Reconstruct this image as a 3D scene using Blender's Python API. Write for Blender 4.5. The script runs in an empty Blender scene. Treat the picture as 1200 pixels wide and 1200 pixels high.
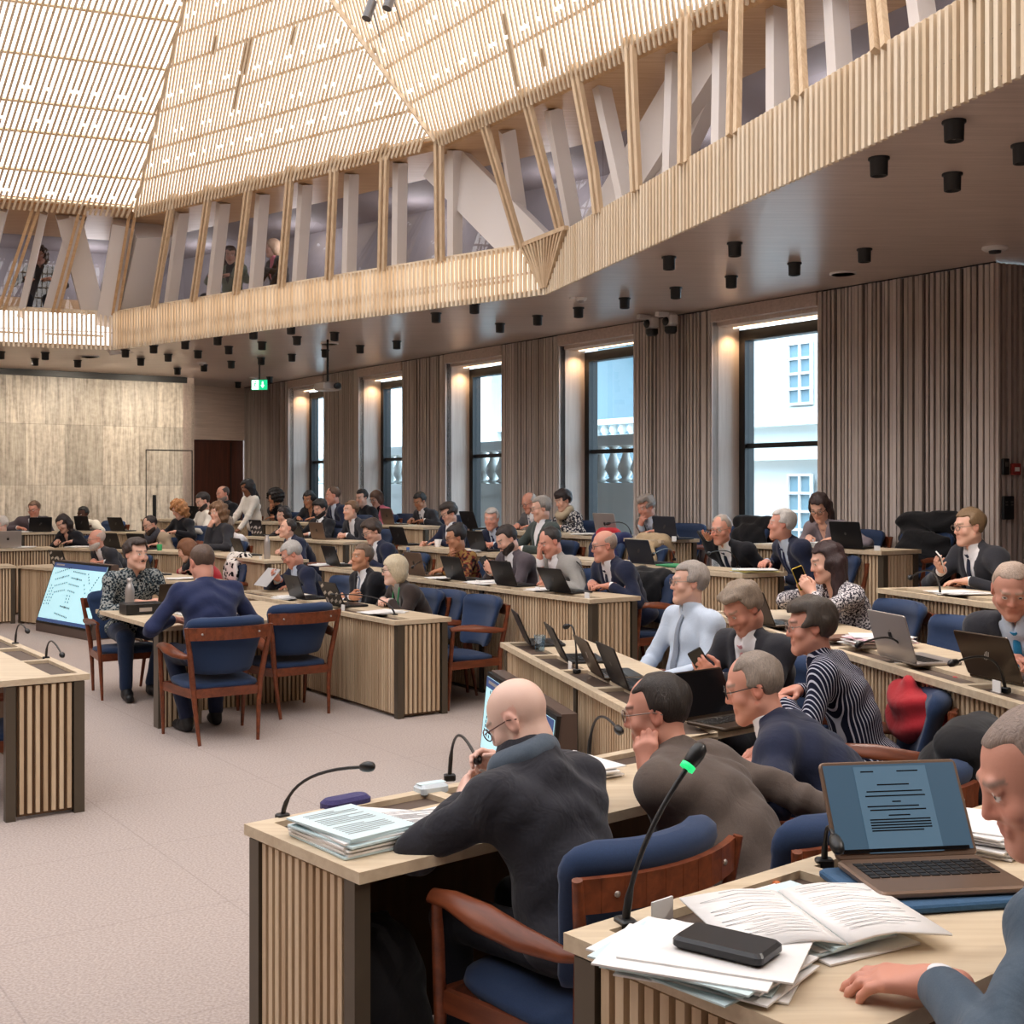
import bpy, bmesh, math, random
import numpy as np
from mathutils import Vector, Matrix
random.seed(7)
SC = bpy.context.scene
COL = SC.collection
F = 1460.0; CX = 600.0; HY = 571.0; ZC = 1.745
PI = math.pi

# ---- a place in the room from where the photograph shows it, at a known height / on a known line
def P(px, py, z):
    Y = (ZC - z) * F / (py - HY)
    return Vector(((px - CX) / F * Y, Y, z))
D = Vector((-0.5677, 0.8232, 0)); N = Vector((0.8232, 0.5677, 0))   # along the window wall, and outward through it
def RW(px, w, z=0.0):
    t = (px - CX) / F
    Y = w / (N.x * t + N.y)
    return Vector((t * Y, Y, z))
def RL(px, a, b, z=0.0):
    """column px met with the plan line a-b"""
    t = (px - CX) / F
    dx, dy = b[0] - a[0], b[1] - a[1]
    s = (t * a[1] - a[0]) / (dx - t * dy)
    return Vector((a[0] + s * dx, a[1] + s * dy, z))
def head(v): return math.atan2(v[1], v[0])

# ---- materials
def srgb(c):
    if isinstance(c, str):
        c = c.lstrip('#'); c = [int(c[i:i + 2], 16) / 255 for i in (0, 2, 4)]
    return tuple((x / 12.92 if x <= 0.04045 else ((x + 0.055) / 1.055) ** 2.4) for x in c)
MATS = {}
def mat(name, col=None, rough=0.6, metal=0.0, spec=0.5, build=None, emit=None, estr=1.0):
    if name in MATS: return MATS[name]
    m = bpy.data.materials.new(name); m.use_nodes = True
    nt = m.node_tree; b = nt.nodes['Principled BSDF']
    if col is not None: b.inputs['Base Color'].default_value = (*srgb(col), 1)
    b.inputs['Roughness'].default_value = rough; b.inputs['Metallic'].default_value = metal
    b.inputs['Specular IOR Level'].default_value = spec
    if emit is not None:
        b.inputs['Emission Color'].default_value = (*srgb(emit), 1); b.inputs['Emission Strength'].default_value = estr
    if build: build(nt, b)
    MATS[name] = m
    return m
def nd(nt, t, **kw):
    n = nt.nodes.new(t)
    for k, v in kw.items():
        if k.startswith('_'): setattr(n, k[1:], v)
        else: n.inputs[k.replace('__', ' ')].default_value = v
    return n
def ramp(nt, stops):
    r = nt.nodes.new('ShaderNodeValToRGB'); e = r.color_ramp.elements
    while len(e) < len(stops): e.new(0.5)
    for el, (p, c) in zip(e, stops): el.position = p; el.color = (*srgb(c), 1)
    return r
def wood(name, c1, c2, scale=(3, 3, 40), rough=0.5, axis='z', spec=0.4, island=0.0, bump=0.02):
    """streaked grain; the grain runs along `axis`; island shifts the tone plank by plank"""
    def bld(nt, b):
        tc = nd(nt, 'ShaderNodeTexCoord'); mp = nd(nt, 'ShaderNodeMapping')
        s = {'z': (28, 28, 1.6), 'x': (1.6, 28, 28), 'y': (28, 1.6, 28)}[axis]
        mp.inputs['Scale'].default_value = s
        nt.links.new(tc.outputs['Object'], mp.inputs['Vector'])
        nz = nd(nt, 'ShaderNodeTexNoise', Scale=1.0, Detail=5.0, Roughness=0.6, Distortion=0.4)
        nt.links.new(mp.outputs['Vector'], nz.inputs['Vector'])
        r = ramp(nt, [(0.3, c1), (0.7, c2)])
        if island:
            g = nd(nt, 'ShaderNodeNewGeometry'); ma = nd(nt, 'ShaderNodeMath', _operation='MULTIPLY_ADD')
            ma.inputs[1].default_value = island; ma.inputs[2].default_value = -island / 2
            nt.links.new(g.outputs['Random Per Island'], ma.inputs[0])
            ad = nd(nt, 'ShaderNodeMath', _operation='ADD')
            nt.links.new(nz.outputs['Fac'], ad.inputs[0]); nt.links.new(ma.outputs[0], ad.inputs[1])
            nt.links.new(ad.outputs[0], r.inputs['Fac'])
        else: nt.links.new(nz.outputs['Fac'], r.inputs['Fac'])
        nt.links.new(r.outputs['Color'], b.inputs['Base Color'])
        if bump:
            bp = nd(nt, 'ShaderNodeBump', Strength=bump * 5, Distance=0.002)
            nt.links.new(nz.outputs['Fac'], bp.inputs['Height']); nt.links.new(bp.outputs['Normal'], b.inputs['Normal'])
    return mat(name, None, rough, spec=spec, build=bld)
def cloth(name, c, c2=None, scale=220, rough=0.9, bump=0.25, mix=0.35):
    """woven cloth: fine weave plus soft, larger rumples in the surface"""
    c = srgb(c); c2 = srgb(c2) if c2 else tuple(x * 1.25 + 0.004 for x in c)
    def bld(nt, b):
        tc = nd(nt, 'ShaderNodeTexCoord')
        nz = nd(nt, 'ShaderNodeTexNoise', Scale=float(scale), Detail=2.0)
        nt.links.new(tc.outputs['Object'], nz.inputs['Vector'])
        mx = nd(nt, 'ShaderNodeMix', _data_type='RGBA')
        mx.inputs['A'].default_value = (*c, 1); mx.inputs['B'].default_value = (*c2, 1)
        nt.links.new(nz.outputs['Fac'], mx.inputs['Factor'])
        nt.links.new(mx.outputs['Result'], b.inputs['Base Color'])
        n2 = nd(nt, 'ShaderNodeTexNoise', Scale=9.0, Detail=3.0, Distortion=0.8)
        nt.links.new(tc.outputs['Object'], n2.inputs['Vector'])
        bp = nd(nt, 'ShaderNodeBump', Strength=bump, Distance=0.03)
        nt.links.new(n2.outputs['Fac'], bp.inputs['Height'])
        nt.links.new(bp.outputs['Normal'], b.inputs['Normal'])
        b.inputs['Sheen Weight'].default_value = 0.15
    return mat(name, None, rough, spec=0.2, build=bld)

# ---- mesh collecting
class MB:
    def __init__(s): s.v = []; s.f = []; s.m = []; s.sm = []
    def add(s, vs, fs, m=0, smooth=False):
        o = len(s.v); s.v.extend([tuple(v) for v in vs])
        for f in fs: s.f.append(tuple(i + o for i in f)); s.m.append(m); s.sm.append(smooth)
        return s
    def box(s, c, size, rz=0.0, m=0, M=None):
        hx, hy, hz = size[0] / 2, size[1] / 2, size[2] / 2
        co, si = math.cos(rz), math.sin(rz)
        vs = []
        for z in (-hz, hz):
            for x, y in ((-hx, -hy), (hx, -hy), (hx, hy), (-hx, hy)):
                if M is None: vs.append((c[0] + x * co - y * si, c[1] + x * si + y * co, c[2] + z))
                else: vs.append(tuple(M @ Vector((c[0] + x, c[1] + y, c[2] + z))))
        return s.add(vs, [(3, 2, 1, 0), (4, 5, 6, 7), (0, 1, 5, 4), (1, 2, 6, 5), (2, 3, 7, 6), (3, 0, 4, 7)], m)
    def rbox(s, c, size, r=0.01, rz=0.0, m=0, seg=3, M=None):
        """box with rounded upright edges and a small chamfer on top and bottom"""
        hx, hy, hz = size[0] / 2, size[1] / 2, size[2] / 2
        r = min(r, hx * .99, hy * .99); ch = min(r, hz * .9) * .6
        ring = []
        for (sx, sy, a0) in ((1, 1, 0), (-1, 1, PI / 2), (-1, -1, PI), (1, -1, 1.5 * PI)):
            for k in range(seg + 1):
                a = a0 + k / seg * PI / 2
                ring.append((sx * (hx - r) + r * math.cos(a), sy * (hy - r) + r * math.sin(a)))
        n = len(ring); vs = []
        for z, sh in ((-hz, ch), (-hz + ch, 0), (hz - ch, 0), (hz, ch)):
            for x, y in ring:
                fx = (hx - sh) / hx; fy = (hy - sh) / hy
                q = Vector((c[0] + 0, c[1], c[2]))
                if M is None:
                    co, si = math.cos(rz), math.sin(rz); X, Y = x * fx, y * fy
                    vs.append((c[0] + X * co - Y * si, c[1] + X * si + Y * co, c[2] + z))
                else: vs.append(tuple(M @ Vector((c[0] + x * fx, c[1] + y * fy, c[2] + z))))
        fs = [tuple(reversed(range(n))), tuple(range(3 * n, 4 * n))]
        for k in range(3):
            for i in range(n):
                j = (i + 1) % n; fs.append((k * n + i, k * n + j, (k + 1) * n + j, (k + 1) * n + i))
        return s.add(vs, fs, m)
    def prism(s, poly, z0, z1, m=0):
        n = len(poly)
        ar = sum(poly[i][0] * poly[(i + 1) % n][1] - poly[(i + 1) % n][0] * poly[i][1] for i in range(n))
        if ar < 0: poly = list(reversed(poly))
        vs = [(p[0], p[1], z0) for p in poly] + [(p[0], p[1], z1) for p in poly]
        fs = [tuple(reversed(range(n))), tuple(range(n, 2 * n))] + [(i, (i + 1) % n, n + (i + 1) % n, n + i) for i in range(n)]
        return s.add(vs, fs, m)
    def tube(s, pts, r, n=8, m=0, smooth=True, cap=True):
        pts = [Vector(p) for p in pts]; k = len(pts)
        rs = r if isinstance(r, (list, tuple)) else [r] * k
        vs = []; prev = None
        for i, p in enumerate(pts):
            t = (pts[min(i + 1, k - 1)] - pts[max(i - 1, 0)]).normalized()
            if prev is None: a = t.orthogonal().normalized()
            else:
                a = prev - t * prev.dot(t)
                a = a.normalized() if a.length > 1e-6 else t.orthogonal().normalized()
            prev = a; b = t.cross(a)
            rr = rs[i] if not isinstance(rs[i], (tuple, list)) else rs[i]
            ra, rb = rr if isinstance(rr, (tuple, list)) else (rr, rr)
            for j in range(n):
                q = 2 * PI * j / n
                vs.append(p + a * (ra * math.cos(q)) + b * (rb * math.sin(q)))
        fs = []
        for i in range(k - 1):
            for j in range(n):
                fs.append((i * n + j, i * n + (j + 1) % n, (i + 1) * n + (j + 1) % n, (i + 1) * n + j))
        s.add(vs, fs, m, smooth)
        if cap: s.add(vs[:n], [tuple(reversed(range(n)))], m); s.add(vs[-n:], [tuple(range(n))], m)
        return s
    def cyl(s, a, b, r, n=16, m=0, r2=None): return s.tube([a, b], [r, r if r2 is None else r2], n, m)
    def bar(s, a, b, w, t, up=(0, 0, 1), m=0):
        """straight bar of rectangular section from a to b: w across, t along `up`"""
        a = Vector(a); b = Vector(b); d = (b - a).normalized(); u = Vector(up); u = (u - d * u.dot(d)).normalized(); x = d.cross(u)
        vs = []
        for p in (a, b):
            for sx, su in ((-1, -1), (1, -1), (1, 1), (-1, 1)): vs.append(p + x * (sx * w / 2) + u * (su * t / 2))
        return s.add(vs, [(0, 1, 2, 3), (7, 6, 5, 4), (0, 4, 5, 1), (1, 5, 6, 2), (2, 6, 7, 3), (3, 7, 4, 0)], m)
    def lathe(s, prof, c=(0, 0, 0), n=24, m=0, M=None):
        vs = []
        for r, z in prof:
            for j in range(n):
                q = 2 * PI * j / n; v = Vector((c[0] + r * math.cos(q), c[1] + r * math.sin(q), c[2] + z))
                vs.append(M @ v if M else v)
        k = len(prof); fs = []
        for i in range(k - 1):
            for j in range(n): fs.append((i * n + j, i * n + (j + 1) % n, (i + 1) * n + (j + 1) % n, (i + 1) * n + j))
        s.add(vs, fs, m, True)
        if prof[0][0] > 1e-4: s.add(vs[:n], [tuple(reversed(range(n)))], m)
        if prof[-1][0] > 1e-4: s.add(vs[-n:], [tuple(range(n))], m)
        return s
    def quad(s, a, b, c, d, m=0): return s.add([a, b, c, d], [(0, 1, 2, 3)], m)
    def sheet(s, pts_grid, m=0):
        r = len(pts_grid); c = len(pts_grid[0])
        return s.add([p for row in pts_grid for p in row], [(i * c + j, i * c + j + 1, (i + 1) * c + j + 1, (i + 1) * c + j) for i in range(r - 1) for j in range(c - 1)], m, True)
    def mesh(s, name):
        me = bpy.data.meshes.new(name); me.from_pydata(s.v, [], s.f)
        me.polygons.foreach_set('material_index', s.m); me.polygons.foreach_set('use_smooth', s.sm); me.update()
        return me
    def obj(s, name, mats, parent=None, loc=None, rz=None, bevel=0.0, subsurf=0):
        me = s.mesh(name)
        for x in (mats if isinstance(mats, (list, tuple)) else [mats]): me.materials.append(x)
        return put(name, me, parent, loc, rz, bevel, subsurf)
def put(name, me, parent=None, loc=None, rz=None, bevel=0.0, subsurf=0):
    o = bpy.data.objects.new(name, me); COL.objects.link(o)
    if parent is not None: o.parent = parent
    if loc is not None: o.location = loc
    if rz is not None: o.rotation_euler = (0, 0, rz)
    if bevel:
        b = o.modifiers.new('Bevel', 'BEVEL'); b.width = bevel; b.segments = 2; b.limit_method = 'ANGLE'
    if subsurf:
        q = o.modifiers.new('Sub', 'SUBSURF'); q.levels = q.render_levels = subsurf
    return o
def empty(name, loc=(0, 0, 0), rz=0.0):
    o = bpy.data.objects.new(name, None); COL.objects.link(o); o.location = loc; o.rotation_euler = (0, 0, rz); o.empty_display_size = 0.1
    return o
def tag(o, label, cat, group=None, kind=None):
    o['label'] = label; o['category'] = cat
    if group: o['group'] = group
    if kind: o['kind'] = kind
    return o
def struct(o, label=None):
    o['kind'] = 'structure'
    return o
KIDS = {}
def copy_tree(o, loc=None, rz=None, label=None, group=None):
    c = o.copy(); COL.objects.link(c)
    if loc is not None: c.location = loc
    if rz is not None: c.rotation_euler = (0, 0, rz)
    if label: c['label'] = label
    if group: c['group'] = group
    def rec(src, dst):
        for ch in list(src.children):
            k = ch.copy(); COL.objects.link(k); k.parent = dst
            rec(ch, k)
    rec(o, c)
    return c
# ---- the materials of the room
OAK = wood('oak', '#c6b093', '#dbc9ad', axis='x', rough=0.45)
OAKSLAT = wood('oak_slats', '#c2a483', '#dcc3a2', rough=0.5, island=0.5)
OAKEDGE = wood('oak_dark_back', '#5a4028', '#6b4c31', rough=0.7)
DOMESLAT = wood('ash_slats', '#dcc3a2', '#ecdac0', rough=0.55, island=0.45)
WALLSLAT = wood('smoked_oak_slats', '#b3a59c', '#d0c3ba', rough=0.5, island=0.55)
WALLBACK = mat('slat_backing', '#2c2220', 0.8)
SOFFIT = wood('smoked_oak_soffit', '#baa498', '#d1bcb0', axis='x', rough=0.3, spec=.5, bump=0.0)
REVEAL = wood('pale_oak_reveal', '#cdb9ac', '#dccbbf', rough=0.5, bump=0.0)
DOORWOOD = wood('red_brown_door', '#3b1c12', '#55291a', rough=0.45)
GALWOOD = wood('gallery_oak', '#c59c72', '#d8b58c', axis='x', rough=0.4)
def _carpet(nt, b):
    tc = nd(nt, 'ShaderNodeTexCoord'); nz = nd(nt, 'ShaderNodeTexNoise', Scale=90.0, Detail=4.0)
    nt.links.new(tc.outputs['Object'], nz.inputs['Vector'])
    r = ramp(nt, [(0.35, '#a59790'), (0.65, '#beb0a8')]); nt.links.new(nz.outputs['Fac'], r.inputs['Fac'])
    # seams between the carpet tiles
    br = nd(nt, 'ShaderNodeTexBrick', Scale=1.0); br.offset = 0.0
    br.inputs['Mortar Size'].default_value = 0.004; br.inputs['Brick Width'].default_value = 1.0; br.inputs['Row Height'].default_value = 1.0
    br.inputs['Color1'].default_value = br.inputs['Color2'].default_value = (1, 1, 1, 1); br.inputs['Mortar'].default_value = (.86, .86, .86, 1)
    mp = nd(nt, 'ShaderNodeMapping'); mp.inputs['Rotation'].default_value = (0, 0, math.radians(-34.6))
    nt.links.new(tc.outputs['Object'], mp.inputs['Vector']); nt.links.new(mp.outputs['Vector'], br.inputs['Vector'])
    mx = nd(nt, 'ShaderNodeMix', _data_type='RGBA', _blend_type='MULTIPLY'); mx.inputs['Factor'].default_value = 1
    nt.links.new(r.outputs['Color'], mx.inputs['A']); nt.links.new(br.outputs['Color'], mx.inputs['B'])
    nt.links.new(mx.outputs['Result'], b.inputs['Base Color'])
    bp = nd(nt, 'ShaderNodeBump', Strength=0.3, Distance=0.004); nt.links.new(nz.outputs['Fac'], bp.inputs['Height']); nt.links.new(bp.outputs['Normal'], b.inputs['Normal'])
CARPET = mat('beige_carpet', None, 0.95, spec=0.1, build=_carpet)
def _stone(nt, b):
    tc = nd(nt, 'ShaderNodeTexCoord'); sp = nd(nt, 'ShaderNodeSeparateXYZ'); nt.links.new(tc.outputs['Object'], sp.inputs[0])
    # object x runs along the wall, z up: slabs with streaks that run upright
    br = nd(nt, 'ShaderNodeTexBrick', Scale=1.0); br.offset = 0.5
    br.inputs['Brick Width'].default_value = 0.62; br.inputs['Row Height'].default_value = 1.0; br.inputs['Mortar Size'].default_value = 0.0025
    br.inputs['Bias'].default_value = 0.0
    br.inputs['Color1'].default_value = (.62, .62, .62, 1); br.inputs['Color2'].default_value = (1.15, 1.15, 1.15, 1); br.inputs['Mortar'].default_value = (.35, .35, .35, 1)
    cb = nd(nt, 'ShaderNodeCombineXYZ'); nt.links.new(sp.outputs['X'], cb.inputs['X']); nt.links.new(sp.outputs['Z'], cb.inputs['Y'])
    nt.links.new(cb.outputs[0], br.inputs['Vector'])
    mp = nd(nt, 'ShaderNodeMapping'); mp.inputs['Scale'].default_value = (9, 9, 0.7); nt.links.new(tc.outputs['Object'], mp.inputs['Vector'])
    nz = nd(nt, 'ShaderNodeTexNoise', Scale=1.6, Detail=8.0, Roughness=0.7, Distortion=0.5); nt.links.new(mp.outputs['Vector'], nz.inputs['Vector'])
    n2 = nd(nt, 'ShaderNodeTexNoise', Scale=14.0, Detail=6.0); nt.links.new(tc.outputs['Object'], n2.inputs['Vector'])
    ad = nd(nt, 'ShaderNodeMath', _operation='MULTIPLY_ADD'); ad.inputs[1].default_value = 0.35
    nt.links.new(n2.outputs['Fac'], ad.inputs[0]); nt.links.new(nz.outputs['Fac'], ad.inputs[2])
    r = ramp(nt, [(0.42, '#766b60'), (0.62, '#b3a799'), (0.85, '#ddd2c2')]); nt.links.new(ad.outputs[0], r.inputs['Fac'])
    mx = nd(nt, 'ShaderNodeMix', _data_type='RGBA', _blend_type='MULTIPLY'); mx.inputs['Factor'].default_value = 1
    nt.links.new(r.outputs['Color'], mx.inputs['A']); nt.links.new(br.outputs['Color'], mx.inputs['B']); nt.links.new(mx.outputs['Result'], b.inputs['Base Color'])
STONE = mat('veined_stone', None, 0.45, build=_stone)
WHITEP = mat('white_paint', '#e9e2de', 0.5)
WARMWHITE = mat('warm_white_plaster', '#b0a4a0', 0.6)
GREYPLASTER = mat('grey_mauve_plaster', '#958e92', 0.7)
BLACKM = mat('black_metal', '#151314', 0.45)
DARKM = mat('dark_bronze_post', '#5a5043', 0.4, metal=0.4)
BLACKP = mat('black_plastic', '#131314', 0.4)
GREYM = mat('grey_metal', '#6a6765', 0.35, metal=0.7)
SILVER = mat('silver_aluminium', '#b3aaa4', 0.35, metal=0.5)
COPPER = mat('warm_grey_aluminium', '#7d6656', 0.35, metal=0.45)
LAPBLACK = mat('black_laptop_shell', '#1c1b1d', 0.4, metal=0.2)
LAPNAVY = mat('dark_blue_grey_shell', '#2b2f3a', 0.4, metal=0.2)
BROWNLAP = mat('bronze_laptop_shell', '#4a3d31', 0.3, metal=0.6)
SCREENDARK = mat('screen_off', '#0c0d10', 0.15)
TEAK = wood('teak', '#5e2f1d', '#86472b', axis='y', rough=0.35)
BLUE = cloth('blue_wool', '#25334f', '#304466', scale=300, bump=0.06)
TRAY = mat('brown_tray_lining', '#54443a', 0.5)
TRAYEDGE = mat('tray_edge', '#2a2019', 0.6)
PAPER = mat('white_paper', '#f2efec', 0.7)
PAPERBLUE = mat('pale_blue_paper', '#cfe2e4', 0.7)
PAPERPINK = mat('pink_paper', '#e5bcc6', 0.7)
PAPERYEL = mat('yellow_paper', '#e6dc8a', 0.7)
PAPERGREEN = mat('green_folder', '#3f9a63', 0.6)
PRINT = mat('printed_text_grey', '#8c8a8c', 0.8)
LOGO = mat('light_logo', '#cfcac4', 0.3, metal=0.4)
DARKLOGO = mat('dark_logo', '#2a2520', 0.3, metal=0.4)
SKYGLOW = mat('luminous_diffuser', '#ffffff', 0.9, emit='#f6f8ff', estr=1.95)
WARMLED = mat('warm_led_strip', '#ffffff', 0.9, emit='#ffdcb0', estr=4.0)
GREENLIT = mat('green_lit_sign', '#0c8f5c', 0.5, emit='#19b377', estr=1.6)
WHITELIT = mat('white_lit_sign', '#ffffff', 0.5, emit='#ffffff', estr=1.8)
GREENRING = mat('green_mic_ring', '#20e07a', 0.4, emit='#27f08a', estr=.7)
SCREENLIT = mat('lit_screen_blue', '#9fc7cf', 0.4, emit='#a9d3dc', estr=0.9)
SCREENDIM = mat('lit_screen_dim', '#2c3d4d', 0.3, emit='#5d7f97', estr=0.32)
SCREENBAR = mat('lit_screen_title_bar', '#2c3f6c', 0.4, emit='#35496f', estr=0.8)
INK = mat('screen_dots', '#23303c', 0.6)
def glassmat(name, tint, refl=1.0, ior=1.5):
    m = bpy.data.materials.new(name); m.use_nodes = True; nt = m.node_tree; nt.nodes.clear()
    o = nt.nodes.new('ShaderNodeOutputMaterial'); t = nt.nodes.new('ShaderNodeBsdfTransparent'); g = nt.nodes.new('ShaderNodeBsdfGlossy'); x = nt.nodes.new('ShaderNodeMixShader'); f = nt.nodes.new('ShaderNodeFresnel')
    t.inputs[0].default_value = (*srgb(tint), 1); g.inputs['Roughness'].default_value = 0.0; f.inputs[0].default_value = ior
    ml = nd(nt, 'ShaderNodeMath', _operation='MULTIPLY'); ml.inputs[1].default_value = refl
    gg = nd(nt, 'ShaderNodeNewGeometry'); iv = nd(nt, 'ShaderNodeMath', _operation='SUBTRACT'); iv.inputs[0].default_value = 1.0; nt.links.new(gg.outputs['Backfacing'], iv.inputs[1]); m2 = nd(nt, 'ShaderNodeMath', _operation='MULTIPLY', _use_clamp=True)
    nt.links.new(f.outputs[0], ml.inputs[0]); nt.links.new(ml.outputs[0], m2.inputs[0]); nt.links.new(iv.outputs[0], m2.inputs[1]); nt.links.new(m2.outputs[0], x.inputs[0]); nt.links.new(t.outputs[0], x.inputs[1]); nt.links.new(g.outputs[0], x.inputs[2]); nt.links.new(x.outputs[0], o.inputs[0])
    MATS[name] = m; return m
GLASS = glassmat('window_glass', '#eaf3f8', 0.6)
GALGLASS = glassmat('gallery_glass', '#f2f0f2', 2.0)
CLEAR = glassmat('clear_bottle_plastic', '#dfe9ee', 1.5)
EXTSTONE = mat('pale_limestone', '#dfe0dc', 0.8)
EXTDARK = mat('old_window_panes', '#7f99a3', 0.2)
# ---- camera, sky, view
cam = bpy.data.cameras.new('camera'); cam.sensor_width = 36.0; cam.lens = F / 1200 * 36.0; cam.shift_y = -(600 - HY) / 1200; cam.clip_end = 300
co = bpy.data.objects.new('camera', cam); COL.objects.link(co); co.location = (0, 0, ZC); co.rotation_euler = (PI / 2, 0, 0); SC.camera = co
SC.view_settings.view_transform = 'Standard'; SC.view_settings.look = 'None'; SC.view_settings.gamma = 1.0; SC.view_settings.use_curve_mapping = False
SC.view_settings.exposure = 0.02
w = bpy.data.worlds.new('sky'); SC.world = w; w.use_nodes = True
bg = w.node_tree.nodes['Background']; bg.inputs[0].default_value = (0.72, 0.87, 1.0, 1); bg.inputs[1].default_value = 7.0
SC.cycles.max_bounces = 7; SC.cycles.diffuse_bounces = 4; SC.cycles.glossy_bounces = 3; SC.cycles.transparent_max_bounces = 12; SC.cycles.transmission_bounces = 4
SC.cycles.sample_clamp_indirect = 6.0; SC.cycles.caustics_reflective = False; SC.cycles.caustics_refractive = False

def V2(p): return Vector((p[0], p[1], 0))
ZS = 3.665          # underside of the gallery
ZG = 3.86           # gallery floor
ZF = 4.13           # top of the slatted parapet
ZE = 5.25           # eave of the slatted dome
ZT = 7.95
WW = 9.4            # the window wall
T2, T3, T4 = 0.165, 0.33, 0.495
# ---- plan lines of the desk fronts
N1A = V2((-.80, 3.72)); K1 = V2((.68, 4.98)); R1bA = V2((-.077, 8.08))
N2A = V2((.097, 2.35)); K2 = V2((2.117, 4.014)); R2bA = V2((1.40, 7.80))
C1A = RW(462.5, 4.58); C1B = RW(268, 4.58)
C2A = RW(691, 5.77); C2B = RW(374, 5.77)
R1L = [V2((-3.54, 13.2)), V2((-4.85, 14.75)), V2((-6.35, 15.95)), V2((-7.6, 15.2))]
R2L = [V2((-2.82, 14.18)), V2((-4.0, 15.95)), V2((-6.34, 17.27)), V2((-7.9, 16.45))]
R3A = RW(870, 6.96); R3B = RW(466, 6.96)
R3L = [V2((-2.07, 15.3)), V2((-3.75, 17.2))]
R3M = [V2((-5.3, 18.35)), V2((-6.35, 19.0)), V2((-8.2, 18.0))]
R3R = [V2((3.25, 5.75)), V2((2.765, 7.3)), V2((2.44, 8.35))]
R4A = RW(775, 8.02); R4B = RW(557, 8.02)
R4RA = RW(1033, 8.06); R4RB = RW(866, 8.06)
R4L = [RW(496, 8.1), RW(432, 8.1)]
R4M = [V2((-2.75, 17.5)), V2((-4.55, 18.85))]
R4N = [V2((-5.0, 19.25)), V2((-5.95, 19.95))]
# ---- floor and tiers
MB().prism([(-15, -7), (11, -7), (11, 26), (-15, 26)], -0.1, 0).obj('floor', CARPET)['kind'] = 'structure'
def tier(name, pts, z0, z1): struct(MB().prism([(p[0], p[1]) for p in pts], z0, z1).obj(name, CARPET))
ins = N * 0.06
tier('floor_tier_one', [N2A + V2((.1, -.02)), K2 + V2((.08, .02)), R2bA + V2((.1, 0)), C2A + N * .1 + D * -.42, C2A + ins, C2B + ins, R2L[0] + ins, R2L[1] + V2((.05, .1)), R2L[2] + V2((0, .1)), V2((-8.2, 16.5)), V2((-13.8, 14)), V2((-13.8, 25)), V2((10.8, 25)), V2((10.8, -3)), V2((1.4, -1.0)), V2((.46, 1.86))], 0, T2)
tier('floor_tier_two', [V2((10.8, 1.5)), V2((4.2, 3.0)), R3R[0] + V2((.08, .03)), R3R[2] + V2((.1, 0)), R3A + N * .1 - D * .4, R3A + ins, R3B + ins, R3L[0] + ins, R3L[1] + V2((.04, .06)), R3M[0] + V2((0, .08)), R3M[1] + V2((0, .1)), V2((-8.2, 18.1)), V2((-13.8, 15.3)), V2((-13.8, 25)), V2((10.8, 25))], T2, T3)
tier('floor_tier_three', [V2((10.8, 6)), V2((4.6, 7.0)), R4RA + ins - D * .5, R4RB + ins, R4A + ins, R4B + ins, R4L[0] + ins, R4L[1] + ins, R4M[0] + V2((.02, .06)), R4M[1] + V2((.0, .08)), R4N[0] + V2((0, .08)), R4N[1] + V2((0, .08)), V2((-7.2, 20.6)), V2((-13.8, 17)), V2((-13.8, 25)), V2((10.8, 25))], T3, T4)
# ---- the window wall: slat panels between deep window reveals
def slatwall(name, a, b, z0, z1, nrm, seed, pitch=0.062, back=None, m=None, irregular=True):
    """panel of upright slats from plan point a to b; nrm points into the room"""
    rnd = random.Random(seed); mb = MB(); d = (b - a); L = d.length; d.normalize(); rz = head(d)
    mid = (a + b) / 2 - nrm * 0.06
    mb.box((mid.x, mid.y, (z0 + z1) / 2), (L, 0.08, z1 - z0), rz, 1)
    x = 0.012
    while x < L - 0.02:
        wd = rnd.choice((0.026, 0.034, 0.042)) if irregular else 0.034
        wd = min(wd, L - x - .004)
        c = a + d * (x + wd / 2); dp = rnd.choice((0.022, 0.034)) if irregular else 0.03
        c = c - nrm * (0.02 - dp / 2)
        mb.box((c.x, c.y, (z0 + z1) / 2), (wd, dp, z1 - z0 - 0.004), rz, 0)
        x += wd + rnd.choice((0.012, 0.018, 0.03)) if irregular else pitch
    return struct(mb.obj(name, [m or WALLSLAT, back or WALLBACK]))
panels = [(1167, 958), (834, 743), (655, 588), (522, 471), (420, 379), (338, 287)]
for i, (p0, p1) in enumerate(panels):
    slatwall('wall_window_side' if i == 0 else 'wall_window_side_%d' % (i + 1), RW(p0, WW), RW(p1, WW), T4, ZS - .01, -N, i + 11)
niches = [(958, 834), (743, 655), (588, 522), (471, 420), (379, 338)]
RD = 0.42
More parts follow.
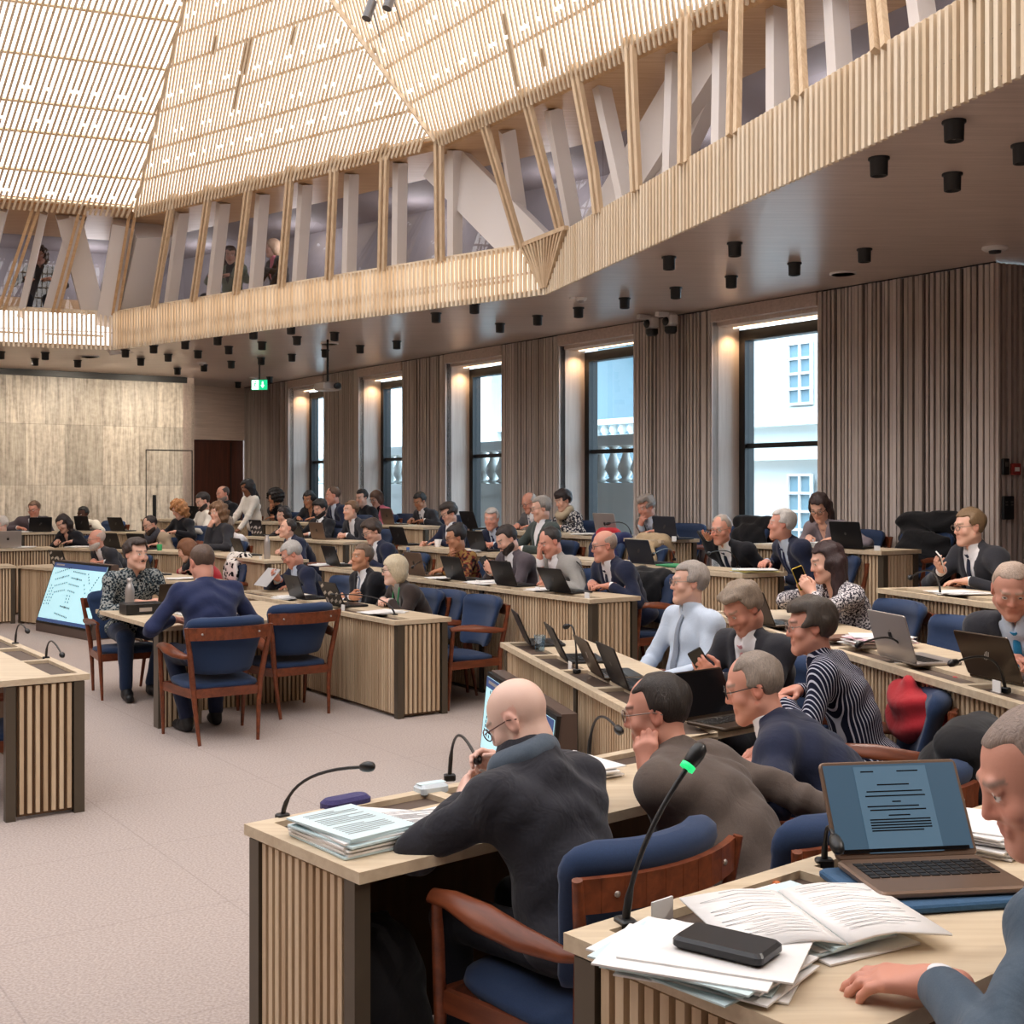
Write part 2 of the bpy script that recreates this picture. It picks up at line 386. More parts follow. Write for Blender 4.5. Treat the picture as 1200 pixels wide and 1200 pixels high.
for i, (p0, p1) in enumerate(niches):
    a = RW(p0, WW); b = RW(p1, WW)      # a: nearer jamb, b: farther jamb
    Lw = (b - a).length; rz = head(D)
    # lintel panel flush with the slats, jambs, head of the recess
    mb = MB(); c = (a + b) / 2 + N * 0.03; mb.box((c.x, c.y, ZS - .075), (Lw, .1, .13), rz)
    struct(mb.obj('trim_window_head_%d' % (i + 1), SOFFIT))
    mb = MB()
    c = b + N * (RD / 2) + D * .03; mb.box((c.x, c.y, (T4 + ZS) / 2), (.06, RD, ZS - T4), rz)
    c = a + N * (RD / 2) - D * .03; mb.box((c.x, c.y, (T4 + ZS) / 2), (.06, RD, ZS - T4), rz)
    c = (a + b) / 2 + N * (RD / 2 + .04); mb.box((c.x, c.y, ZS - .16), (Lw, RD - .08, .04), rz)
    c = (a + b) / 2 + N * (RD / 2); mb.box((c.x, c.y, T4 + .02), (Lw, RD, .04), rz)
    struct(mb.obj('trim_window_reveal_%d' % (i + 1), REVEAL))
    # warm light strip in the head of the recess
    c = (a + b) / 2 + N * (RD - .12)
    mb = MB(); mb.box((c.x, c.y, ZS - .186), (Lw * .96, .018, .012), rz); led = mb.obj('light_strip', WARMLED)
    tag(led, 'warm light strip in the head of %s' % ['the window nearest the camera', 'the arched-view window under the two white cameras', 'the middle window behind the grey-haired men', 'the window behind the woman in pink', 'the narrow window farthest along the wall'][i], 'light', 'light strips in the window heads')
    ld = bpy.data.lights.new('lamp', 'SPOT'); ld.energy = 12; ld.color = srgb('#ffd3a0'); ld.spot_size = 2.3; ld.spot_blend = .8; ld.shadow_soft_size = .03
    lo = bpy.data.objects.new('reveal_spot_lamp', ld); COL.objects.link(lo); q = b + N * .25 - D * .13; lo.location = (q.x, q.y, ZS - .21); lo.rotation_euler = (0, 0, 0)
    # the window itself: black frame, bar across at mid height, two panes
    zt, zb, zm = ZS - .2, T4 + .04, 1.745 + (571 - 521) / F * RW(914, WW + RD).y
    win = empty('window_%d' % (i + 1), ((a + b) / 2 + N * (RD + .06))[:2] + (0,), rz); struct(win)
    mb = MB()
    for sx in (-1, 1): mb.box((sx * (Lw / 2 - .045), 0, (zt + zb) / 2), (.09, .14, zt - zb))
    mb.box((0, 0, zt - .06), (Lw - .18, .14, .12)); mb.box((0, 0, zb + .03), (Lw - .18, .14, .06)); mb.box((0, -.01, zm), (Lw - .18, .1, .05))
    mb.obj('window_frame', BLACKM, win)
    for z0, z1 in ((zb + .06, zm - .025), (zm + .025, zt - .12)):
        MB().box((0, .03, (z0 + z1) / 2), (Lw - .18, .012, z1 - z0)).obj('pane', GLASS, win)
# cornice line where wall meets soffit
e0 = RW(287, WW); e1 = RW(1167, WW)
mb = MB(); c = (e0 + e1) / 2 - N * .004; mb.box((c.x, c.y, ZS - .006), ((e1 - e0).length, .02, .012), head(D)); struct(mb.obj('trim_shadow_gap', BLACKM))
# ---- walls beyond both ends
SWa = V2((-5.59, 21.9)); SWb = SWa - N * 10.0
mid = (SWa + SWb) / 2 + D * .15
def wallbox(name, a, b, z0, z1, m, t=.2, off=0.0):
    a = V2(a); b = V2(b); c = (a + b) / 2; d = (b - a); n = V2((-d.y, d.x)).normalized()
    o = MB().box((0, 0, 0), (d.length, t, z1 - z0)).obj(name, m, None, (c.x + n.x * off, c.y + n.y * off, (z0 + z1) / 2), head(d)); return struct(o)
st = wallbox('wall_stone', SWb, SWa, 0, ZS - .1, STONE, .3, .15)
wallbox('trim_stone_wall_slot', SWb, SWa - N * .14, ZS - .1, ZS - .001, BLACKM, .3, .1)
# flush jib door cut in the stone: a fine dark joint
def onstone(px, back=-.006):
    q = RL(px, SWa, SWb); return q - D * .008
d0, d1 = onstone(171), onstone(225)
mb = MB(); zd = 1.745 + (571 - 527) / F * d0.y
for q in (d0, d1): mb.box((q.x, q.y, (T4 + zd) / 2), (.012, .012, zd - T4), head(N))
c = (d0 + d1) / 2; mb.box((c.x, c.y, zd), ((d1 - d0).length, .012, .012), head(N)); struct(mb.obj('door_1', BLACKM))
# dark door recess between stone wall and window wall
DA = e0 - N * .0; DB = DA - N * 2.4
wallbox('wall_door_side', DB, DA, ZS - 1.02, ZS, SOFFIT, .2, .1)
dr = empty('door_2', (0, 0, 0)); struct(dr)
c = (DB + DA) / 2 + D * .14; MB().box((0, 0, 0), (2.4, .1, ZS - 1.02)).obj('door_leaf', DOORWOOD, dr, (c.x, c.y, (ZS - 1.02) / 2), head(N))
mb = MB()
for k in (-.75, .1, .95): mb.box((k, -.055, 0), (.02, .015, ZS - 1.1))
mb.obj('door_groove', BLACKM, dr, (c.x, c.y, (ZS - 1.02) / 2), head(N))
wallbox('wall_corner_fill', DB + D * .32, DA + N * .6 + D * .32, 0, ZS, SOFFIT, .1)
wallbox('wall_stone_return', SWa + N * .0, SWa + D * 2.6, 0, ZS, SOFFIT, .2, .1)
# right-hand end: plain wood return with switches, then out of sight
RA = RW(1168.5, WW); RB = RA + Vector((math.cos(.42), math.sin(.42), 0)) * 3.2
slatwall('wall_return_panel', RB, RA, T4, ZS - .01, Vector((math.sin(.42), -math.cos(.42), 0)), 77, irregular=False, back=SOFFIT)
out = [RB, V2((10.5, 12.3)), V2((10.5, -6.5)), V2((-9, -6.5)), V2((-14, 8)), SWb]
for i in range(len(out) - 1):
    wallbox('wall_behind_%d' % (i + 1), out[i], out[i + 1], 0, 6.3, WALLSLAT, .2, 0)
wallbox('wall_window_upper', e0 + N * .3, e1 + N * .3, ZS + .02, 5.36, GREYPLASTER, .2)
wallbox('wall_stone_upper', SWb + D * .5, SWa + N * 1.2 + D * 2.8, ZS + .02, 6.3, GREYPLASTER, .2)
wallbox('wall_return_upper', RA, RB, ZS + .02, 6.3, GREYPLASTER, .2, .3)
# ---- gallery: soffit, parapet, struts, glass
FAS = [V2(p) for p in ((.33, 12.1), (-5.46, 16.99), (-10.6, 15.05), (-11.8, 8), (-8, 1), (-3, -2.9), (2.6, -3.2), (4.9, -2.64))]
EAV = [V2(p) for p in ((-.777, 12.60), (-4.80, 15.84), (-9.5, 14.1), (-10.3, 7), (-7, 1), (-2, -1), (2.5, .5), (3.58, 5.89))]
TOP = [V2(p) for p in ((-2.83, 12.1), (-2.83, 12.1), (-7.1, 10.5), (-7.8, 7.2), (-6, 3), (-2, 1.8), (1, 2.5), (1.9, 4.9))]
from mathutils.geometry import tessellate_polygon
def ringplate(name, outer, inner, z, m, flip=False):
    pts = [Vector((p[0], p[1], 0)) for p in outer] + [Vector((p[0], p[1], 0)) for p in inner]
    tris = tessellate_polygon([[Vector((p[0], p[1], 0)) for p in outer], [Vector((p[0], p[1], 0)) for p in inner]])
    vs = [(p.x, p.y, z) for p in pts]; fs = []
    for t in tris:
        a, b, c = [pts[i] for i in t]; up = (b - a).cross(c - a).z > 0
        t = tuple(t) if up != flip else tuple(reversed(t)); fs.append(t)
    me = bpy.data.meshes.new(name); me.from_pydata(vs, [], fs); me.materials.append(m); return struct(put(name, me))
OUTER = [RB + V2((.3, .5)), V2((10.6, 12.4)), V2((10.6, -6.6)), V2((-9.1, -6.6)), V2((-14.1, 8)), SWb + V2((-.4, 1.4)), e0 + D * 2.5, e0 + N * 1.0 + D * 2.5, e1 + N * 1.0]
def soffit_seams(nt, b):
    pass
ringplate('ceiling_soffit', OUTER, FAS, ZS, SOFFIT, True)
ringplate('floor_gallery', OUTER, FAS, ZG, CARPET)
def offs(poly, k):
    """offset a closed plan polygon outward by k"""
    n = len(poly); out = []
    for i in range(n):
        a, b, c = poly[i - 1], poly[i], poly[(i + 1) % n]
        d1 = (b - a).normalized(); d2 = (c - b).normalized()
        n1 = V2((d1.y, -d1.x)); n2 = V2((d2.y, -d2.x))
        if (n1 + n2).length < 1e-6: out.append(b + n1 * k); continue
        bis = (n1 + n2).normalized(); out.append(b + bis * (k / max(.4, bis.dot(n1))))
    ar = sum(poly[i].x * poly[(i + 1) % n].y - poly[(i + 1) % n].x * poly[i].y for i in range(n))
    return out
_ar = sum(EAV[i].x * EAV[(i + 1) % 8].y - EAV[(i + 1) % 8].x * EAV[i].y for i in range(8))
SGN = 1 if _ar > 0 else -1
GB = [V2(p) for p in FAS[:7]] + [V2((5.4, -2.7)), V2((3.7, 6.0))]; EG = offs(GB, .75 * SGN); EW = offs(GB, 2.0 * SGN)
ringplate('ceiling_gallery_oak', EG, EAV, ZE, GALWOOD, True)
ringplate('ceiling_gallery', offs(GB, 6.5 * SGN), EG, ZE + .02, GREYPLASTER, True)
def edgebox(mb, a, b, z0, z1, t, off=0.0, m=0, ext=0.0):
    d = (b - a); L = d.length + ext; d.normalize(); n = V2((d.y, -d.x)) * SGN; c = (a + b) / 2 + n * off
    mb.box((c.x, c.y, (z0 + z1) / 2), (L, t, z1 - z0), head(d), m); return mb
for i, nm in ((0, 'facing'), (1, 'far_side'), (8, 'near_windows'), (2, 'left_side'), (3, 'left_corner')):
    a, b = EW[i], EW[(i + 1) % 9]
    mb = MB(); edgebox(mb, a, b, ZG, 4.55, .1, 0, 0); edgebox(mb, a, b, 4.55, ZE + .02, .08, .02, 1); struct(mb.obj('wall_gallery_' + nm, [GALWOOD, GREYPLASTER]))
    ga, gb = EG[i], EG[(i + 1) % 9]
    struct(edgebox(MB(), ga, gb, ZG, ZE, .016).obj('window_gallery_glass_%d' % (i + 1), GALGLASS))
for i in (4, 5, 6, 7):
    struct(edgebox(MB(), EW[i], EW[(i + 1) % 9], ZG, ZE + .02, .1).obj('wall_gallery_behind_%d' % i, GREYPLASTER))
# parapet of slats
def parapet(name, a, b, lit, za=ZS - .05, zb=ZF, ta=0.0, tb=0.0):
    """ta / tb: how far the top corner is drawn in from each end (mitred fold at the corner)"""
    d = (b - a); L = d.length; d.normalize(); n = V2((d.y, -d.x)) * SGN; rz = head(d); mb = MB(); rnd = random.Random(int(L * 100))
    x = .02; k = 0
    while x < L - .01:
        lo, hi = za, zb
        if x < ta: hi = za + (zb - za) * max(.12, x / ta)
        if x > L - tb: hi = za + (zb - za) * max(.12, (L - x) / tb)
        c = a + d * x; mb.box((c.x, c.y, (lo + hi) / 2), (.03, .03, hi - lo), rz, 0)
        x += .061; k += 1
    x0, x1 = ta, L - tb
    def rail(xa, xb, z, t, h, off): 
        c = a + d * ((xa + xb) / 2) + n * off; mb.box((c.x, c.y, z), (xb - xa, t, h), rz, 0)
    rail(x0, x1, zb - .02, .03, .03, .035); rail(0, L, za + .05, .03, .03, .035)
    xx = x0 + .1
    while xx < x1 - .9: rail(xx, xx + .75, za + .19, .02, .025, .035); xx += 1.02
    rail(x0, x1, zb + .012, .34, .024, .2)
    o = struct(mb.obj(name, [DOMESLAT]))
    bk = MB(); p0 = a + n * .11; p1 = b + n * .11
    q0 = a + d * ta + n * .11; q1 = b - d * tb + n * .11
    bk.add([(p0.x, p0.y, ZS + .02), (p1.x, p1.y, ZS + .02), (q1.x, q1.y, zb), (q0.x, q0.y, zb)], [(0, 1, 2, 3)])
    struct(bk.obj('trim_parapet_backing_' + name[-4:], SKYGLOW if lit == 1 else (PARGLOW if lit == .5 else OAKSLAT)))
    return o
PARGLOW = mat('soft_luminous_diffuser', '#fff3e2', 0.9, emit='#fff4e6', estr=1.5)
Bt = V2((.08, 12.33)); Ct = V2((.50, 11.45))
fold = (V2(FAS[0]) - Bt).length, (Ct - V2(FAS[0])).length
parapet('trim_parapet_facing', FAS[0], FAS[1], .5, ta=fold[0])
parapet('trim_parapet_far', FAS[1], FAS[2], 1)
parapet('trim_parapet_near', FAS[7], FAS[0], 0, tb=fold[1])
for i in range(2, 7): parapet('trim_parapet_rest%d' % i, FAS[i], FAS[i + 1], 0)
# the folded triangle at the corner
mb = MB(); nsl = 13
for k in range(nsl):
    u = (k + .5) / nsl; q = Bt.lerp(Ct, u); tip = FAS[0]; base = tip.lerp(q, .12)
    mb.bar((base.x, base.y, ZS + .02), (q.x, q.y, ZF), .03, .05, (Ct - Bt).cross(Vector((0, 0, 1))))
mb.bar((Bt.x, Bt.y, ZF), (Ct.x, Ct.y, ZF), .05, .04)
mb.add([(Bt.x + .05, Bt.y + .05, ZF), (Ct.x + .05, Ct.y + .05, ZF), (FAS[0].x + .05, FAS[0].y + .05, ZS)], [(0, 1, 2)])
struct(mb.obj('trim_parapet_fold', OAKSLAT))
# timber posts in pairs between parapet and dome; white struts behind them
def at_fas(i, px): return RL(px, FAS[i], FAS[(i + 1) % 8])
def at_eav(i, px): return RL(px, EAV[i], EAV[(i + 1) % 8])
posts = [(0, 182, 203), (0, 228, 246), (0, 278, 293), (0, 331, 341), (0, 387, 392), (0, 449, 451), (0, 517, 514),
         (1, 135, 157), (1, 65, 100), (1, 2, 47), (1, -62, -12), (7, 596, 562), (7, 660, 613), (7, 703, 672), (7, 748, 738), (7, 804, 803), (7, 862, 863), (7, 940, 930), (7, 1035, 1018), (7, 1150, 1120)]
for k, (i, pb, pt) in enumerate(posts):
    a = at_fas(i, pb) if not (i == 7 and pb == 596) else FAS[0].lerp(Bt, .9); b = at_eav(i, pt)
    d = (EAV[(i + 1) % 8] - EAV[i]).normalized(); n = V2((d.y, -d.x)) * SGN
    mb = MB(); kink = None
    if pb in (703, 748, 660): kink = a.lerp(b, .30) if pb != 748 else a.lerp(b, .55)
    for s in (-.035, .035):
        p0 = a + d * s - n * .02; p1 = b + d * s
        if kink is not None and pb != 660:
            zk = ZF + (ZE - ZF) * (.30 if pb == 703 else .55); pk = kink + d * s + n * -.02
            pk = pk + (a - b) * (.12)
            mb.bar((p0.x, p0.y, ZF - .03), (pk.x, pk.y, zk), .036, .045, n); mb.bar((pk.x, pk.y, zk), (p1.x, p1.y, ZE + .1), .036, .045, n)
        else: mb.bar((p0.x, p0.y, ZF - .03), (p1.x, p1.y, ZE + .1), .036, .045, n)
    struct(mb.obj('trim_timber_post_%d' % (k + 1), GALWOOD if i == 1 else OAKSLAT))
struts = [(0, 196, 214), (0, 246, 262), (0, 297, 308), (0, 348, 358), (0, 408, 412), (0, 467, 469), (0, 533, 533), (1, -30, 5), (1, 20, 52), (7, 622, 594), (7, 682, 648), (7, 745, 705), (7, 786, 792), (7, 845, 848), (7, 912, 911), (7, 990, 978), (7, 1095, 1070)]
for k, (i, pb, pt) in enumerate(struts):
    d = (EAV[(i + 1) % 8] - EAV[i]).normalized(); n = V2((d.y, -d.x)) * SGN
    fa, fb = FAS[i] + n * .35, FAS[(i + 1) % 8] + n * .35; ea, eb = EAV[i] + n * .4, EAV[(i + 1) % 8] + n * .4
    a = RL(pb, fa, fb); b = RL(pt, ea, eb)
    struct(MB().bar((a.x, a.y, ZG), (b.x, b.y, ZE), .085, .15, n).obj('trim_white_strut_%d' % (k + 1), WHITEP))
def beam(name, p0, z0, p1, z1, wd, th, nrm): struct(MB().bar((p0[0], p0[1], z0), (p1[0], p1[1], z1), wd, th, nrm).obj(name, WHITEP))
nB = V2((.643, .766)); nC = V2((.9, .42)); nA = V2((-.342, .94))
def lbeam(name, i, pb, pt, wd, th, ob=.45, ot=.5, z0=None):
    d = (EAV[(i + 1) % 8] - EAV[i]).normalized(); n = V2((d.y, -d.x)) * SGN
    a = RL(pb, FAS[i] + n * ob, FAS[(i + 1) % 8] + n * ob); b = RL(pt, EAV[i] + n * ot, EAV[(i + 1) % 8] + n * ot)
    beam(name, a, z0 or ZG, b, ZE, wd, th, n)
lbeam('trim_steel_beam_1', 0, 655, 515, .50, .14)
lbeam('trim_steel_beam_2', 7, 668, 838, .46, .14)
lbeam('trim_steel_beam_3', 7, 738, 850, .30, .14, .6, .65)
lbeam('trim_steel_beam_4', 1, 116, 80, .30, .16)
lbeam('trim_steel_beam_5', 0, 138, 170, .62, .5, .5, .5)
lbeam('trim_steel_beam_6', 1, 122, 146, .28, .4)
lbeam('trim_steel_beam_7', 1, 52, 92, .2, .16)
# lamps of the soffit, and unseen ones added to brighten the dark gallery
def lamp(p, z, w, size=.12, kind='POINT', col='#fff0e0', ang=2.0, blend=.7):
    ld = bpy.data.lights.new('lamp', kind); ld.energy = w; ld.color = srgb(col); ld.shadow_soft_size = size
    if kind == 'SPOT': ld.spot_size = ang; ld.spot_blend = blend
    lo = bpy.data.objects.new('room_lamp', ld); COL.objects.link(lo); lo.location = (p[0], p[1], z); return lo
for i in (8, 0, 1):
    for u in (.15, .4, .65, .9):
        q = EG[i].lerp(EG[(i + 1) % 9], u) * .4 + EW[i].lerp(EW[(i + 1) % 9], u) * .6; lamp(q, 5.0, 13, .25, col='#ffffff')
# ---- the dome: planes of slats on battens before a luminous lining
def facet(idx, sdir, seed, pitch=.064):
    E0, E1 = EAV[idx], EAV[(idx + 1) % 8]; A3 = E0.to_3d().copy(); A3.z = ZE; B3 = E1.copy(); B3.z = ZE
    Ta = TOP[idx].copy(); Ta.z = ZT; Tb = TOP[(idx + 1) % 8].copy(); Tb.z = ZT
    if idx == 0: Ta = TOP[0].copy(); Ta.z = ZT; Tb = Ta.copy()
    e = (B3 - A3).normalized(); L = (B3 - A3).length
    nrm = e.cross((Ta - A3)).normalized()
    ctr = Vector((-3, 8, 6)); 
    if nrm.dot(ctr - A3) < 0: nrm = -nrm           # towards the hall
    if sdir is None: sdir = nrm.cross(e); sdir = sdir if sdir.z > 0 else -sdir
    else: sdir = Vector(sdir); sdir = sdir - nrm * sdir.dot(nrm)
    sdir = sdir / sdir.z                           # one metre of rise
    H = ZT - ZE; rnd = random.Random(seed); mb = MB()
    # local: point = A3 + e*u + sdir*h ; bounds for u at height h
    shear = sdir.dot(e); la = (Ta - A3).dot(e); lb = (Tb - A3).dot(e)
    def ulim(h): return la * h / H - shear * h, L + (lb - L) * h / H - shear * h
    hb = [.02]; 
    while hb[-1] < H: hb.append(hb[-1] + rnd.choice((.24, .27, .33, .36)))
    umin = min(ulim(0)[0], ulim(H)[0]); umax = max(ulim(0)[1], ulim(H)[1])
    u = umin; c = 0
    # the broken courses: short luminous gaps where slats stop, in rows, two or three slats at a time
    courses = [h + rnd.uniform(.08, .14) for h in hb[:-1] if rnd.random() < .8]
    while u < umax:
        hs = [h for h in np.linspace(0, H, 60) if ulim(h)[0] <= u <= ulim(h)[1]]
        if len(hs) > 2:
            h0, h1 = hs[0], hs[-1]; cuts = [h0]
            for j, hc in enumerate(courses):
                if h0 + .1 < hc < h1 - .1 and ((c + j * 3) % 8) in ((0, 2) if j % 2 else (0, 1, 5)): cuts += [hc - .014, hc + .014]
            cuts.append(h1)
            for q in range(0, len(cuts) - 1, 2):
                p0 = A3 + e * u + sdir * (cuts[q] - (.06 if q == 0 and h0 < .01 else 0)); p1 = A3 + e * u + sdir * cuts[q + 1]
                if (p1 - p0).length > .04: mb.bar(p0, p1, .027 if idx == 1 else .024, .02, nrm, 0)
                if rnd.random() < .035 and (p1 - p0).length > .3:      # here and there a filler strip closes the gap
                    t0 = rnd.uniform(0, .6); f0 = p0.lerp(p1, t0) + e * pitch / 2; f1 = p0.lerp(p1, min(1, t0 + .25)) + e * pitch / 2
                    mb.bar(f0 - nrm * .02, f1 - nrm * .02, .04, .02, nrm, 0)
        u += pitch; c += 1
    for h in hb[:-1]:
        a, b = ulim(h)
        if b - a > .1: mb.bar(A3 + e * a + sdir * h - nrm * .028, A3 + e * b + sdir * h - nrm * .028, .03, .026, nrm, 0)
    struct(mb.obj('ceiling_dome_slats_%d' % (idx + 1), DOMESLAT))
    bk = MB(); o = -nrm * .09
    bk.add([A3 + o - e * .2 - sdir * .02, B3 + o + e * .2 - sdir * .02, Tb + o, Ta + o], [(0, 1, 2, 3)]); eb_ = MB(); eb_.bar(A3 - nrm * .10 - sdir * .03, B3 - nrm * .10 - sdir * .03, .16, .03, nrm); struct(eb_.obj('trim_dome_eave_%d' % (idx + 1), GALWOOD)); struct(bk.obj('ceiling_dome_lining_%d' % (idx + 1), SKYGLOW))
facet(0, (.55, -1.24, 1), 3); facet(1, (.958, -1.3, 1), 4); facet(7, (-.25, -.92, 1), 5)
for i in (2, 3, 4, 5, 6): facet(i, None, 20 + i, .12)
mb = MB(); mb.add([(p.x, p.y, ZT + .02) for p in TOP[1:]], [tuple(range(7))]); struct(mb.obj('ceiling_skylight', SKYGLOW))
# ridge battens along the folds
for k, (i, j) in enumerate(((0, 0), (1, 1))):
    a = EAV[i].copy(); a.z = ZE; b = TOP[j].copy(); b.z = ZT
    struct(MB().bar(a, b, .03, .05).obj('trim_dome_ridge_%d' % (k + 1), DOMESLAT))
# sun over the roof onto the courtyard fronts, and washers along the stone wall
sd = bpy.data.lights.new('sun', 'SUN'); sd.energy = 3.2; sd.angle = .3; sd.color = srgb('#f2f8ff'); so = bpy.data.objects.new('sun', sd); COL.objects.link(so); so.location = (0, 0, 20); so.rotation_euler = (N * .42 + D * .1 + Vector((0, 0, -.9))).to_track_quat('-Z', 'Y').to_euler()
for k in range(5):
    q = SWa.lerp(SWb, .06 + .13 * k) - D * 1.9; l = lamp(q, ZS - .06, 165, .06, 'SPOT', '#fff0da', 1.75, .9); l.rotation_euler = (D * 1.6 + Vector((0, 0, -1.15))).to_track_quat('-Z', 'Y').to_euler()
# ---- outside the windows
def outside():
    # building with sash windows beyond the nearest window
    q = RW(905, WW + 7.5); rz = head(D) + PI      # local y points away from the room
    e = empty('stone_building', (q.x, q.y, 0), rz); tag(e, 'pale stone building with white sash windows beyond the window nearest the camera', 'building')
    def up(py): return 1.745 + (571 - py) / F * q.y
    s = q.y / F * 1.22
    mb = MB(); mb.box((0, .3, 3), (5, .5, 14)); mb.box((0, 0, up(492)), (5, .3, .25)); mb.box((0, .02, up(483)), (5, .2, .1)); mb.box((0, 0, up(530)), (5, .3, .3)); mb.box((0, .02, up(378)), (5, .25, .15))
    for k in (0, 1): 
        mb.box((.75 - 2.4 * k, .02, (up(395) + up(478)) / 2), (.95, .12, up(395) - up(478) + .3))
    mb.obj('facade', EXTSTONE, e)
    for zc, zh in (((up(407) + up(476)) / 2, up(407) - up(476)), ((up(557) + up(640)) / 2, up(557) - up(640))):
        for k in (0, 1):
            x = .75 - 2.4 * k; wn = MB(); wn.box((x, -.05, zc), (.55, .05, zh)); wo = wn.obj('sash_window', EXTDARK, e)
            fr = MB()
            for gx in (-.27, 0, .27): fr.box((x + gx, -.09, zc), (.045, .05, zh))
            for gz in (-.5, -.25, 0, .25, .5): fr.box((x, -.09, zc + gz * zh), (.58, .05, .045))
            fr.obj('glazing_bar', WHITEP, wo)
    # arcade and balustraded stair beyond the next window
    q = RW(715, WW + 7.5)
    e = empty('stone_arcade', (q.x, q.y, 0), rz); tag(e, 'stone arcade with tall arch and balustrades beyond the window under the cameras', 'building')
    k = 1 / F * q.y
    def upz(py): return 1.745 + (571 - py) * k
    mb = MB(); R = 1.25; zc = upz(447)
    seg = 16; ring = [(R * math.cos(PI * i / seg), zc + R * 1.15 * math.sin(PI * i / seg)) for i in range(seg + 1)]
    for off in (0, -3.4, -6.8):
        for i in range(seg):
            (x0, z0), (x1, z1) = ring[i], ring[i + 1]
            mb.add([(off + x0, 0, z0), (off + x1, 0, z1), (off + x1, 0, 9), (off + x0, 0, 9), (off + x0, .5, z0), (off + x1, .5, z1)], [(0, 1, 2, 3), (0, 4, 5, 1)])
        for s in (-1, 1): mb.box((off + s * (R + .22), .25, zc / 2), (.45, .5, zc))
    for x0 in (-1.7, -5.1): mb.box((x0, .25, (9 + zc) / 2), (.9, .5, 9 - zc))
    mb.box((-2.6, .35, upz(493)), (8.2, .3, .12)); mb.box((-2.6, .35, upz(512)), (8.2, .3, .12))
    mb.obj('arcade_wall', EXTSTONE, e)
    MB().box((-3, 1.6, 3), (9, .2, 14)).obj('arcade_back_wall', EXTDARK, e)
    bal = [(.04, 0), (.10, .03), (.10, .06), (.05, .10), (.11, .26), (.10, .34), (.05, .52), (.04, .6), (.07, .64), (.05, .68), (.10, .72)]
    mb = MB()
    for i in range(-21, 5): mb.lathe([(r, z * .55) for r, z in bal], (i * .3, .35, upz(511)), 8)
    mb.obj('balustrade', EXTSTONE, e)
    q = RW(690, WW + 2.6); e = empty('stone_stair_balustrade', (q.x, q.y, 0), rz); tag(e, 'stone stair balustrade close outside the two middle windows', 'balustrade')
    mb = MB(); k = 1 / F * q.y
    def up3(py): return 1.745 + (571 - py) * k
    zt = up3(524); zb = up3(566); mb.box((-4.6, 0, zt + .08), (12, .34, .16)); mb.box((-4.6, 0, zb - .1), (12, .34, .2)); mb.box((-4.6, 0, (zb - .2) / 2), (12, .3, zb - .2)); mb.obj('coping', EXTSTONE, e)
    mb = MB()
    for i in range(-34, 5): mb.lathe([(r * 1.2, z * (zt - zb) / .72) for r, z in bal], (i * .3, 0, zb), 10)
    mb.obj('baluster_row', EXTSTONE, e)
    q = RW(470, WW + 9); struct(MB().box((q.x, q.y, 3), (10, .5, 12), rz).obj('wall_courtyard_far', EXTSTONE))
    struct(MB().box((12, 30, -.2), (60, 60, .1)).obj('ground_courtyard', EXTSTONE))
outside()
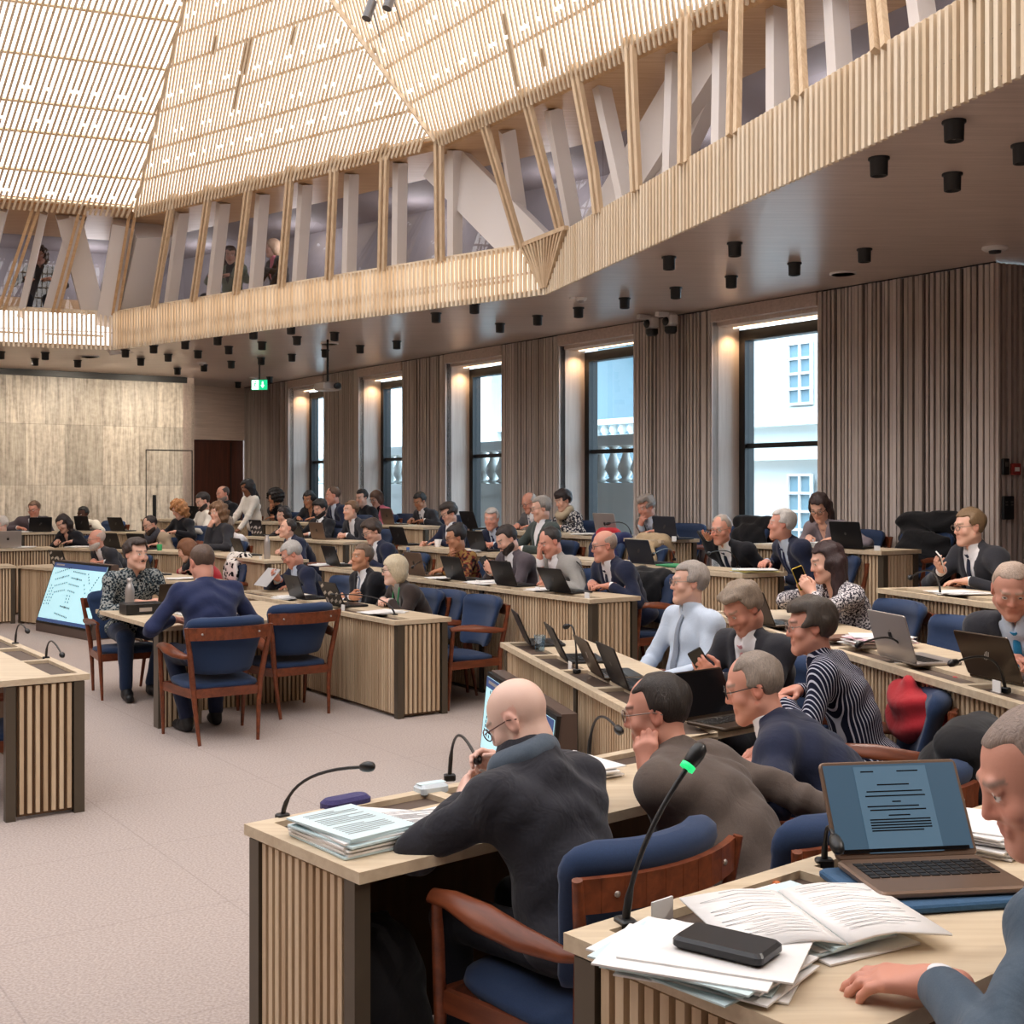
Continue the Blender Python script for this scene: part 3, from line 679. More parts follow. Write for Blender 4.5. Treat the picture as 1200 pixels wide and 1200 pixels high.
# ================= desks
def desk(a, b, n, T, zb, label, ends=(False, False), miter=(0.0, 0.0), depth=.56, group=None, trays=True, fine=True, postat=None, ends_zb=None):
    """one run of desk: front top edge a-b, n towards the sitter, floor T under the sitter, zb under the front"""
    a = V2(a); b = V2(b); d = (b - a); L = d.length; d.normalize(); n = V2(n); n = (n - d * n.dot(d)).normalized()
    root = empty('council_desk', (a.x, a.y, zb)); tag(root, label, 'desk', group)
    rz = head(d); inv = Matrix.Translation((-a.x, -a.y, -zb))
    zt = T + .74
    def Q(u, v): return a + d * u + n * v - Vector((a.x, a.y, 0))
    def lim(v): return miter[0] * v / depth, L + miter[1] * v / depth
    TH = .032
    def plate(mb, u0, u1, v0, v1, z0, z1):
        """u0/u1 may be None = follow the mitred end"""
        l0, r0 = lim(v0); l1, r1 = lim(v1)
        p = [Q(l0 if u0 is None else u0, v0), Q(r0 if u1 is None else u1, v0), Q(r1 if u1 is None else u1, v1), Q(l1 if u0 is None else u0, v1)]
        mb.prism([(q.x, q.y) for q in p], z0 - zb, z1 - zb)
    mb = MB()
    if trays:
        cells = max(1, round((L - .1) / .66)); cw = (L - .1) / cells
        plate(mb, None, None, 0, .045, zt - TH, zt); plate(mb, None, None, .185, depth, zt - TH, zt)
        xs = [.05 + i * cw for i in range(cells + 1)]; gap = .05
        edges = [None] + [x for i in range(cells) for x in (.05 + i * cw + gap / 2, .05 + (i + 1) * cw - gap / 2)] + [None]
        for i in range(0, len(edges), 2): plate(mb, edges[i], edges[i + 1], .045, .185, zt - TH, zt)
        mb.obj('worktop', OAK, root)
        for i in range(cells):
            t = MB(); u0, u1 = .05 + i * cw + gap / 2, .05 + (i + 1) * cw - gap / 2
            plate(t, u0, u1, .045, .185, zt - TH, zt - .018)
            t.obj('tray', TRAY, root)
    else:
        plate(mb, None, None, 0, depth, zt - TH, zt); mb.obj('worktop', OAK, root)
    # front: slatted panels between dark posts
    span = 1.32; k = max(1, round(L / span)); pw = L / k
    cuts = postat or [i * pw for i in range(k + 1)]
    hi = zt - TH - .004
    def slats(mb, p0, p1, out, z0, z1):
        dd = p1 - p0; l = dd.length; dd = dd.normalized(); r = head(dd)
        c = (p0 + p1) / 2 - out * .02; mb.box((c.x, c.y, (z0 + z1) / 2), (l, .02, z1 - z0), r, 1)
        m = max(1, int(l / .037)); st = l / m
        for i in range(m):
            c = p0 + dd * (st * (i + .5)); mb.box((c.x, c.y, (z0 + z1) / 2 + .006), (.021, .022, z1 - z0 - .02), r, 0)
    for i in range(len(cuts) - 1):
        m = MB(); x0 = cuts[i] + (.035 if i else .05); x1 = cuts[i + 1] - .035
        slats(m, Q(x0, .045), Q(x1, .045), n * -1, .015, hi - zb); m.obj('front_panel', [OAKSLAT, OAKEDGE], root)
    for i, x in enumerate(cuts):
        c = Q(min(max(x, .03), L - .03), .055); MB().box((c.x, c.y, (hi - zb) / 2), (.055, .055, hi - zb), rz).obj('post', DARKM, root)
    for e, flag in ((0, ends[0]), (1, ends[1])):
        if not flag: continue
        m = MB(); u = .02 if e == 0 else L - .02; o = d * (-1 if e == 0 else 1)
        l1 = lim(depth)[e]; p0, p1 = Q(u, .085), Q(l1 + (.02 if e == 0 else -.02), depth - .09)
        slats(m, p0, p1, o, .015, hi - zb); m.obj('end_panel', [OAKSLAT, OAKEDGE], root)
        c = Q(l1 + (.03 if e == 0 else -.03), depth - .055); MB().box((c.x, c.y, (hi - zb) / 2), (.05, .05, hi - zb), rz).obj('post', DARKM, root)
    # modesty back inside the knee space
    return root
# ================= chair
def rings(mb, rs, m=0, cap=True):
    n = len(rs[0]); mb.add([p for r in rs for p in r], [(i * n + j, i * n + (j + 1) % n, (i + 1) * n + (j + 1) % n, (i + 1) * n + j) for i in range(len(rs) - 1) for j in range(n)], m, True)
    if cap: mb.add(rs[0], [tuple(reversed(range(n)))], m, True); mb.add(rs[-1], [tuple(range(n))], m, True)
    return mb
def squircle(cx, cy, hx, hy, z, n=28, p=3.0, bow=0.0, tilt=0.0):
    out = []
    for j in range(n):
        q = 2 * PI * j / n; c, s = math.cos(q), math.sin(q)
        x = hx * math.copysign(abs(c) ** (2 / p), c); y = hy * math.copysign(abs(s) ** (2 / p), s)
        out.append((cx + x, cy + y + bow * (x / max(hx, .01)) ** 2, z + tilt * y))
    return out
def make_chair(label):
    r = empty('armchair'); tag(r, label, 'chair', None)
    mb = MB()       # seat cushion
    for_ = [(.352, .22), (.36, .245), (.38, .26), (.402, .255), (.413, .22), (.416, .12)]
    rings(mb, [squircle(0, .02, hx * 1.04, hx * .96, z, 28, 4, 0, .04) for z, hx in for_]); mb.obj('seat_cushion', BLUE, r)
    mb = MB()       # backrest: one padded shell, bowed round the sitter, with a roll at the top
    rs = []
    for v, hx, th in ((0, .16, .012), (.02, .20, .03), (.1, .215, .042), (.35, .235, .04), (.6, .26, .04), (.75, .272, .04), (.80, .278, .052), (.86, .278, .060), (.93, .268, .055), (.98, .24, .035), (1.0, .18, .012)):
        z = .46 + v * .40; y = -.205 - .10 * v; rs.append(squircle(0, y, hx, th, z + .0, 32, 2.8, .065))
    rings(mb, rs); mb.obj('backrest', BLUE, r)
    mb = MB()       # curved top rail behind the backrest
    pts = [(-.295 + .59 * k / 10, -.365 + .075 * ((k - 5) / 5) ** 2, .755) for k in range(11)]
    for (x0, y0, z0), (x1, y1, z1) in zip(pts[:-1], pts[1:]): mb.bar((x0, y0, z0), (x1, y1, z1), .022, .085)
    mb.obj('top_rail', TEAK, r)
    for s in (-1, 1):
        MB().tube([(s * .205, -.30, 0), (s * .225, -.262, .25), (s * .24, -.255, .42), (s * .268, -.285, .62), (s * .30, -.305, .80)], [.012, .017, .021, .019, .014], 10).obj('leg', TEAK, r)
        MB().tube([(s * .29, .25, 0), (s * .30, .24, .30), (s * .314, .232, .50), (s * .325, .225, .62)], [.011, .018, .018, .014], 10).obj('leg', TEAK, r)
        MB().tube([(s * .325, .25, .632), (s * .328, .16, .642), (s * .332, .02, .632), (s * .318, -.12, .612), (s * .290, -.24, .60), (s * .268, -.285, .60)], [(.022, .010), (.028, .010), (.040, .011), (.034, .012), (.022, .014), (.015, .015)], 10).obj('armrest', TEAK, r)
    mb = MB(); mb.bar((-.29, .235, .345), (.29, .235, .345), .022, .06); mb.bar((-.235, -.255, .345), (.235, -.255, .345), .022, .06)
    for s in (-1, 1): mb.bar((s * .295, .23, .345), (s * .237, -.25, .345), .022, .06)
    mb.obj('seat_rail', TEAK, r)
    for s in (-1, 1): MB().lathe([(.001, .004), (.008, .003), (.008, -.004)], (0, 0, 0), 10, 0, Matrix.Translation((s * .2, -.342, .755)) @ Matrix.Rotation(PI / 2, 4, 'X')).obj('rail_screw', SILVER, r)
    return r
CH0 = [None]
def chair(p, T, face, label, group='blue armchairs at the desks'):
    """face: heading the sitter looks along"""
    if CH0[0] is None:
        CH0[0] = make_chair(label); o = CH0[0]
    else: o = copy_tree(CH0[0])
    o.location = (p[0], p[1], T); o.rotation_euler = (0, 0, face - PI / 2); o['label'] = label; o['group'] = group
    return o
# ================= laptops
def make_laptop(shell, logo, kind, tilt, open_screen=None, big=1.0):
    r = empty('laptop'); w, dp = .325 * big, .222 * big
    MB().rbox((0, 0, .009), (w, dp, .016), .012).obj('base', shell, r)
    k = MB()
    for i in range(5):
        for j in range(13): k.box((-.132 * big + j * .022 * big, .02 - i * .02 * big + .045, .018), (.018 * big, .016 * big, .002))
    k.obj('keyboard', BLACKP, r)
    M = Matrix.Translation((0, dp / 2 - .004, .016)) @ Matrix.Rotation(-tilt, 4, 'X')      # hinge; lid rises along +z, back towards +y
    h = .215 * big
    lid = MB(); lid.rbox((0, 0, 0), (w, h, .008), .012, M=M @ Matrix.Translation((0, .004, h / 2)) @ Matrix.Rotation(PI / 2, 4, 'X')); lid.obj('lid', shell, r)
    sc = MB(); sc.box((0, 0, 0), (w - .016, h - .022, .002), M=M @ Matrix.Translation((0, -.001, h / 2 + .003)) @ Matrix.Rotation(PI / 2, 4, 'X')); sc.obj('screen', open_screen or SCREENDARK, r)
    B = M @ Matrix.Translation((0, .0085, h * .52)) @ Matrix.Rotation(-PI / 2, 4, 'X') @ Matrix.Rotation(PI, 4, 'Z')
    lg = MB()
    if kind == 'slashes':
        for i, (x, l0) in enumerate(((-.014, .026), (-.005, .04), (.005, .04), (.014, .026))):
            lg.bar(B @ Vector((x - .006, -l0 / 2 + (i - 1.5) * .004, .0008)), B @ Vector((x + .006, l0 / 2 + (i - 1.5) * .004, .0008)), .0035, .001, B.to_3x3() @ Vector((0, 0, 1)))
    elif kind == 'fruit':
        pts = [(.000, .013), (.009, .017), (.017, .012), (.013, .004), (.017, -.006), (.010, -.019), (.003, -.021), (0, -.019), (-.003, -.021), (-.010, -.019), (-.017, -.006), (-.017, .009), (-.009, .017)]
        lg.add([B @ Vector((x, y, .001)) for x, y in pts], [tuple(range(len(pts)))]); lg.add([B @ Vector((x, y, .001)) for x, y in ((.001, .019), (.007, .022), (.008, .029), (.002, .026))], [(0, 1, 2, 3)])
    elif kind == 'stickers':
        rnd = random.Random(5)
        for i in range(9):
            x, y = -.12 + (i % 4) * .075 + rnd.uniform(-.015, .015), -.07 + (i // 4) * .068
            if i in (0, 6): lg.add([B @ Vector((x + .026 * math.cos(q), y + .026 * math.sin(q), .001)) for q in [2 * PI * j / 18 for j in range(18)]], [tuple(range(18))])
            else: lg.add([B @ Vector((x + sx * .03, y + sy * .012 + sx * .012, .001)) for sx, sy in ((-1, -1), (1, -1), (1, 1), (-1, 1))], [(0, 1, 2, 3)])
    else: lg.add([B @ Vector((.012 * math.cos(q), .012 * math.sin(q), .001)) for q in [2 * PI * j / 14 for j in range(14)]], [tuple(range(14))])
    lg.obj('logo', logo, r)
    return r
LP0 = {}
def laptop(p, face, z, style, label, tilt=20):
    """face: heading of the user's look; p: centre of the base on the worktop"""
    key = (style, tilt)
    if key not in LP0:
        sh, lg, kd = {'black': (LAPBLACK, GREYM, 'slashes'), 'navy': (LAPNAVY, GREYM, 'slashes'), 'silver': (SILVER, DARKLOGO, 'fruit'), 'copper': (COPPER, DARKLOGO, 'fruit'), 'bronze': (BROWNLAP, LOGO, 'slashes'), 'stickers': (LAPBLACK, LOGO, 'stickers'), 'blackdot': (LAPBLACK, GREYM, 'dot')}[style]
        o = LP0[key] = make_laptop(sh, lg, kd, math.radians(tilt), big=1.08 if style == 'silver' else 1.0)
    else: o = copy_tree(LP0[key])
    o.location = (p[0], p[1], z + .001); o.rotation_euler = (0, 0, face - PI / 2); tag(o, label, 'laptop', 'laptops open on the desks')
    return o
# ================= microphones
def mic(base, tip, label, ring=False, bow=.6, s=1.0, group='gooseneck microphones on the desks'):
    base = Vector(base); tip = Vector(tip); r = empty('gooseneck_microphone', base); tag(r, label, 'microphone', group)
    t = tip - base; MB().rbox((0, 0, .012), (.03 * s, .04 * s, .024), .006, head(t)).obj('base', BLACKP, r)
    up = Vector((0, 0, t.z)); pts = []
    for k in range(13):
        u = k / 12; c = (1 - u) ** 2 * Vector((0, 0, .012)) + 2 * u * (1 - u) * Vector((t.x * .08, t.y * .08, max(t.z * bow * 1.6, .08))) + u * u * t; pts.append(c)
    MB().tube(pts, [.0075 * s] * 3 + [.0048 * s] * 10, 8).obj('gooseneck', BLACKM, r)
    d = (pts[-1] - pts[-2]).normalized(); M = Matrix.Translation(t) @ d.to_track_quat('Z', 'Y').to_matrix().to_4x4()
    MB().lathe([(.006 * s, 0), (.0105 * s, .004), (.014 * s, .016), (.0155 * s, .034), (.013 * s, .05), (.006 * s, .058), (.0005, .06)], (0, 0, 0), 16, 0, M).obj('foam_head', BLACKP, r)
    if ring: MB().lathe([(.0095 * s, -.004), (.0135 * s, -.003), (.0138 * s, .008), (.0118 * s, .009)], (0, 0, 0), 18, 0, M).obj('light_ring', GREENRING, r)
    return r
# ================= small things
def papers(p, z, rz, label, n=6, size=(.21, .297), m=None, spread=.06, th=.004, cat='papers', seed=1, mats=None, text=False):
    rnd = random.Random(seed); mb = MB(); ms = mats or [m or PAPER]
    for i in range(n):
        a = rz + rnd.uniform(-spread, spread) * 3; mb.box((rnd.uniform(-spread, spread) * .3, rnd.uniform(-spread, spread) * .3, th * (i + .5)), (size[0], size[1], th * .92), a, rnd.randrange(len(ms)))
    o = mb.obj('paper_stack', ms, None, (p[0], p[1], z + .0015)); tag(o, label, cat, 'papers on the desks')
    if text:
        t = MB(); a0 = rz
        for i in range(16):
            if i in (3, 9): continue
            wv = size[0] * (.72 if i % 5 else .45); t.box((0, 0, 0), (wv, .0022, .0006), M=Matrix.Rotation(a0, 4, 'Z') @ Matrix.Translation((-(size[0] * .72 - wv) / 2, size[1] * .4 - i * size[1] * .05, n * th + .0012)))
        t.obj('printed_lines', PRINT, o)
    return o
def nameplate(p, z, rz, label):
    e = empty('name_card', (p[0], p[1], z), rz); tag(e, label, 'name card', 'small white cards beside the microphones')
    MB().box((0, 0, .028), (.06, .004, .05)).obj('card', PAPER, e); MB().box((0, .0, .003), (.064, .02, .005)).obj('foot', SILVER, e)
    return e
def bottle(p, z, label, prof, m, capm, zc, cat='bottle'):
    e = empty('bottle', (p[0], p[1], z)); tag(e, label, cat)
    MB().lathe(prof, (0, 0, 0), 20).obj('body', m, e); MB().lathe([(prof[-1][0] + .003, zc), (prof[-1][0] + .003, zc + .025), (.001, zc + .026)], (0, 0, 0), 16).obj('cap', capm, e)
    return e
# ================= people: one continuous surface per body, grown from a distance field, with clothes and hair as children
def rot_to(y, z):
    """3x3 whose +y column is y and whose +z is near z"""
    y = np.array(y, float); y /= np.linalg.norm(y); z = np.array(z, float); x = np.cross(y, z); x /= np.linalg.norm(x); z = np.cross(x, y)
    return np.stack([x, y, z], 1)
def eul(pitch, yaw, roll=0.0):
    """head turn: yaw about z (positive to its own left), pitch (positive looks down), roll"""
    return np.array(Matrix.Rotation(yaw, 3, 'Z') @ Matrix.Rotation(-pitch, 3, 'X') @ Matrix.Rotation(roll, 3, 'Y'))
class SDF:
    def __init__(s): s.ops = []
    def rc(s, a, b, ra, rb=None, k=.02, op='u'): s.ops.append((op, k, 'rc', np.array(a, float), np.array(b, float), ra, ra if rb is None else rb)); return s
    def el(s, c, r, R=None, k=.02, op='u'): s.ops.append((op, k, 'el', np.array(c, float), np.array(r, float), R)); return s
    def fn(s, f, k=.0, op='u'): s.ops.append((op, k, 'fn', f)); return s
    def __call__(s, P):
        d = None
        for o in s.ops:
            op, k, t = o[:3]
            if t == 'rc':
                a, b, ra, rb = o[3:]; ab = b - a; L = ab @ ab
                h = np.clip(((P - a) @ ab) / L, 0, 1) if L > 1e-12 else np.zeros(len(P))
                q = P - a - h[:, None] * ab; e = np.sqrt((q * q).sum(1)) - (ra + (rb - ra) * h)
            elif t == 'el':
                c, r, R = o[3:]; q = P - c
                if R is not None: q = q @ R
                k0 = np.sqrt(((q / r) ** 2).sum(1)); k1 = np.sqrt(((q / (r * r)) ** 2).sum(1)); e = k0 * (k0 - 1) / np.maximum(k1, 1e-9)
            else: e = o[3](P)
            if op == 'disp': d = d + e; continue
            if d is None: d = e; continue
            if op == 'u':
                if k > 0: h = np.maximum(k - np.abs(d - e), 0) / k; d = np.minimum(d, e) - h * h * k * .25
                else: d = np.minimum(d, e)
            elif op == 's':
                if k > 0: h = np.maximum(k - np.abs(d + e), 0) / k; d = np.maximum(d, -e) + h * h * k * .25
                else: d = np.maximum(d, -e)
            elif op == 'i': d = np.maximum(d, e)
        return d
    def mesh(s, lo, hi, h):
        """surface nets on a sparse grid"""
        lo = np.array(lo, float); B = 6
        nb = np.maximum(1, np.ceil((np.array(hi) - lo) / h / B).astype(int)); n = nb * B
        g = np.stack(np.meshgrid(*[np.arange(k) for k in nb], indexing='ij'), -1).reshape(-1, 3)
        cen = lo + (g * B + (B - 1) / 2) * h
        dc = s(cen); act = np.abs(dc) < (B / 2 * 1.9 * h + 2.5 * h + .006)
        V = np.repeat(np.repeat(np.repeat(np.sign(dc).reshape(nb), B, 0), B, 1), B, 2).astype(np.float32)
        ga = g[act]
        if len(ga) == 0: return np.zeros((0, 3)), np.zeros((0, 4), int)
        loc = np.stack(np.meshgrid(*[np.arange(B)] * 3, indexing='ij'), -1).reshape(-1, 3)
        idx = (ga[:, None, :] * B + loc[None]).reshape(-1, 3)
        val = s(lo + idx * h); V[idx[:, 0], idx[:, 1], idx[:, 2]] = val
        for ax in range(3):
            sl = [slice(None)] * 3
            for q in (0, -1): sl[ax] = q; V[tuple(sl)] = np.maximum(V[tuple(sl)], 1e-3)
        S = V < 0
        cnt = np.zeros(tuple(n - 1), np.int8)
        for i in (0, 1):
            for j in (0, 1):
                for k in (0, 1): cnt += S[i:n[0] - 1 + i, j:n[1] - 1 + j, k:n[2] - 1 + k]
        cells = np.argwhere((cnt > 0) & (cnt < 8))
        if len(cells) == 0: return np.zeros((0, 3)), np.zeros((0, 4), int)
        acc = np.zeros((len(cells), 3)); num = np.zeros(len(cells))
        cor = np.array([(i, j, k) for i in (0, 1) for j in (0, 1) for k in (0, 1)])
        cv = np.stack([V[cells[:, 0] + c[0], cells[:, 1] + c[1], cells[:, 2] + c[2]] for c in cor], 1)
        for a in range(8):
            for b in range(a + 1, 8):
                if np.abs(cor[a] - cor[b]).sum() != 1: continue
                m = (cv[:, a] < 0) != (cv[:, b] < 0); t = cv[m, a] / (cv[m, a] - cv[m, b])
                acc[m] += cor[a] + t[:, None] * (cor[b] - cor[a]); num[m] += 1
        verts = lo + (cells + acc / num[:, None]) * h
        ID = -np.ones(tuple(n - 1), int); ID[cells[:, 0], cells[:, 1], cells[:, 2]] = np.arange(len(cells))
        quads = []
        for ax in range(3):
            u, v = (ax + 1) % 3, (ax + 2) % 3
            s0 = [slice(0, n[0]), slice(0, n[1]), slice(0, n[2])]; s1 = list(s0); s0[ax] = slice(0, n[ax] - 1); s1[ax] = slice(1, n[ax])
            A = S[tuple(s0)]; C = S[tuple(s1)]; e = np.argwhere(A != C)
            e = e[(e[:, u] > 0) & (e[:, v] > 0) & (e[:, u] < n[u] - 1) & (e[:, v] < n[v] - 1)]
            du = np.zeros(3, int); du[u] = 1; dv = np.zeros(3, int); dv[v] = 1
            q = np.stack([ID[tuple((e - du - dv).T)], ID[tuple((e - dv).T)], ID[tuple(e.T)], ID[tuple((e - du).T)]], 1)
            fl = ~A[tuple(e.T)]; q[fl] = q[fl][:, ::-1]; quads.append(q)
        Q = np.concatenate(quads); return verts, Q[(Q >= 0).all(1)]
def np_mesh(name, parts, mats, cols=None):
    """parts: [(verts, quads, material index)]"""
    vs = np.concatenate([p[0] for p in parts]); off = 0; qs = []; mi = []
    for v, q, m in parts: qs.append(q + off); mi.append(np.full(len(q), m)); off += len(v)
    qs = np.concatenate(qs); mi = np.concatenate(mi)
    me = bpy.data.meshes.new(name); me.vertices.add(len(vs)); me.vertices.foreach_set('co', vs.astype(np.float32).ravel())
    me.loops.add(len(qs) * 4); me.loops.foreach_set('vertex_index', qs.astype(np.int32).ravel())
    me.polygons.add(len(qs)); me.polygons.foreach_set('loop_start', np.arange(len(qs), dtype=np.int32) * 4)
    me.polygons.foreach_set('material_index', mi.astype(np.int32)); me.polygons.foreach_set('use_smooth', np.ones(len(qs), bool))
    for m in mats: me.materials.append(m)
    if cols is not None:
        a = me.color_attributes.new('Tone', 'FLOAT_COLOR', 'POINT'); c = np.ones((len(vs), 4), np.float32); c[:, :3] = cols; a.data.foreach_set('color', c.ravel())
    me.update(calc_edges=True); me.validate(); return me
def _skin(nt, b):
    at = nd(nt, 'ShaderNodeAttribute', _attribute_name='Tone'); nt.links.new(at.outputs['Color'], b.inputs['Base Color'])
    b.inputs['Subsurface Weight'].default_value = 0.0
    tc = nd(nt, 'ShaderNodeTexCoord'); nz = nd(nt, 'ShaderNodeTexNoise', Scale=160.0, Detail=3.0); nt.links.new(tc.outputs['Object'], nz.inputs['Vector'])
    bp = nd(nt, 'ShaderNodeBump', Strength=.12, Distance=.002); nt.links.new(nz.outputs['Fac'], bp.inputs['Height']); nt.links.new(bp.outputs['Normal'], b.inputs['Normal'])
SKIN = mat('skin', None, 0.45, spec=0.4, build=_skin)
def hairmat(c):
    def bld(nt, b):
        tc = nd(nt, 'ShaderNodeTexCoord'); mp = nd(nt, 'ShaderNodeMapping'); mp.inputs['Scale'].default_value = (90, 90, 16); nt.links.new(tc.outputs['Object'], mp.inputs['Vector'])
        nz = nd(nt, 'ShaderNodeTexNoise', Scale=1.5, Detail=4.0, Distortion=1.2); nt.links.new(mp.outputs['Vector'], nz.inputs['Vector'])
        L = srgb(c); mx = nd(nt, 'ShaderNodeMix', _data_type='RGBA'); mx.inputs['A'].default_value = (*[x * .55 for x in L], 1); mx.inputs['B'].default_value = (*[min(1, x * 1.5 + .01) for x in L], 1)
        nt.links.new(nz.outputs['Fac'], mx.inputs['Factor']); nt.links.new(mx.outputs['Result'], b.inputs['Base Color'])
        bp = nd(nt, 'ShaderNodeBump', Strength=.6, Distance=.006); nt.links.new(nz.outputs['Fac'], bp.inputs['Height']); nt.links.new(bp.outputs['Normal'], b.inputs['Normal'])
    return mat('hair_' + c.strip('#'), None, .5, spec=.4, build=bld)
TONES = {'fair': '#e3b39c', 'pale': '#eac4b2', 'ruddy': '#d99c86', 'tan': '#c08a6a', 'olive': '#b98365', 'brown': '#8a5a41', 'dark': '#4a2c20'}
# one arm: shoulder -> elbow -> wrist
def elbow(s, w, l1, l2, pole):
    d = w - s; L = np.linalg.norm(d)
    if L > (l1 + l2) * .995: w = s + d / L * (l1 + l2) * .995; d = w - s; L = np.linalg.norm(d)
    u = d / L; x = (l1 * l1 - l2 * l2 + L * L) / (2 * L); y = math.sqrt(max(l1 * l1 - x * x, 1e-6))
    p = pole - u * (pole @ u); p /= np.linalg.norm(p); return s + u * x + p * y, w
def hand_sdf(S, w, f, pn, side, curl, k=.006, sc=1.0):
    """hand from wrist w; f finger direction, pn palm normal, side +1 right hand; curl 0..1. palm + four unequal fingers + thumb"""
    f = np.array(f, float); f /= np.linalg.norm(f); pn = np.array(pn, float); pn -= f * (pn @ f); pn /= np.linalg.norm(pn); x = np.cross(f, pn) * side   # x points to the thumb side
    w = np.array(w, float); pts = []
    base = [(.030, .088, .078), (.010, .094, .088), (-.010, .090, .082), (-.029, .080, .064)]
    S.rc(w - f * .03, w + f * .02, .026 * sc, .027 * sc, k=.015)
    for i, (bx, by, ln) in enumerate(base):
        kn = w + (f * by + x * bx) * sc
        S.rc(w + (f * .02 + x * bx * .55) * sc, kn, .0155 * sc, .0115 * sc, k=.018)
        a = curl * (.9 + .08 * i); p = kn; ang = a * .55; r0 = .0095
        for j, fr in enumerate((.45, .32, .25)):
            dirv = (f * math.cos(ang) + pn * math.sin(ang)) + x * (bx * 1.6) * (1 - curl) * .6; dirv /= np.linalg.norm(dirv)
            q = p + dirv * ln * fr * sc; S.rc(p, q, r0 * sc, (r0 - .0010) * sc, k=k); p = q; r0 -= .0010; ang += a * (1.0 if j == 0 else .8)
        pts.append(p)
    t0 = w + (f * .022 + x * .022 + pn * .006) * sc; t1 = t0 + (f * .032 + x * .030 + pn * (.008 + .014 * curl)) * sc; t2 = t1 + (f * .030 + x * (.010 - .016 * curl) + pn * .012) * sc; t3 = t2 + (f * .022 - x * .004 * (1 + curl) + pn * .008) * sc
    S.rc(t0, t1, .0155 * sc, .0125 * sc, k=.015); S.rc(t1, t2, .0115 * sc, .0100 * sc, k=k); S.rc(t2, t3, .0098 * sc, .0085 * sc, k=k)
def head_sdf(S, H, R, wide=1.0, jaw=1.0, nose=1.0, k=.02):
    def T(*p): return H + R @ (np.array(p, float) * np.array([wide, 1, 1]))
    S.el(T(0, -.014, .036), (.077 * wide, .096, .088), R, k=.02)
    S.el(T(0, .030, -.030), (.060 * wide, .060, .082), R, k=.03)
    for s in (-1, 1): S.rc(T(s * .050 * jaw, .005, -.052), T(s * .012, .070, -.094), .026, .020, k=.03)
    S.rc(T(-.010, .074, -.098), T(.010, .074, -.098), .0175, k=.02)
    S.rc(T(-.032, .080, .034), T(.032, .080, .034), .0105, k=.016)
    for s in (-1, 1):
        S.el(T(s * .040, .060, -.022), (.026, .024, .022), R, k=.02)
        S.el(T(s * .031, .098, .013), (.018, .018, .0115), R, k=.010, op='s')
        S.el(T(s * .031, .0755, .013), (.0125, .0125, .0125), R, k=0)
        S.rc(T(s * .018, .086, .0235), T(s * .044, .078, .0215), .0045, k=.006)          # upper lid
        S.rc(T(s * .019, .085, .0030), T(s * .043, .078, .0040), .0035, k=.006)
        S.el(T(s * .078, -.008, .002), (.0095, .021, .033), R, k=.006)
        S.el(T(s * .086, -.004, .004), (.006, .011, .019), R, k=.006, op='s')
    S.rc(T(0, .084, .024), T(0, .099 + .004 * nose, -.020), .0075, .0112 * nose, k=.014)
    for s in (-1, 1): S.el(T(s * .0115, .091, -.0245), (.0088, .010, .008), R, k=.008)
    S.rc(T(-.020, .0865, -.051), T(.020, .0865, -.051), .0065, k=.008); S.rc(T(-.016, .0865, -.063), T(.016, .0865, -.063), .0075, k=.008)
    S.rc(T(-.022, .0965, -.0565), T(.022, .0965, -.0565), .0032, k=.004, op='s')
    S.rc(T(0, -.016, -.04), T(0, -.014, -.075), .050, .050, k=.03)
def head_cols(v, H, R, tone, hairc, stubble=0.0, wide=1.0, lips=0.35, brows=True, bald=False):
    q = (v - H) @ R; q = q / np.array([wide, 1, 1]); c = np.tile(np.array(srgb(tone)), (len(v), 1)); X, Y, Z = np.abs(q[:, 0]), q[:, 1], q[:, 2]
    def mixin(m, col): c[:] = c * (1 - m[:, None]) + np.array(srgb(col)) * m[:, None]
    t = np.array(srgb(tone)); rosy = tuple(np.clip(t * np.array([1.0, .62, .58]), 0, 1))
    def mixl(m, col): c[:] = c * (1 - m[:, None]) + np.array(col) * m[:, None]
    g = lambda a, s: np.exp(-(a / s) ** 2)
    mixl(.35 * g(np.hypot(X - .04, Z + .02), .025) * (Y > .03), rosy); mixl(.4 * g(np.hypot(X, Z + .02), .018) * (Y > .09), rosy); mixl(.45 * (X > .074) * (np.abs(Z) < .045), rosy)
    mixl(np.clip(lips * 2 * g(np.hypot(X / 2.2, Z + .0575), .012) * (Y > .07), 0, .75), tuple(t * np.array([.72, .36, .34])))
    if stubble: mixl(stubble * ((Z < -.035) & (Y > -.01)) * 1.0, tuple(np.array(srgb(hairc)) * .7 + t * .2))
    e = (np.hypot(X - .031, Z - .013) < .0115) & (Y > .078); eo = np.hypot((X - .031), (Z - .0125) * 1.35)
    mixin(((eo < .0112) & (Y > .074)).astype(float) * .92, '#e9e2dc'); mixin(((eo < .0062) & (Y > .074)).astype(float), '#2b1d14')
    if brows: mixin(.85 * g((Z - .0365 - .05 * (.03 - np.abs(X - .03)) * .6) , .0055) * ((X > .010) & (X < .050)) * (Y > .06), hairc)
    return c
HAIR = {}
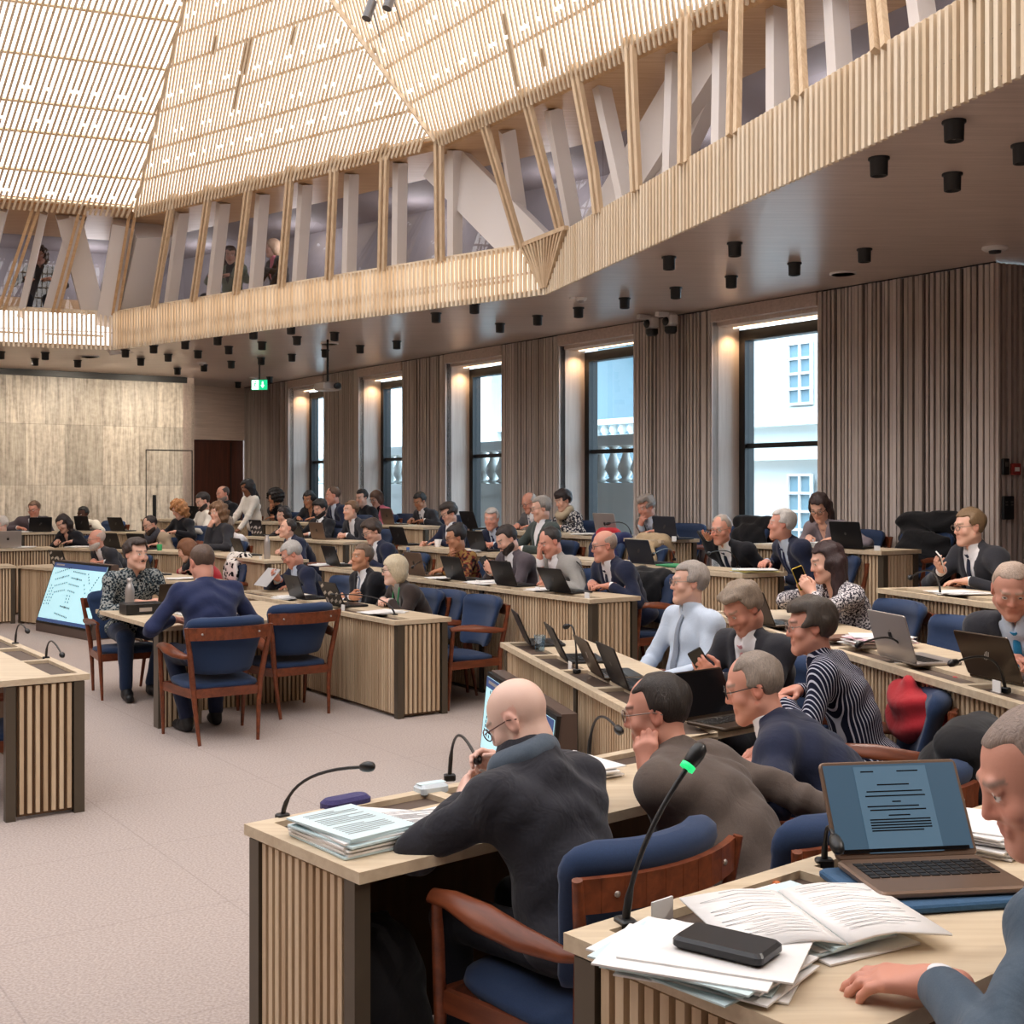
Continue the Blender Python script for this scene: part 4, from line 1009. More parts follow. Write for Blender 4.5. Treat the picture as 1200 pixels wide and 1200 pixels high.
def hair_sdf(style, H, R, wide=1.0, seed=0):
    S = SDF()
    def T(*p): return H + R @ (np.array(p, float) * np.array([wide, 1, 1]))
    rnd = np.random.RandomState(seed); ph = rnd.uniform(0, 6, 6)
    def L(P): return (P - H) @ R / np.array([wide, 1, 1])
    th = {'buzz': .003, 'bald': .003, 'ring': .006, 'short': .011, 'crop': .007, 'full': .020, 'quiff': .016, 'long': .014, 'bob': .018, 'curly': .030, 'afro': .05, 'pixie': .020, 'up': .012, 'thin': .005, 'wavy': .016}[style]
    S.el(T(0, -.018, .038), ((.078 + th) * wide, .097 + th, .089 + th), R)
    if style in ('full', 'quiff', 'pixie', 'wavy'): S.el(T(0, .04, .108), (.055, .048, .024), R, k=.03)
    if style == 'bob': S.el(T(0, -.03, -.03), (.098 * wide, .085, .10), R, k=.04)
    if style in ('long',):
        S.el(T(0, -.04, -.03), (.094 * wide, .075, .10), R, k=.04)
        for s in (-1, 0, 1): S.rc(T(s * .062, -.045, -.02), T(s * .085, -.03 + (.04 if s else -.05), -.22), .045, .038, k=.05)
    if style == 'curly': S.el(T(0, -.04, -.04), (.12 * wide, .09, .14), R, k=.05)
    if style == 'up': S.el(T(0, -.07, .10), (.055, .05, .045), R, k=.02)
    if style == 'afro': pass
    # face opening and lower cut
    low = {'long': -.30, 'bob': -.115, 'curly': -.20, 'afro': -.07, 'pixie': -.075}.get(style, -.062)
    hl = {'thin': .080, 'ring': .078, 'bald': .10, 'buzz': .088, 'pixie': .060, 'bob': .058, 'long': .078, 'up': .086, 'quiff': .088}.get(style, .080)
    fw = {'long': .062, 'bob': .060, 'curly': .060, 'afro': .064, 'pixie': .064, 'up': .072}.get(style, .072)
    def cut(P):
        q = L(P)
        face = np.maximum(np.maximum(q[:, 2] - hl - .0 * q[:, 0], .005 + .25 * np.maximum(0, q[:, 2]) - q[:, 1]), np.abs(q[:, 0]) - fw - .10 * np.maximum(0, -q[:, 1] + .06))
        side = np.maximum(np.maximum(q[:, 2] - .012, -q[:, 1] - .026), -.03 - q[:, 2] * 0 - 1) if style not in ('long', 'bob', 'curly', 'afro') else np.full(len(P), 1.0)
        ear = np.maximum(side, -(np.abs(q[:, 0]) - .02))
        return np.minimum(face, ear)
    S.fn(cut, .012, 's')
    S.fn(lambda P: low + .25 * np.minimum(0, -L(P)[:, 1] - .03) * 0 - L(P)[:, 2], 0, 'i')
    if style not in ('long', 'bob', 'curly'): S.fn(lambda P: -(L(P)[:, 2] + .072 + .9 * np.maximum(0, L(P)[:, 1] + .05)), 0, 'i')
    if style == 'ring': S.el(T(0, .02, .14), (.070, .105, .085), R, k=.01, op='s')
    if style == 'bald': S.el(T(0, .03, .13), (.088, .13, .105), R, k=.01, op='s')
    if style == 'thin': S.el(T(0, .075, .14), (.058, .06, .07), R, k=.01, op='s')
    amp = {'curly': .014, 'short': .003, 'thin': .003, 'afro': .010, 'wavy': .006, 'full': .004, 'quiff': .004, 'long': .005, 'pixie': .004, 'bob': .003}.get(style, .0018); fr = {'curly': 75, 'afro': 110}.get(style, 60)
    def disp(P):
        q = L(P); return amp * (np.sin(q[:, 0] * fr * 1.3 + 2 * np.sin(q[:, 2] * 30 + ph[0]) + ph[1]) * np.sin(q[:, 1] * fr + ph[2] + np.sin(q[:, 0] * 40)) + .6 * np.sin(q[:, 2] * fr * .9 + ph[3] + q[:, 0] * 40))
    S.fn(disp, 0, 'disp')
    return S
def beard_sdf(H, R, wide=1.0, th=.010, mous=True, full=True):
    S = SDF()
    def T(*p): return H + R @ (np.array(p, float) * np.array([wide, 1, 1]))
    def L(P): return (P - H) @ R / np.array([wide, 1, 1])
    if full:
        S.el(T(0, .030, -.034), ((.060 + th) * wide, .060 + th, .082 + th), R); 
        for s in (-1, 1): S.rc(T(s * .052, .005, -.05), T(s * .012, .070, -.096), .026 + th, .020 + th, k=.03)
        S.fn(lambda P: np.maximum(L(P)[:, 2] + .030 + .35 * np.maximum(0, L(P)[:, 1] - .03), -L(P)[:, 1] - .012), 0, 'i')
        S.el(T(0, .10, -.052), (.026, .05, .0135), R, k=.004, op='s'); S.el(T(0, .115, -.01), (.05, .05, .034), R, k=.004, op='s')
    if mous:
        for s in (-1, 1): S.rc(T(s * .002, .094, -.041), T(s * .026, .084, -.052), .0065, .004, k=.004)
    S.fn(lambda P: .0012 * np.sin(L(P)[:, 0] * 240) * np.sin(L(P)[:, 2] * 180 + 1), 0, 'disp')
    return S
def glasses(H, R, m, parent, wide=1.0, s=1.18):
    mb = MB()
    def T(*p): return Vector(H + R @ (np.array(p, float) * np.array([wide, 1, 1])))
    for sd in (-1, 1):
        ring = [T(sd * .031 + .021 * math.cos(q) * s, .1015 - .12 * (abs(sd * .031 + .021 * math.cos(q)) ** 2) * 12 * .1, .012 + .0165 * math.sin(q) * s) for q in [2 * PI * j / 16 for j in range(17)]]
        mb.tube(ring, .0021, 6); mb.tube([T(sd * .052, .097, .018), T(sd * .074, .08, .018), T(sd * .081, .0, .016), T(sd * .083, -.03, .004)], .0019, 6)
    mb.tube([T(-.010, .104, .016), T(0, .107, .018), T(.010, .104, .016)], .0019, 6)
    return mb.obj('glasses', m, parent)
BLACKFRAME = mat('black_spectacle_frame', '#171313', .3); METALFRAME = mat('metal_spectacle_frame', '#8a7a70', .3, metal=.7); REDFRAME = mat('brown_red_spectacle_frame', '#5c2a24', .3)
NPEOPLE = [0]
def person(pos, face, label, T=0.0, crown=1.25, s=1.0, top='jacket', topc=None, shirt=None, tie=None, legs=None, tone='fair', hair=('short', '#5a4030'), beard=None, glass=None, yaw=0, pitch=10, roll=0, turn=0,
           R='desk', L='desk', res=1.0, build=1.0, wide=1.0, stand=False, headat=True, female=False, scarf=None, seed=0, back=0.0, jaw=1.0, nose=1.0, stub=0.0, cuffs=True, legpose='sit', shoes=None, socks=None, lean=None, side=0.0, vneck=.17, hand_res=None, lanyard=None, group=None):
    """a seated (or standing) figure. pos: plan point of the head; face: heading of the seat; crown: height of the crown above the floor T; angles in degrees
    R / L: where each hand is - a pose name or (wrist, finger direction, palm normal, curl) in the figure's own frame"""
    NPEOPLE[0] += 1; rad = math.radians
    # posture: find the lean that brings the crown to its height
    if stand: hipz = .90
    else: hipz = .535
    def chain(th):
        P0 = np.array([0, 0, hipz]); t1, t2 = th, th + (.20 if not stand else .05)
        d1 = np.array([math.sin(side) * .6, math.sin(t1), math.cos(t1)]); d1 /= np.linalg.norm(d1); d2 = np.array([math.sin(side), math.sin(t2), math.cos(t2)]); d2 /= np.linalg.norm(d2)
        C = P0 + d1 * .29; Nk = C + d2 * .20; hd = np.array([math.sin(side) * .5, math.sin(t2 * .4) + .10, math.cos(t2 * .4)]); hd /= np.linalg.norm(hd); H = Nk + hd * .165
        return P0, C, Nk, H, d1, d2
    Rh = eul(rad(pitch), rad(yaw), rad(roll))
    def crownz(th): H = chain(th)[3]; return H[2] + (.036 + .088 * (abs(Rh[2, 2]) ** .5)) 
    if lean is not None: th = rad(lean)
    else:
        up = crownz(-.05) * s
        if crown > up: s = min(s * crown / up, 1.06 * s); th = -.05
        else:
            for f_ in (1.0, .975, .95):
                s_ = s * f_
                if crownz(.20) * s_ <= crown: break
            s = s_
            ths = np.linspace(-.05, .75, 60); zs = np.array([crownz(t) * s for t in ths]); th = float(ths[np.argmin(np.abs(zs - crown))])
    P0, C, Nk, H, d1, d2 = chain(th)
    if turn:
        tz = np.array(Matrix.Rotation(rad(turn), 3, 'Z')); 
    else: tz = np.eye(3)
    xr = tz @ np.array([1.0, 0, 0]); fw = np.cross(np.array([0, 0, 1.0]), xr); fr = np.cross(d2, xr) * -1; fr = np.cross(d2, xr); fr = -fr if fr[1] < 0 else fr
    RT = np.stack([xr, fr, d2], 1)           # torso frame: right, front, up
    b = build; SHO = .178 * (0.9 if female else 1.0) * (.6 + .4 * b)
    sh = {1: Nk + RT @ np.array([SHO, -.005, -.055]), -1: Nk + RT @ np.array([-SHO, -.005, -.055])}
    zt = .74
    poses = {
        'desk': lambda q: ((q * .17, .35, zt + .052), (-q * .75, .65, -.02), (0, 0, -1), .35),
        'type': lambda q: ((q * .11, .40, zt + .058), (-q * .15, 1, -.08), (0, 0, -1), .45),
        'write': lambda q: ((q * .12, .38, zt + .055), (-q * .5, .85, -.1), (-q * .5, 0, -1), .9),
        'clasp': lambda q: ((q * .085, .37, zt + .056), (-q * .85, .5, .05), (-q * .1, -.1, -1), .6),
        'lap': lambda q: ((q * .10, .30, .665), (-q * .5, .85, -.2), (0, 0, -1), .4),
        'hang': lambda q: ((q * .24, .06, hipz + .02), (0, .2, -1), (-q, 0, 0), .4),
        'cross': lambda q: ((-q * .10, .27 + .02 * q, .80 + .03 * q), (-q, .1, .1), (0, -1, 0), .3),
        'phone': lambda q: ((q * .055, .40, .93), (-q * .25, .55, .8), (-q * .8, .1, .5), .75),
        'phone_low': lambda q: ((q * .055, .43, .82), (-q * .25, .8, .55), (-q * .7, -.1, .7), .75),
        'read': lambda q: ((q * .16, .38, .90), (-q * .2, .6, .75), (-q * .6, -.2, .6), .6),
    }
    ax = (H + Rh @ np.array([0, -.014, -.065])) - (Nk - d2 * .03); ax /= np.linalg.norm(ax)
    hands = {}
    for q, sp in ((1, R), (-1, L)):
        if sp == 'none': continue
        if isinstance(sp, str):
            if sp in ('chin', 'mouth', 'brow', 'cheek'):
                off = {'chin': (q * .03, .075, -.175), 'mouth': (q * .045, .115, -.165), 'brow': (q * .055, .13, -.10), 'cheek': (q * .095, .05, -.165)}[sp]
                w = H + Rh @ np.array(off); f = Rh @ np.array({'chin': (-q * .75, .35, .45), 'mouth': (-q * .55, -.15, .85), 'brow': (-q * .35, -.25, 1), 'cheek': (-q * .1, -.1, 1)}[sp]); pn = Rh @ np.array((-q * .3, -1, .1) if sp != 'cheek' else (-q, -.2, 0)); cu = {'chin': .9, 'mouth': 1.0, 'brow': .25, 'cheek': .8}[sp]
                hands[q] = (w, f, pn, cu)
            else:
                w, f, pn, cu = poses[sp](q); w = np.array(w, float); hands[q] = (tz @ w, tz @ np.array(f, float), tz @ np.array(pn, float), cu)
        else: hands[q] = tuple(np.array(a, float) if i < 3 else a for i, a in enumerate(sp))
        if isinstance(sp, str) and sp in ('desk', 'type', 'write', 'clasp') and not stand:
            w, f, pn, cu = hands[q]; w = w.copy(); w[2] = (w[2]) / s; hands[q] = (w, f, pn, cu)
    # ---- distance fields
    def torso(S, inf, k=.05, arms=True, ainf=None, cutw=0.0, hem=None):
        ainf = inf if ainf is None else ainf
        S.el(P0 + np.array([0, -.01, .01]), (.165 * b + inf, .125 * (.5 + .5 * b) + inf, .085 + inf), None, k)
        S.el(P0 + d1 * .15 + fw * (.012 + .05 * (b - 1)), (.150 * b + inf, (.108 * b + .03 * max(0, b - 1)) + inf, .15 + inf), None, k)
        S.el(C + d2 * .03, (.158 * (.5 + .5 * b) * (.9 if female else 1) + inf, .108 * (.6 + .4 * b) + inf, .165 + inf), RT, k)
        if female: S.el(C + RT @ np.array([0, .075, .0]), (.12 + inf, .06 + inf, .065 + inf), RT, k)
        for q in (1, -1):
            S.rc(Nk + RT @ np.array([q * .03, -.015, -.01]), sh[q], .046 + inf * .8, .052 + inf, k=k)
            S.rc(C + RT @ np.array([q * .10, -.02, .05]), sh[q], .066 + inf, .052 + inf, k=k)
        return S
    arm = {}
    for q in (1, -1):
        if q in hands:
            w, f, pn, cu = hands[q]; sp_ = {1: R, -1: L}[q]; pole = RT @ np.array([q * .30, .05, -1.0] if sp_ in ('chin', 'mouth', 'brow', 'cheek') else ([q * .72, -.38, -.46] if isinstance(sp_, str) else [q * .75, -.45, -.40])); e, w2 = elbow(sh[q], w, .285, .262, pole); arm[q] = (sh[q], e, w2); hands[q] = (w2, f, pn, cu)
    lg = {}
    for q in (1, -1):
        hp = P0 + np.array([q * .09, .0, -.01])
        if stand: kn = np.array([q * .095, .03, .49]); an = np.array([q * .10, -.01, .085])
        elif legpose == 'cross' and q == 1: kn = np.array([.02, .46, .60]); an = np.array([-.20, .66, .30])
        elif legpose == 'up' and q == -1: kn = np.array([-.10, .45, .66]); an = np.array([.1, .72, .42])
        elif legpose == 'tucked': kn = np.array([q * .15, .42, .51]); an = np.array([q * .12, .28 + .06 * q, .085])
        else: kn = np.array([q * .13, .44, .515]); an = np.array([q * .13, .46 + .05 * q, .085])
        lg[q] = (hp, kn, an)
    SB = SDF(); torso(SB, -.012)
    for q, (a, e, w) in arm.items(): SB.rc(a, e, .046, .040, k=.03); SB.rc(e, w, .038, .026, k=.02)
    for q, (a, k_, n_) in lg.items(): SB.rc(a, k_, .075, .052, k=.03); SB.rc(k_, n_, .050, .034, k=.02)
    SH = SDF(); head_sdf(SH, H, Rh, wide, jaw, nose); SH.rc(H + Rh @ np.array([0, -.014, -.065]), Nk - d2 * .03, .051, .054, k=.03)
    hr = .0085 * res if res > .8 else .0085 * res
    parts = []; tone_c = TONES.get(tone, tone)
    v, qd = SB.mesh((-.62, -.35, -.02), (.62, .95, Nk[2] + .08), .028); cols = [np.tile(np.array(srgb(tone_c)), (len(v), 1))]; parts.append((v, qd, 0))
    v, qd = SH.mesh(H - .24, H + .17, hr); parts.append((v, qd, 0)); cols.append(head_cols(v, H, Rh, tone_c, hair[1] if hair else '#8a7a6e', stub, wide, .42 if female else .28))
    for q, (w, f, pn, cu) in hands.items():
        S = SDF(); hand_sdf(S, w, f, pn, q, cu, sc=.93 if female else 1.0); e = arm[q][1]; S.rc(w - (w - e) / np.linalg.norm(w - e) * .06, w, .029, .026, k=.012)
        v, qd = S.mesh(w - .23, w + .23, (hand_res or .0062) * max(res, .75)); parts.append((v, qd, 0)); c = np.tile(np.array(srgb(tone_c)), (len(v), 1)); c *= np.array([1, .93, .92]); cols.append(c)
    me = np_mesh('person', parts, [SKIN], np.concatenate(cols)); root = put('person', me); tag(root, label, 'person', group)
    cr = .0125 * res
    def cloth_obj(name, S, m, lo, hi, h=cr):
        v, qd = S.mesh(lo, hi, h)
        if len(v) < 8: return None
        return put(name, np_mesh(name, [(v, qd, 0)], [m]), root)
    LO, HI = np.array((-.62, -.36, .0)), np.array((.62, .95, Nk[2] + .14))
    # rumples of cloth
    sd = np.random.RandomState(seed + NPEOPLE[0]); ph = sd.uniform(0, 6, 8)
    def rumple(a):
        def f(Pq): return a * (np.sin(Pq[:, 2] * 34 + 3 * np.sin(Pq[:, 0] * 9 + ph[0]) + ph[1]) * np.sin(Pq[:, 0] * 17 + ph[2] + Pq[:, 1] * 11) + .7 * np.sin(Pq[:, 1] * 29 + 2.2 * np.sin(Pq[:, 2] * 13 + ph[3]) + ph[4]))
        return f
    def tl(Pq): return (Pq - Nk) @ RT            # torso-local
    topm = topc
    def folds(Pq):
        # drag lines across the back and creases gathered at the bent elbows
        q = tl(Pq); a = .0045 * np.sin(q[:, 2] * 52 + q[:, 0] * 26 * np.sign(q[:, 0]) + ph[5] + 1.5 * np.sin(q[:, 0] * 14)) * np.clip(-q[:, 1] * 14, 0, 1) * np.clip((q[:, 2] + .42) * 6, 0, 1)
        for qq, (a_, e_, w_) in arm.items():
            d_ = np.sqrt(((Pq - e_) ** 2).sum(1)); u_ = (w_ - a_) / np.linalg.norm(w_ - a_); a = a + .006 * np.sin(((Pq - e_) @ u_) * 95 + ph[6]) * np.exp(-(d_ / .085) ** 2)
        return a
    def open_front(slope, depth, edge=0.0):
        def f(Pq):
            q = tl(Pq); z0 = -depth; w = np.abs(q[:, 0]) - slope * np.maximum(0, q[:, 2] - z0) ; w = np.where(q[:, 2] < z0, np.abs(q[:, 0]) - .002 + (z0 - q[:, 2]), w)
            return np.maximum(w - edge, -q[:, 1] + .015)
        return f
    # shirt under an open jacket, or the garment itself
    if top == 'jacket':
        if shirt is not None:
            S = SDF(); torso(S, .004)
            if vneck > 0: S.rc(Nk - ax * .03, Nk + ax * .040 + fr * .004, .070, .0615, k=.012); S.fn(lambda Pq: np.maximum(np.abs(tl(Pq)[:, 0]) - (.28 if tie is not None else .5) * np.maximum(0, tl(Pq)[:, 2] - .005), -tl(Pq)[:, 1] + .02), .004, 's')
            S.fn(rumple(.0012), 0, 'disp'); cloth_obj('shirt', S, shirt, LO, HI, cr)
        if tie is not None:
            mb = MB(); ST = SDF(); torso(ST, .005); rows = []
            for i in range(12):
                zz = .012 - i * .031; ys = np.linspace(.22, -.02, 60); pp = Nk + (RT @ np.stack([np.zeros(60), ys, np.full(60, zz)])).T; dd = ST(pp); hit = np.argmax(dd < 0.0); y = (ys[hit] if dd.min() < 0 else .075) + .008
                if i < 2: y = max(y, .078 - .01 * i)
                wv = .017 if i == 0 else (.013 if i == 1 else .015 + .0016 * i)
                rows.append([Vector(Nk + RT @ np.array([x * wv, y + (.006 if abs(x) < .5 else 0), zz])) for x in (-1, -.4, .4, 1)])
            mb.sheet(rows); o = mb.obj('tie', tie, root); sm = o.modifiers.new('Solid', 'SOLIDIFY'); sm.thickness = .005
        S = SDF(); torso(S, .017); S.rc(Nk - ax * .04 - fr * .02, Nk + ax * .012 - fr * .012, .078, .068, k=.015)
        S.el(P0 + np.array([0, -.01, .0]), (.178 * b + .012, .128, .085), None, .04)
        for q, (a, e, w) in arm.items():
            S.rc(a, e, .058, .052, k=.04); S.rc(e, e + (w - e) * .90, .050, .040, k=.02)
        if vneck > 0: S.fn(open_front(.235, vneck + .13), .006, 's')
        if vneck > 0:      # lapels: a slight thickening along the opening
            of = open_front(.235, vneck + .13)
            S.fn(lambda Pq: -.0045 * np.clip(1 - np.abs(of(Pq) - .026) / .026, 0, 1) * (tl(Pq)[:, 2] > -vneck - .05), 0, 'disp')
        S.fn(rumple(.0038), 0, 'disp'); S.fn(folds, 0, 'disp'); cloth_obj('jacket', S, topm, LO, HI)
        if cuffs and shirt is not None:
            for q, (a, e, w) in arm.items():
                S = SDF(); u = (w - e) / np.linalg.norm(w - e); S.rc(w - u * .05, w - u * .004, .033, .034); cloth_obj('cuff', S, shirt, w - .1, w + .1, .008)
    else:
        S = SDF(); torso(S, .010 if top != 'coat' else .026)
        fat = {'shirt': .0, 'sweater': .004, 'coat': .016, 'blouse': .002}.get(top, .0)
        for q, (a, e, w) in arm.items(): S.rc(a, e, .054 + fat, .047 + fat, k=.045); S.rc(e, e + (w - e) * .93, .046 + fat, .036 + fat * .7, k=.03)
        S.el(P0 + np.array([0, -.01, .0]), (.172 * b + fat, .126 + fat, .08), None, .04)
        if top == 'shirt': S.rc(Nk - ax * .03, Nk + ax * .038 + fr * .004, .072, .063, k=.012); S.fn(lambda Pq: np.maximum(np.abs(tl(Pq)[:, 0]) - (.28 if tie is not None else .5) * np.maximum(0, tl(Pq)[:, 2] + .01), -tl(Pq)[:, 1] + .02), .004, 's')
        elif top == 'blouse': S.fn(open_front(.42, .13), .006, 's')
        elif top == 'coat': S.rc(Nk + RT @ np.array([0, -.03, -.04]), Nk + RT @ np.array([0, -.012, .055]), .105, .088, k=.03)
        S.fn(rumple(.0034 if top != 'coat' else .004), 0, 'disp'); S.fn(folds, 0, 'disp'); cloth_obj({'shirt': 'shirt', 'sweater': 'sweater', 'coat': 'coat', 'blouse': 'blouse'}[top], S, topm, LO, HI)
        if tie is not None:
            mb = MB(); ST = SDF(); torso(ST, .011); rows = []
            for i in range(14):
                zz = .004 - i * .031; ys = np.linspace(.24, -.02, 60); pp = Nk + (RT @ np.stack([np.zeros(60), ys, np.full(60, zz)])).T; dd = ST(pp); hit = np.argmax(dd < 0.0); y = (ys[hit] if dd.min() < 0 else .075) + .008
                wv = .017 if i == 0 else .014 + .0016 * i; rows.append([Vector(Nk + RT @ np.array([x * wv, y + (.005 if abs(x) < .5 else 0), zz])) for x in (-1, -.4, .4, 1)])
            mb.sheet(rows); o = mb.obj('tie', tie, root); sm = o.modifiers.new('Solid', 'SOLIDIFY'); sm.thickness = .005
    if scarf is not None:
        S = SDF(); M_ = Nk + d2 * .035
        for i in range(12):
            a0, a1 = 2 * PI * i / 12, 2 * PI * (i + 1) / 12
            g = lambda a: M_ + RT @ np.array([.080 * math.sin(a), .010 + .080 * math.cos(a), -.014 * math.cos(a) + .006 * math.sin(3 * a)])
            S.rc(g(a0), g(a1), .038, k=.03)
        S.rc(M_ + RT @ np.array([.03, .085, -.02]), M_ + RT @ np.array([.035, .13, -.20]), .034, .03, k=.03)
        S.fn(rumple(.005), 0, 'disp'); cloth_obj('scarf', S, scarf, Nk - .32, Nk + .25, cr)
    if lanyard is not None:
        S = SDF(); 
        mb = MB(); ST = SDF(); torso(ST, .02)
        for q in (-1, 1): mb.tube([Vector(Nk + RT @ np.array([q * .06, .02, .03])), Vector(Nk + RT @ np.array([q * .055, .10, -.05])), Vector(Nk + RT @ np.array([q * .03, .135, -.14])), Vector(Nk + RT @ np.array([0, .14, -.21]))], (.012, .003) if 0 else .007, 6)
        mb.obj('lanyard', lanyard, root)
    # legs
    S = SDF()
    for q, (a, k_, n_) in lg.items(): S.rc(a, k_, .081 if not female else .077, .066, k=.03); S.rc(k_, n_ + (k_ - n_) * .06, .064, .050, k=.03)
    S.el(P0 + np.array([0, -.01, .0]), (.165 * b, .128, .082), None, .03); S.fn(rumple(.002), 0, 'disp')
    cloth_obj('trousers', S, legs or MATS.get('cloth_dark_trousers') or cloth('cloth_dark_trousers', '#20222a'), np.array((-.5, -.3, -.02)), np.array((.5, .95, 1.05)), cr * 1.25)
    if shoes is not None:
        for q, (a, k_, n_) in lg.items():
            S = SDF(); an = n_.copy(); an[2] = max(an[2], .075)
            S.rc(an + np.array([0, -.02, -.045]), an + np.array([q * .02, .15, -.052]), .036, .034, k=.02); S.rc(an, an + np.array([0, .05, -.03]), .040, .040, k=.03); S.fn(lambda Pq: (an[2] - .079) - Pq[:, 2] , 0, 'i')
            o = cloth_obj('shoe', S, shoes, an - .2, an + .3, .009)
            if socks is not None: S = SDF(); S.rc(an + np.array([0, 0, -.01]), an + (k_ - an) * .22, .040, .043); cloth_obj('sock', S, socks, an - .15, an + .25, .009)
    if hair is not None:
        S = hair_sdf(hair[0], H, Rh, wide, seed + NPEOPLE[0]); cloth_obj('hair', S, hairmat(hair[1]), H - .34, H + .26, hr * (.95 if hair[0] not in ('long', 'curly', 'afro') else 1.15))
    if beard is not None:
        S = beard_sdf(H, Rh, wide, max(beard[1], .009 if res > 1 else 0), *beard[2:]); cloth_obj('beard', S, hairmat(beard[0]), H - .2, H + .17, min(hr * .85, .0062) if len(beard) < 4 else .0042)
    if glass is not None: glasses(H, Rh, glass, root, wide)
    # place: the head goes over pos
    root.scale = (s, s, s); rz = face - PI / 2; root.rotation_euler = (0, 0, rz)
    off = Matrix.Rotation(rz, 3, 'Z') @ (Vector((H[0], H[1], 0)) * s)
    root.location = (pos[0] - off.x, pos[1] - off.y, T)
    return root, (root.location.x, root.location.y), H, Rh, hands
# ================= the desks
def mid_n(a, b, away):
    d = (b - a).normalized(); n = V2((-d.y, d.x)); return n if n.dot((a + b) / 2 - V2(away)) > 0 else -n
PIT = (-3, 8)
R2bE = V2((1.30, 8.45)); 
GD = 'council desks in tiers'
desk(N1A, K1, (.647, -.762), 0, 0, 'desk with slatted end where the person in the dark coat sits, thick papers on it', (True, False), (0, -.3), .62, GD)
desk(R1bA, K1, V2((1, .24)), 0, 0, 'desk behind the big tilted screen, row of laptops and a gooseneck microphone on it', (False, False), (0, -.3), .58, GD)
desk(N2A, K2, (.636, -.772), T2, 0, 'nearest desk, with open papers, black case and open lit laptop', (True, False), (.0, -.3), .62, GD)
desk(R2bE, K2, V2((1, .19)), T2, 0, 'desk behind the striped shirt, silver laptop and phone user at it', (False, False), (0, -.3), .58, GD)
desk(C1A, C1B, N, 0, 0, 'front desk where the person in dark jacket and green lanyard sits at the end', (True, False), (0, 0), .5, GD)
desk(C2A, C2B, N, T2, 0, 'second-row desk with four laptops, navy-suited person and grey-suited person at its end', (True, False), (0, 0), .5, GD)
for i in range(3):
    a, b = R1L[i], R1L[i + 1]; desk(a, b, mid_n(a, b, PIT), 0, 0, ['front desk of the person in the red cardigan, slatted end showing', 'front desk behind the tilted screen with the seating plan', 'front desk at the photo edge, paler wood panel beside the tilted screen'][i], (i == 0, False), (0, 0), .55, GD, trays=False)
    a, b = R2L[i], R2L[i + 1]; desk(a, b, mid_n(a, b, PIT), T2, 0, ['desk with a metal bottle at its end, in front of the white-shirted phone user', 'desk of the person with scarf and beige jacket, green cup on it', 'desk where a person in black writes, silver laptop near its end'][i], (i == 0, False), (0, 0), .55, GD, trays=False)
desk(R3A, R3B, N, T3, T2, 'third-row desk with green folder, below the two people talking', (True, False), (0, 0), .5, GD)
desk(R3L[0], R3L[1], N, T3, T2, 'third-row desk with copper laptop, two dark-suited people behind it', (True, False), (0, 0), .5, GD, trays=False)
for i in range(2): a, b = R3M[i], R3M[i + 1]; desk(a, b, mid_n(a, b, PIT), T3, T2, ['third-row desk with closed-off end before the stone wall', 'third-row desk under the person in grey suit before the stone wall'][i], (False, False), (0, 0), .55, GD, trays=False)
desk(R3R[2], R3R[1], V2((1, .3)), T3, T2, 'third-row desk of the person smiling at a phone', (False, False), (0, 0), .55, GD)
desk(R3R[1], R3R[0], V2((1, .3)), T3, T2, 'third-row desk cut by the photo edge behind the bright blue tie', (False, False), (0, 0), .55, GD)
desk(R4A, R4B, N, T4, T3, 'top-row desk with silver laptop, between the two large windows', (True, False), (0, 0), .5, GD)
desk(R4RA, R4RB, N, T4, T3, 'top-row desk with big black laptop, under the wide slatted wall', (True, False), (0, 0), .5, GD)
desk(R4L[0], R4L[1], N, T4, T3, 'top-row desk of the person in the pink jacket', (True, False), (0, 0), .5, GD, trays=False)
desk(R4M[0], R4M[1], N, T4, T3, 'top-row desk by the farthest window, curly-haired person behind it', (False, False), (0, 0), .5, GD, trays=False)
desk(R4N[0], R4N[1], mid_n(R4N[0], R4N[1], PIT), T4, T3, 'top-row desk in the corner by the dark door', (False, False), (0, 0), .5, GD, trays=False)
LA = P(105.5, 789.5, .74); LB = P(-60, 715, .74)
desk(LA, LA + D * 3.4, -N, 0, 0, 'desk with two gooseneck microphones and empty blue chair, alone in front', (True, False), (0, 0), .46, GD)
# the stenographers' table in the middle
TA = V2((-2.53, 8.95)); 
tb = empty('central_table', (TA.x, TA.y, 0), head(N)); tag(tb, 'pale central table with box and laptop, between two seated people', 'table')
MB().box((.72, .79, .724), (1.44, 1.58, .032)).obj('table_top', OAK, tb)
def tpanel(x0, y0, x1, y1):
    m = MB(); a = V2((x0, y0)); b = V2((x1, y1)); d = (b - a); l = d.length; d.normalize(); c = (a + b) / 2
    m.box((c.x, c.y, .352), (l, .05, .70), head(d), 1); k = int(l / .037); nn = V2((-d.y, d.x))
    for i in range(k):
        for s in (-1, 1): q = a + d * (l / k * (i + .5)) + nn * s * .03; m.box((q.x, q.y, .352), (.021, .02, .70), head(d), 0)
    m.obj('slatted_panel', [OAKSLAT, OAKEDGE], tb)
tpanel(.04, .10, .04 + .30, .10) ; tpanel(.40, .62, 1.40, .62)
MB().box((.02, .10, .352), (.03, .1, .70)).obj('post', DARKM, tb)
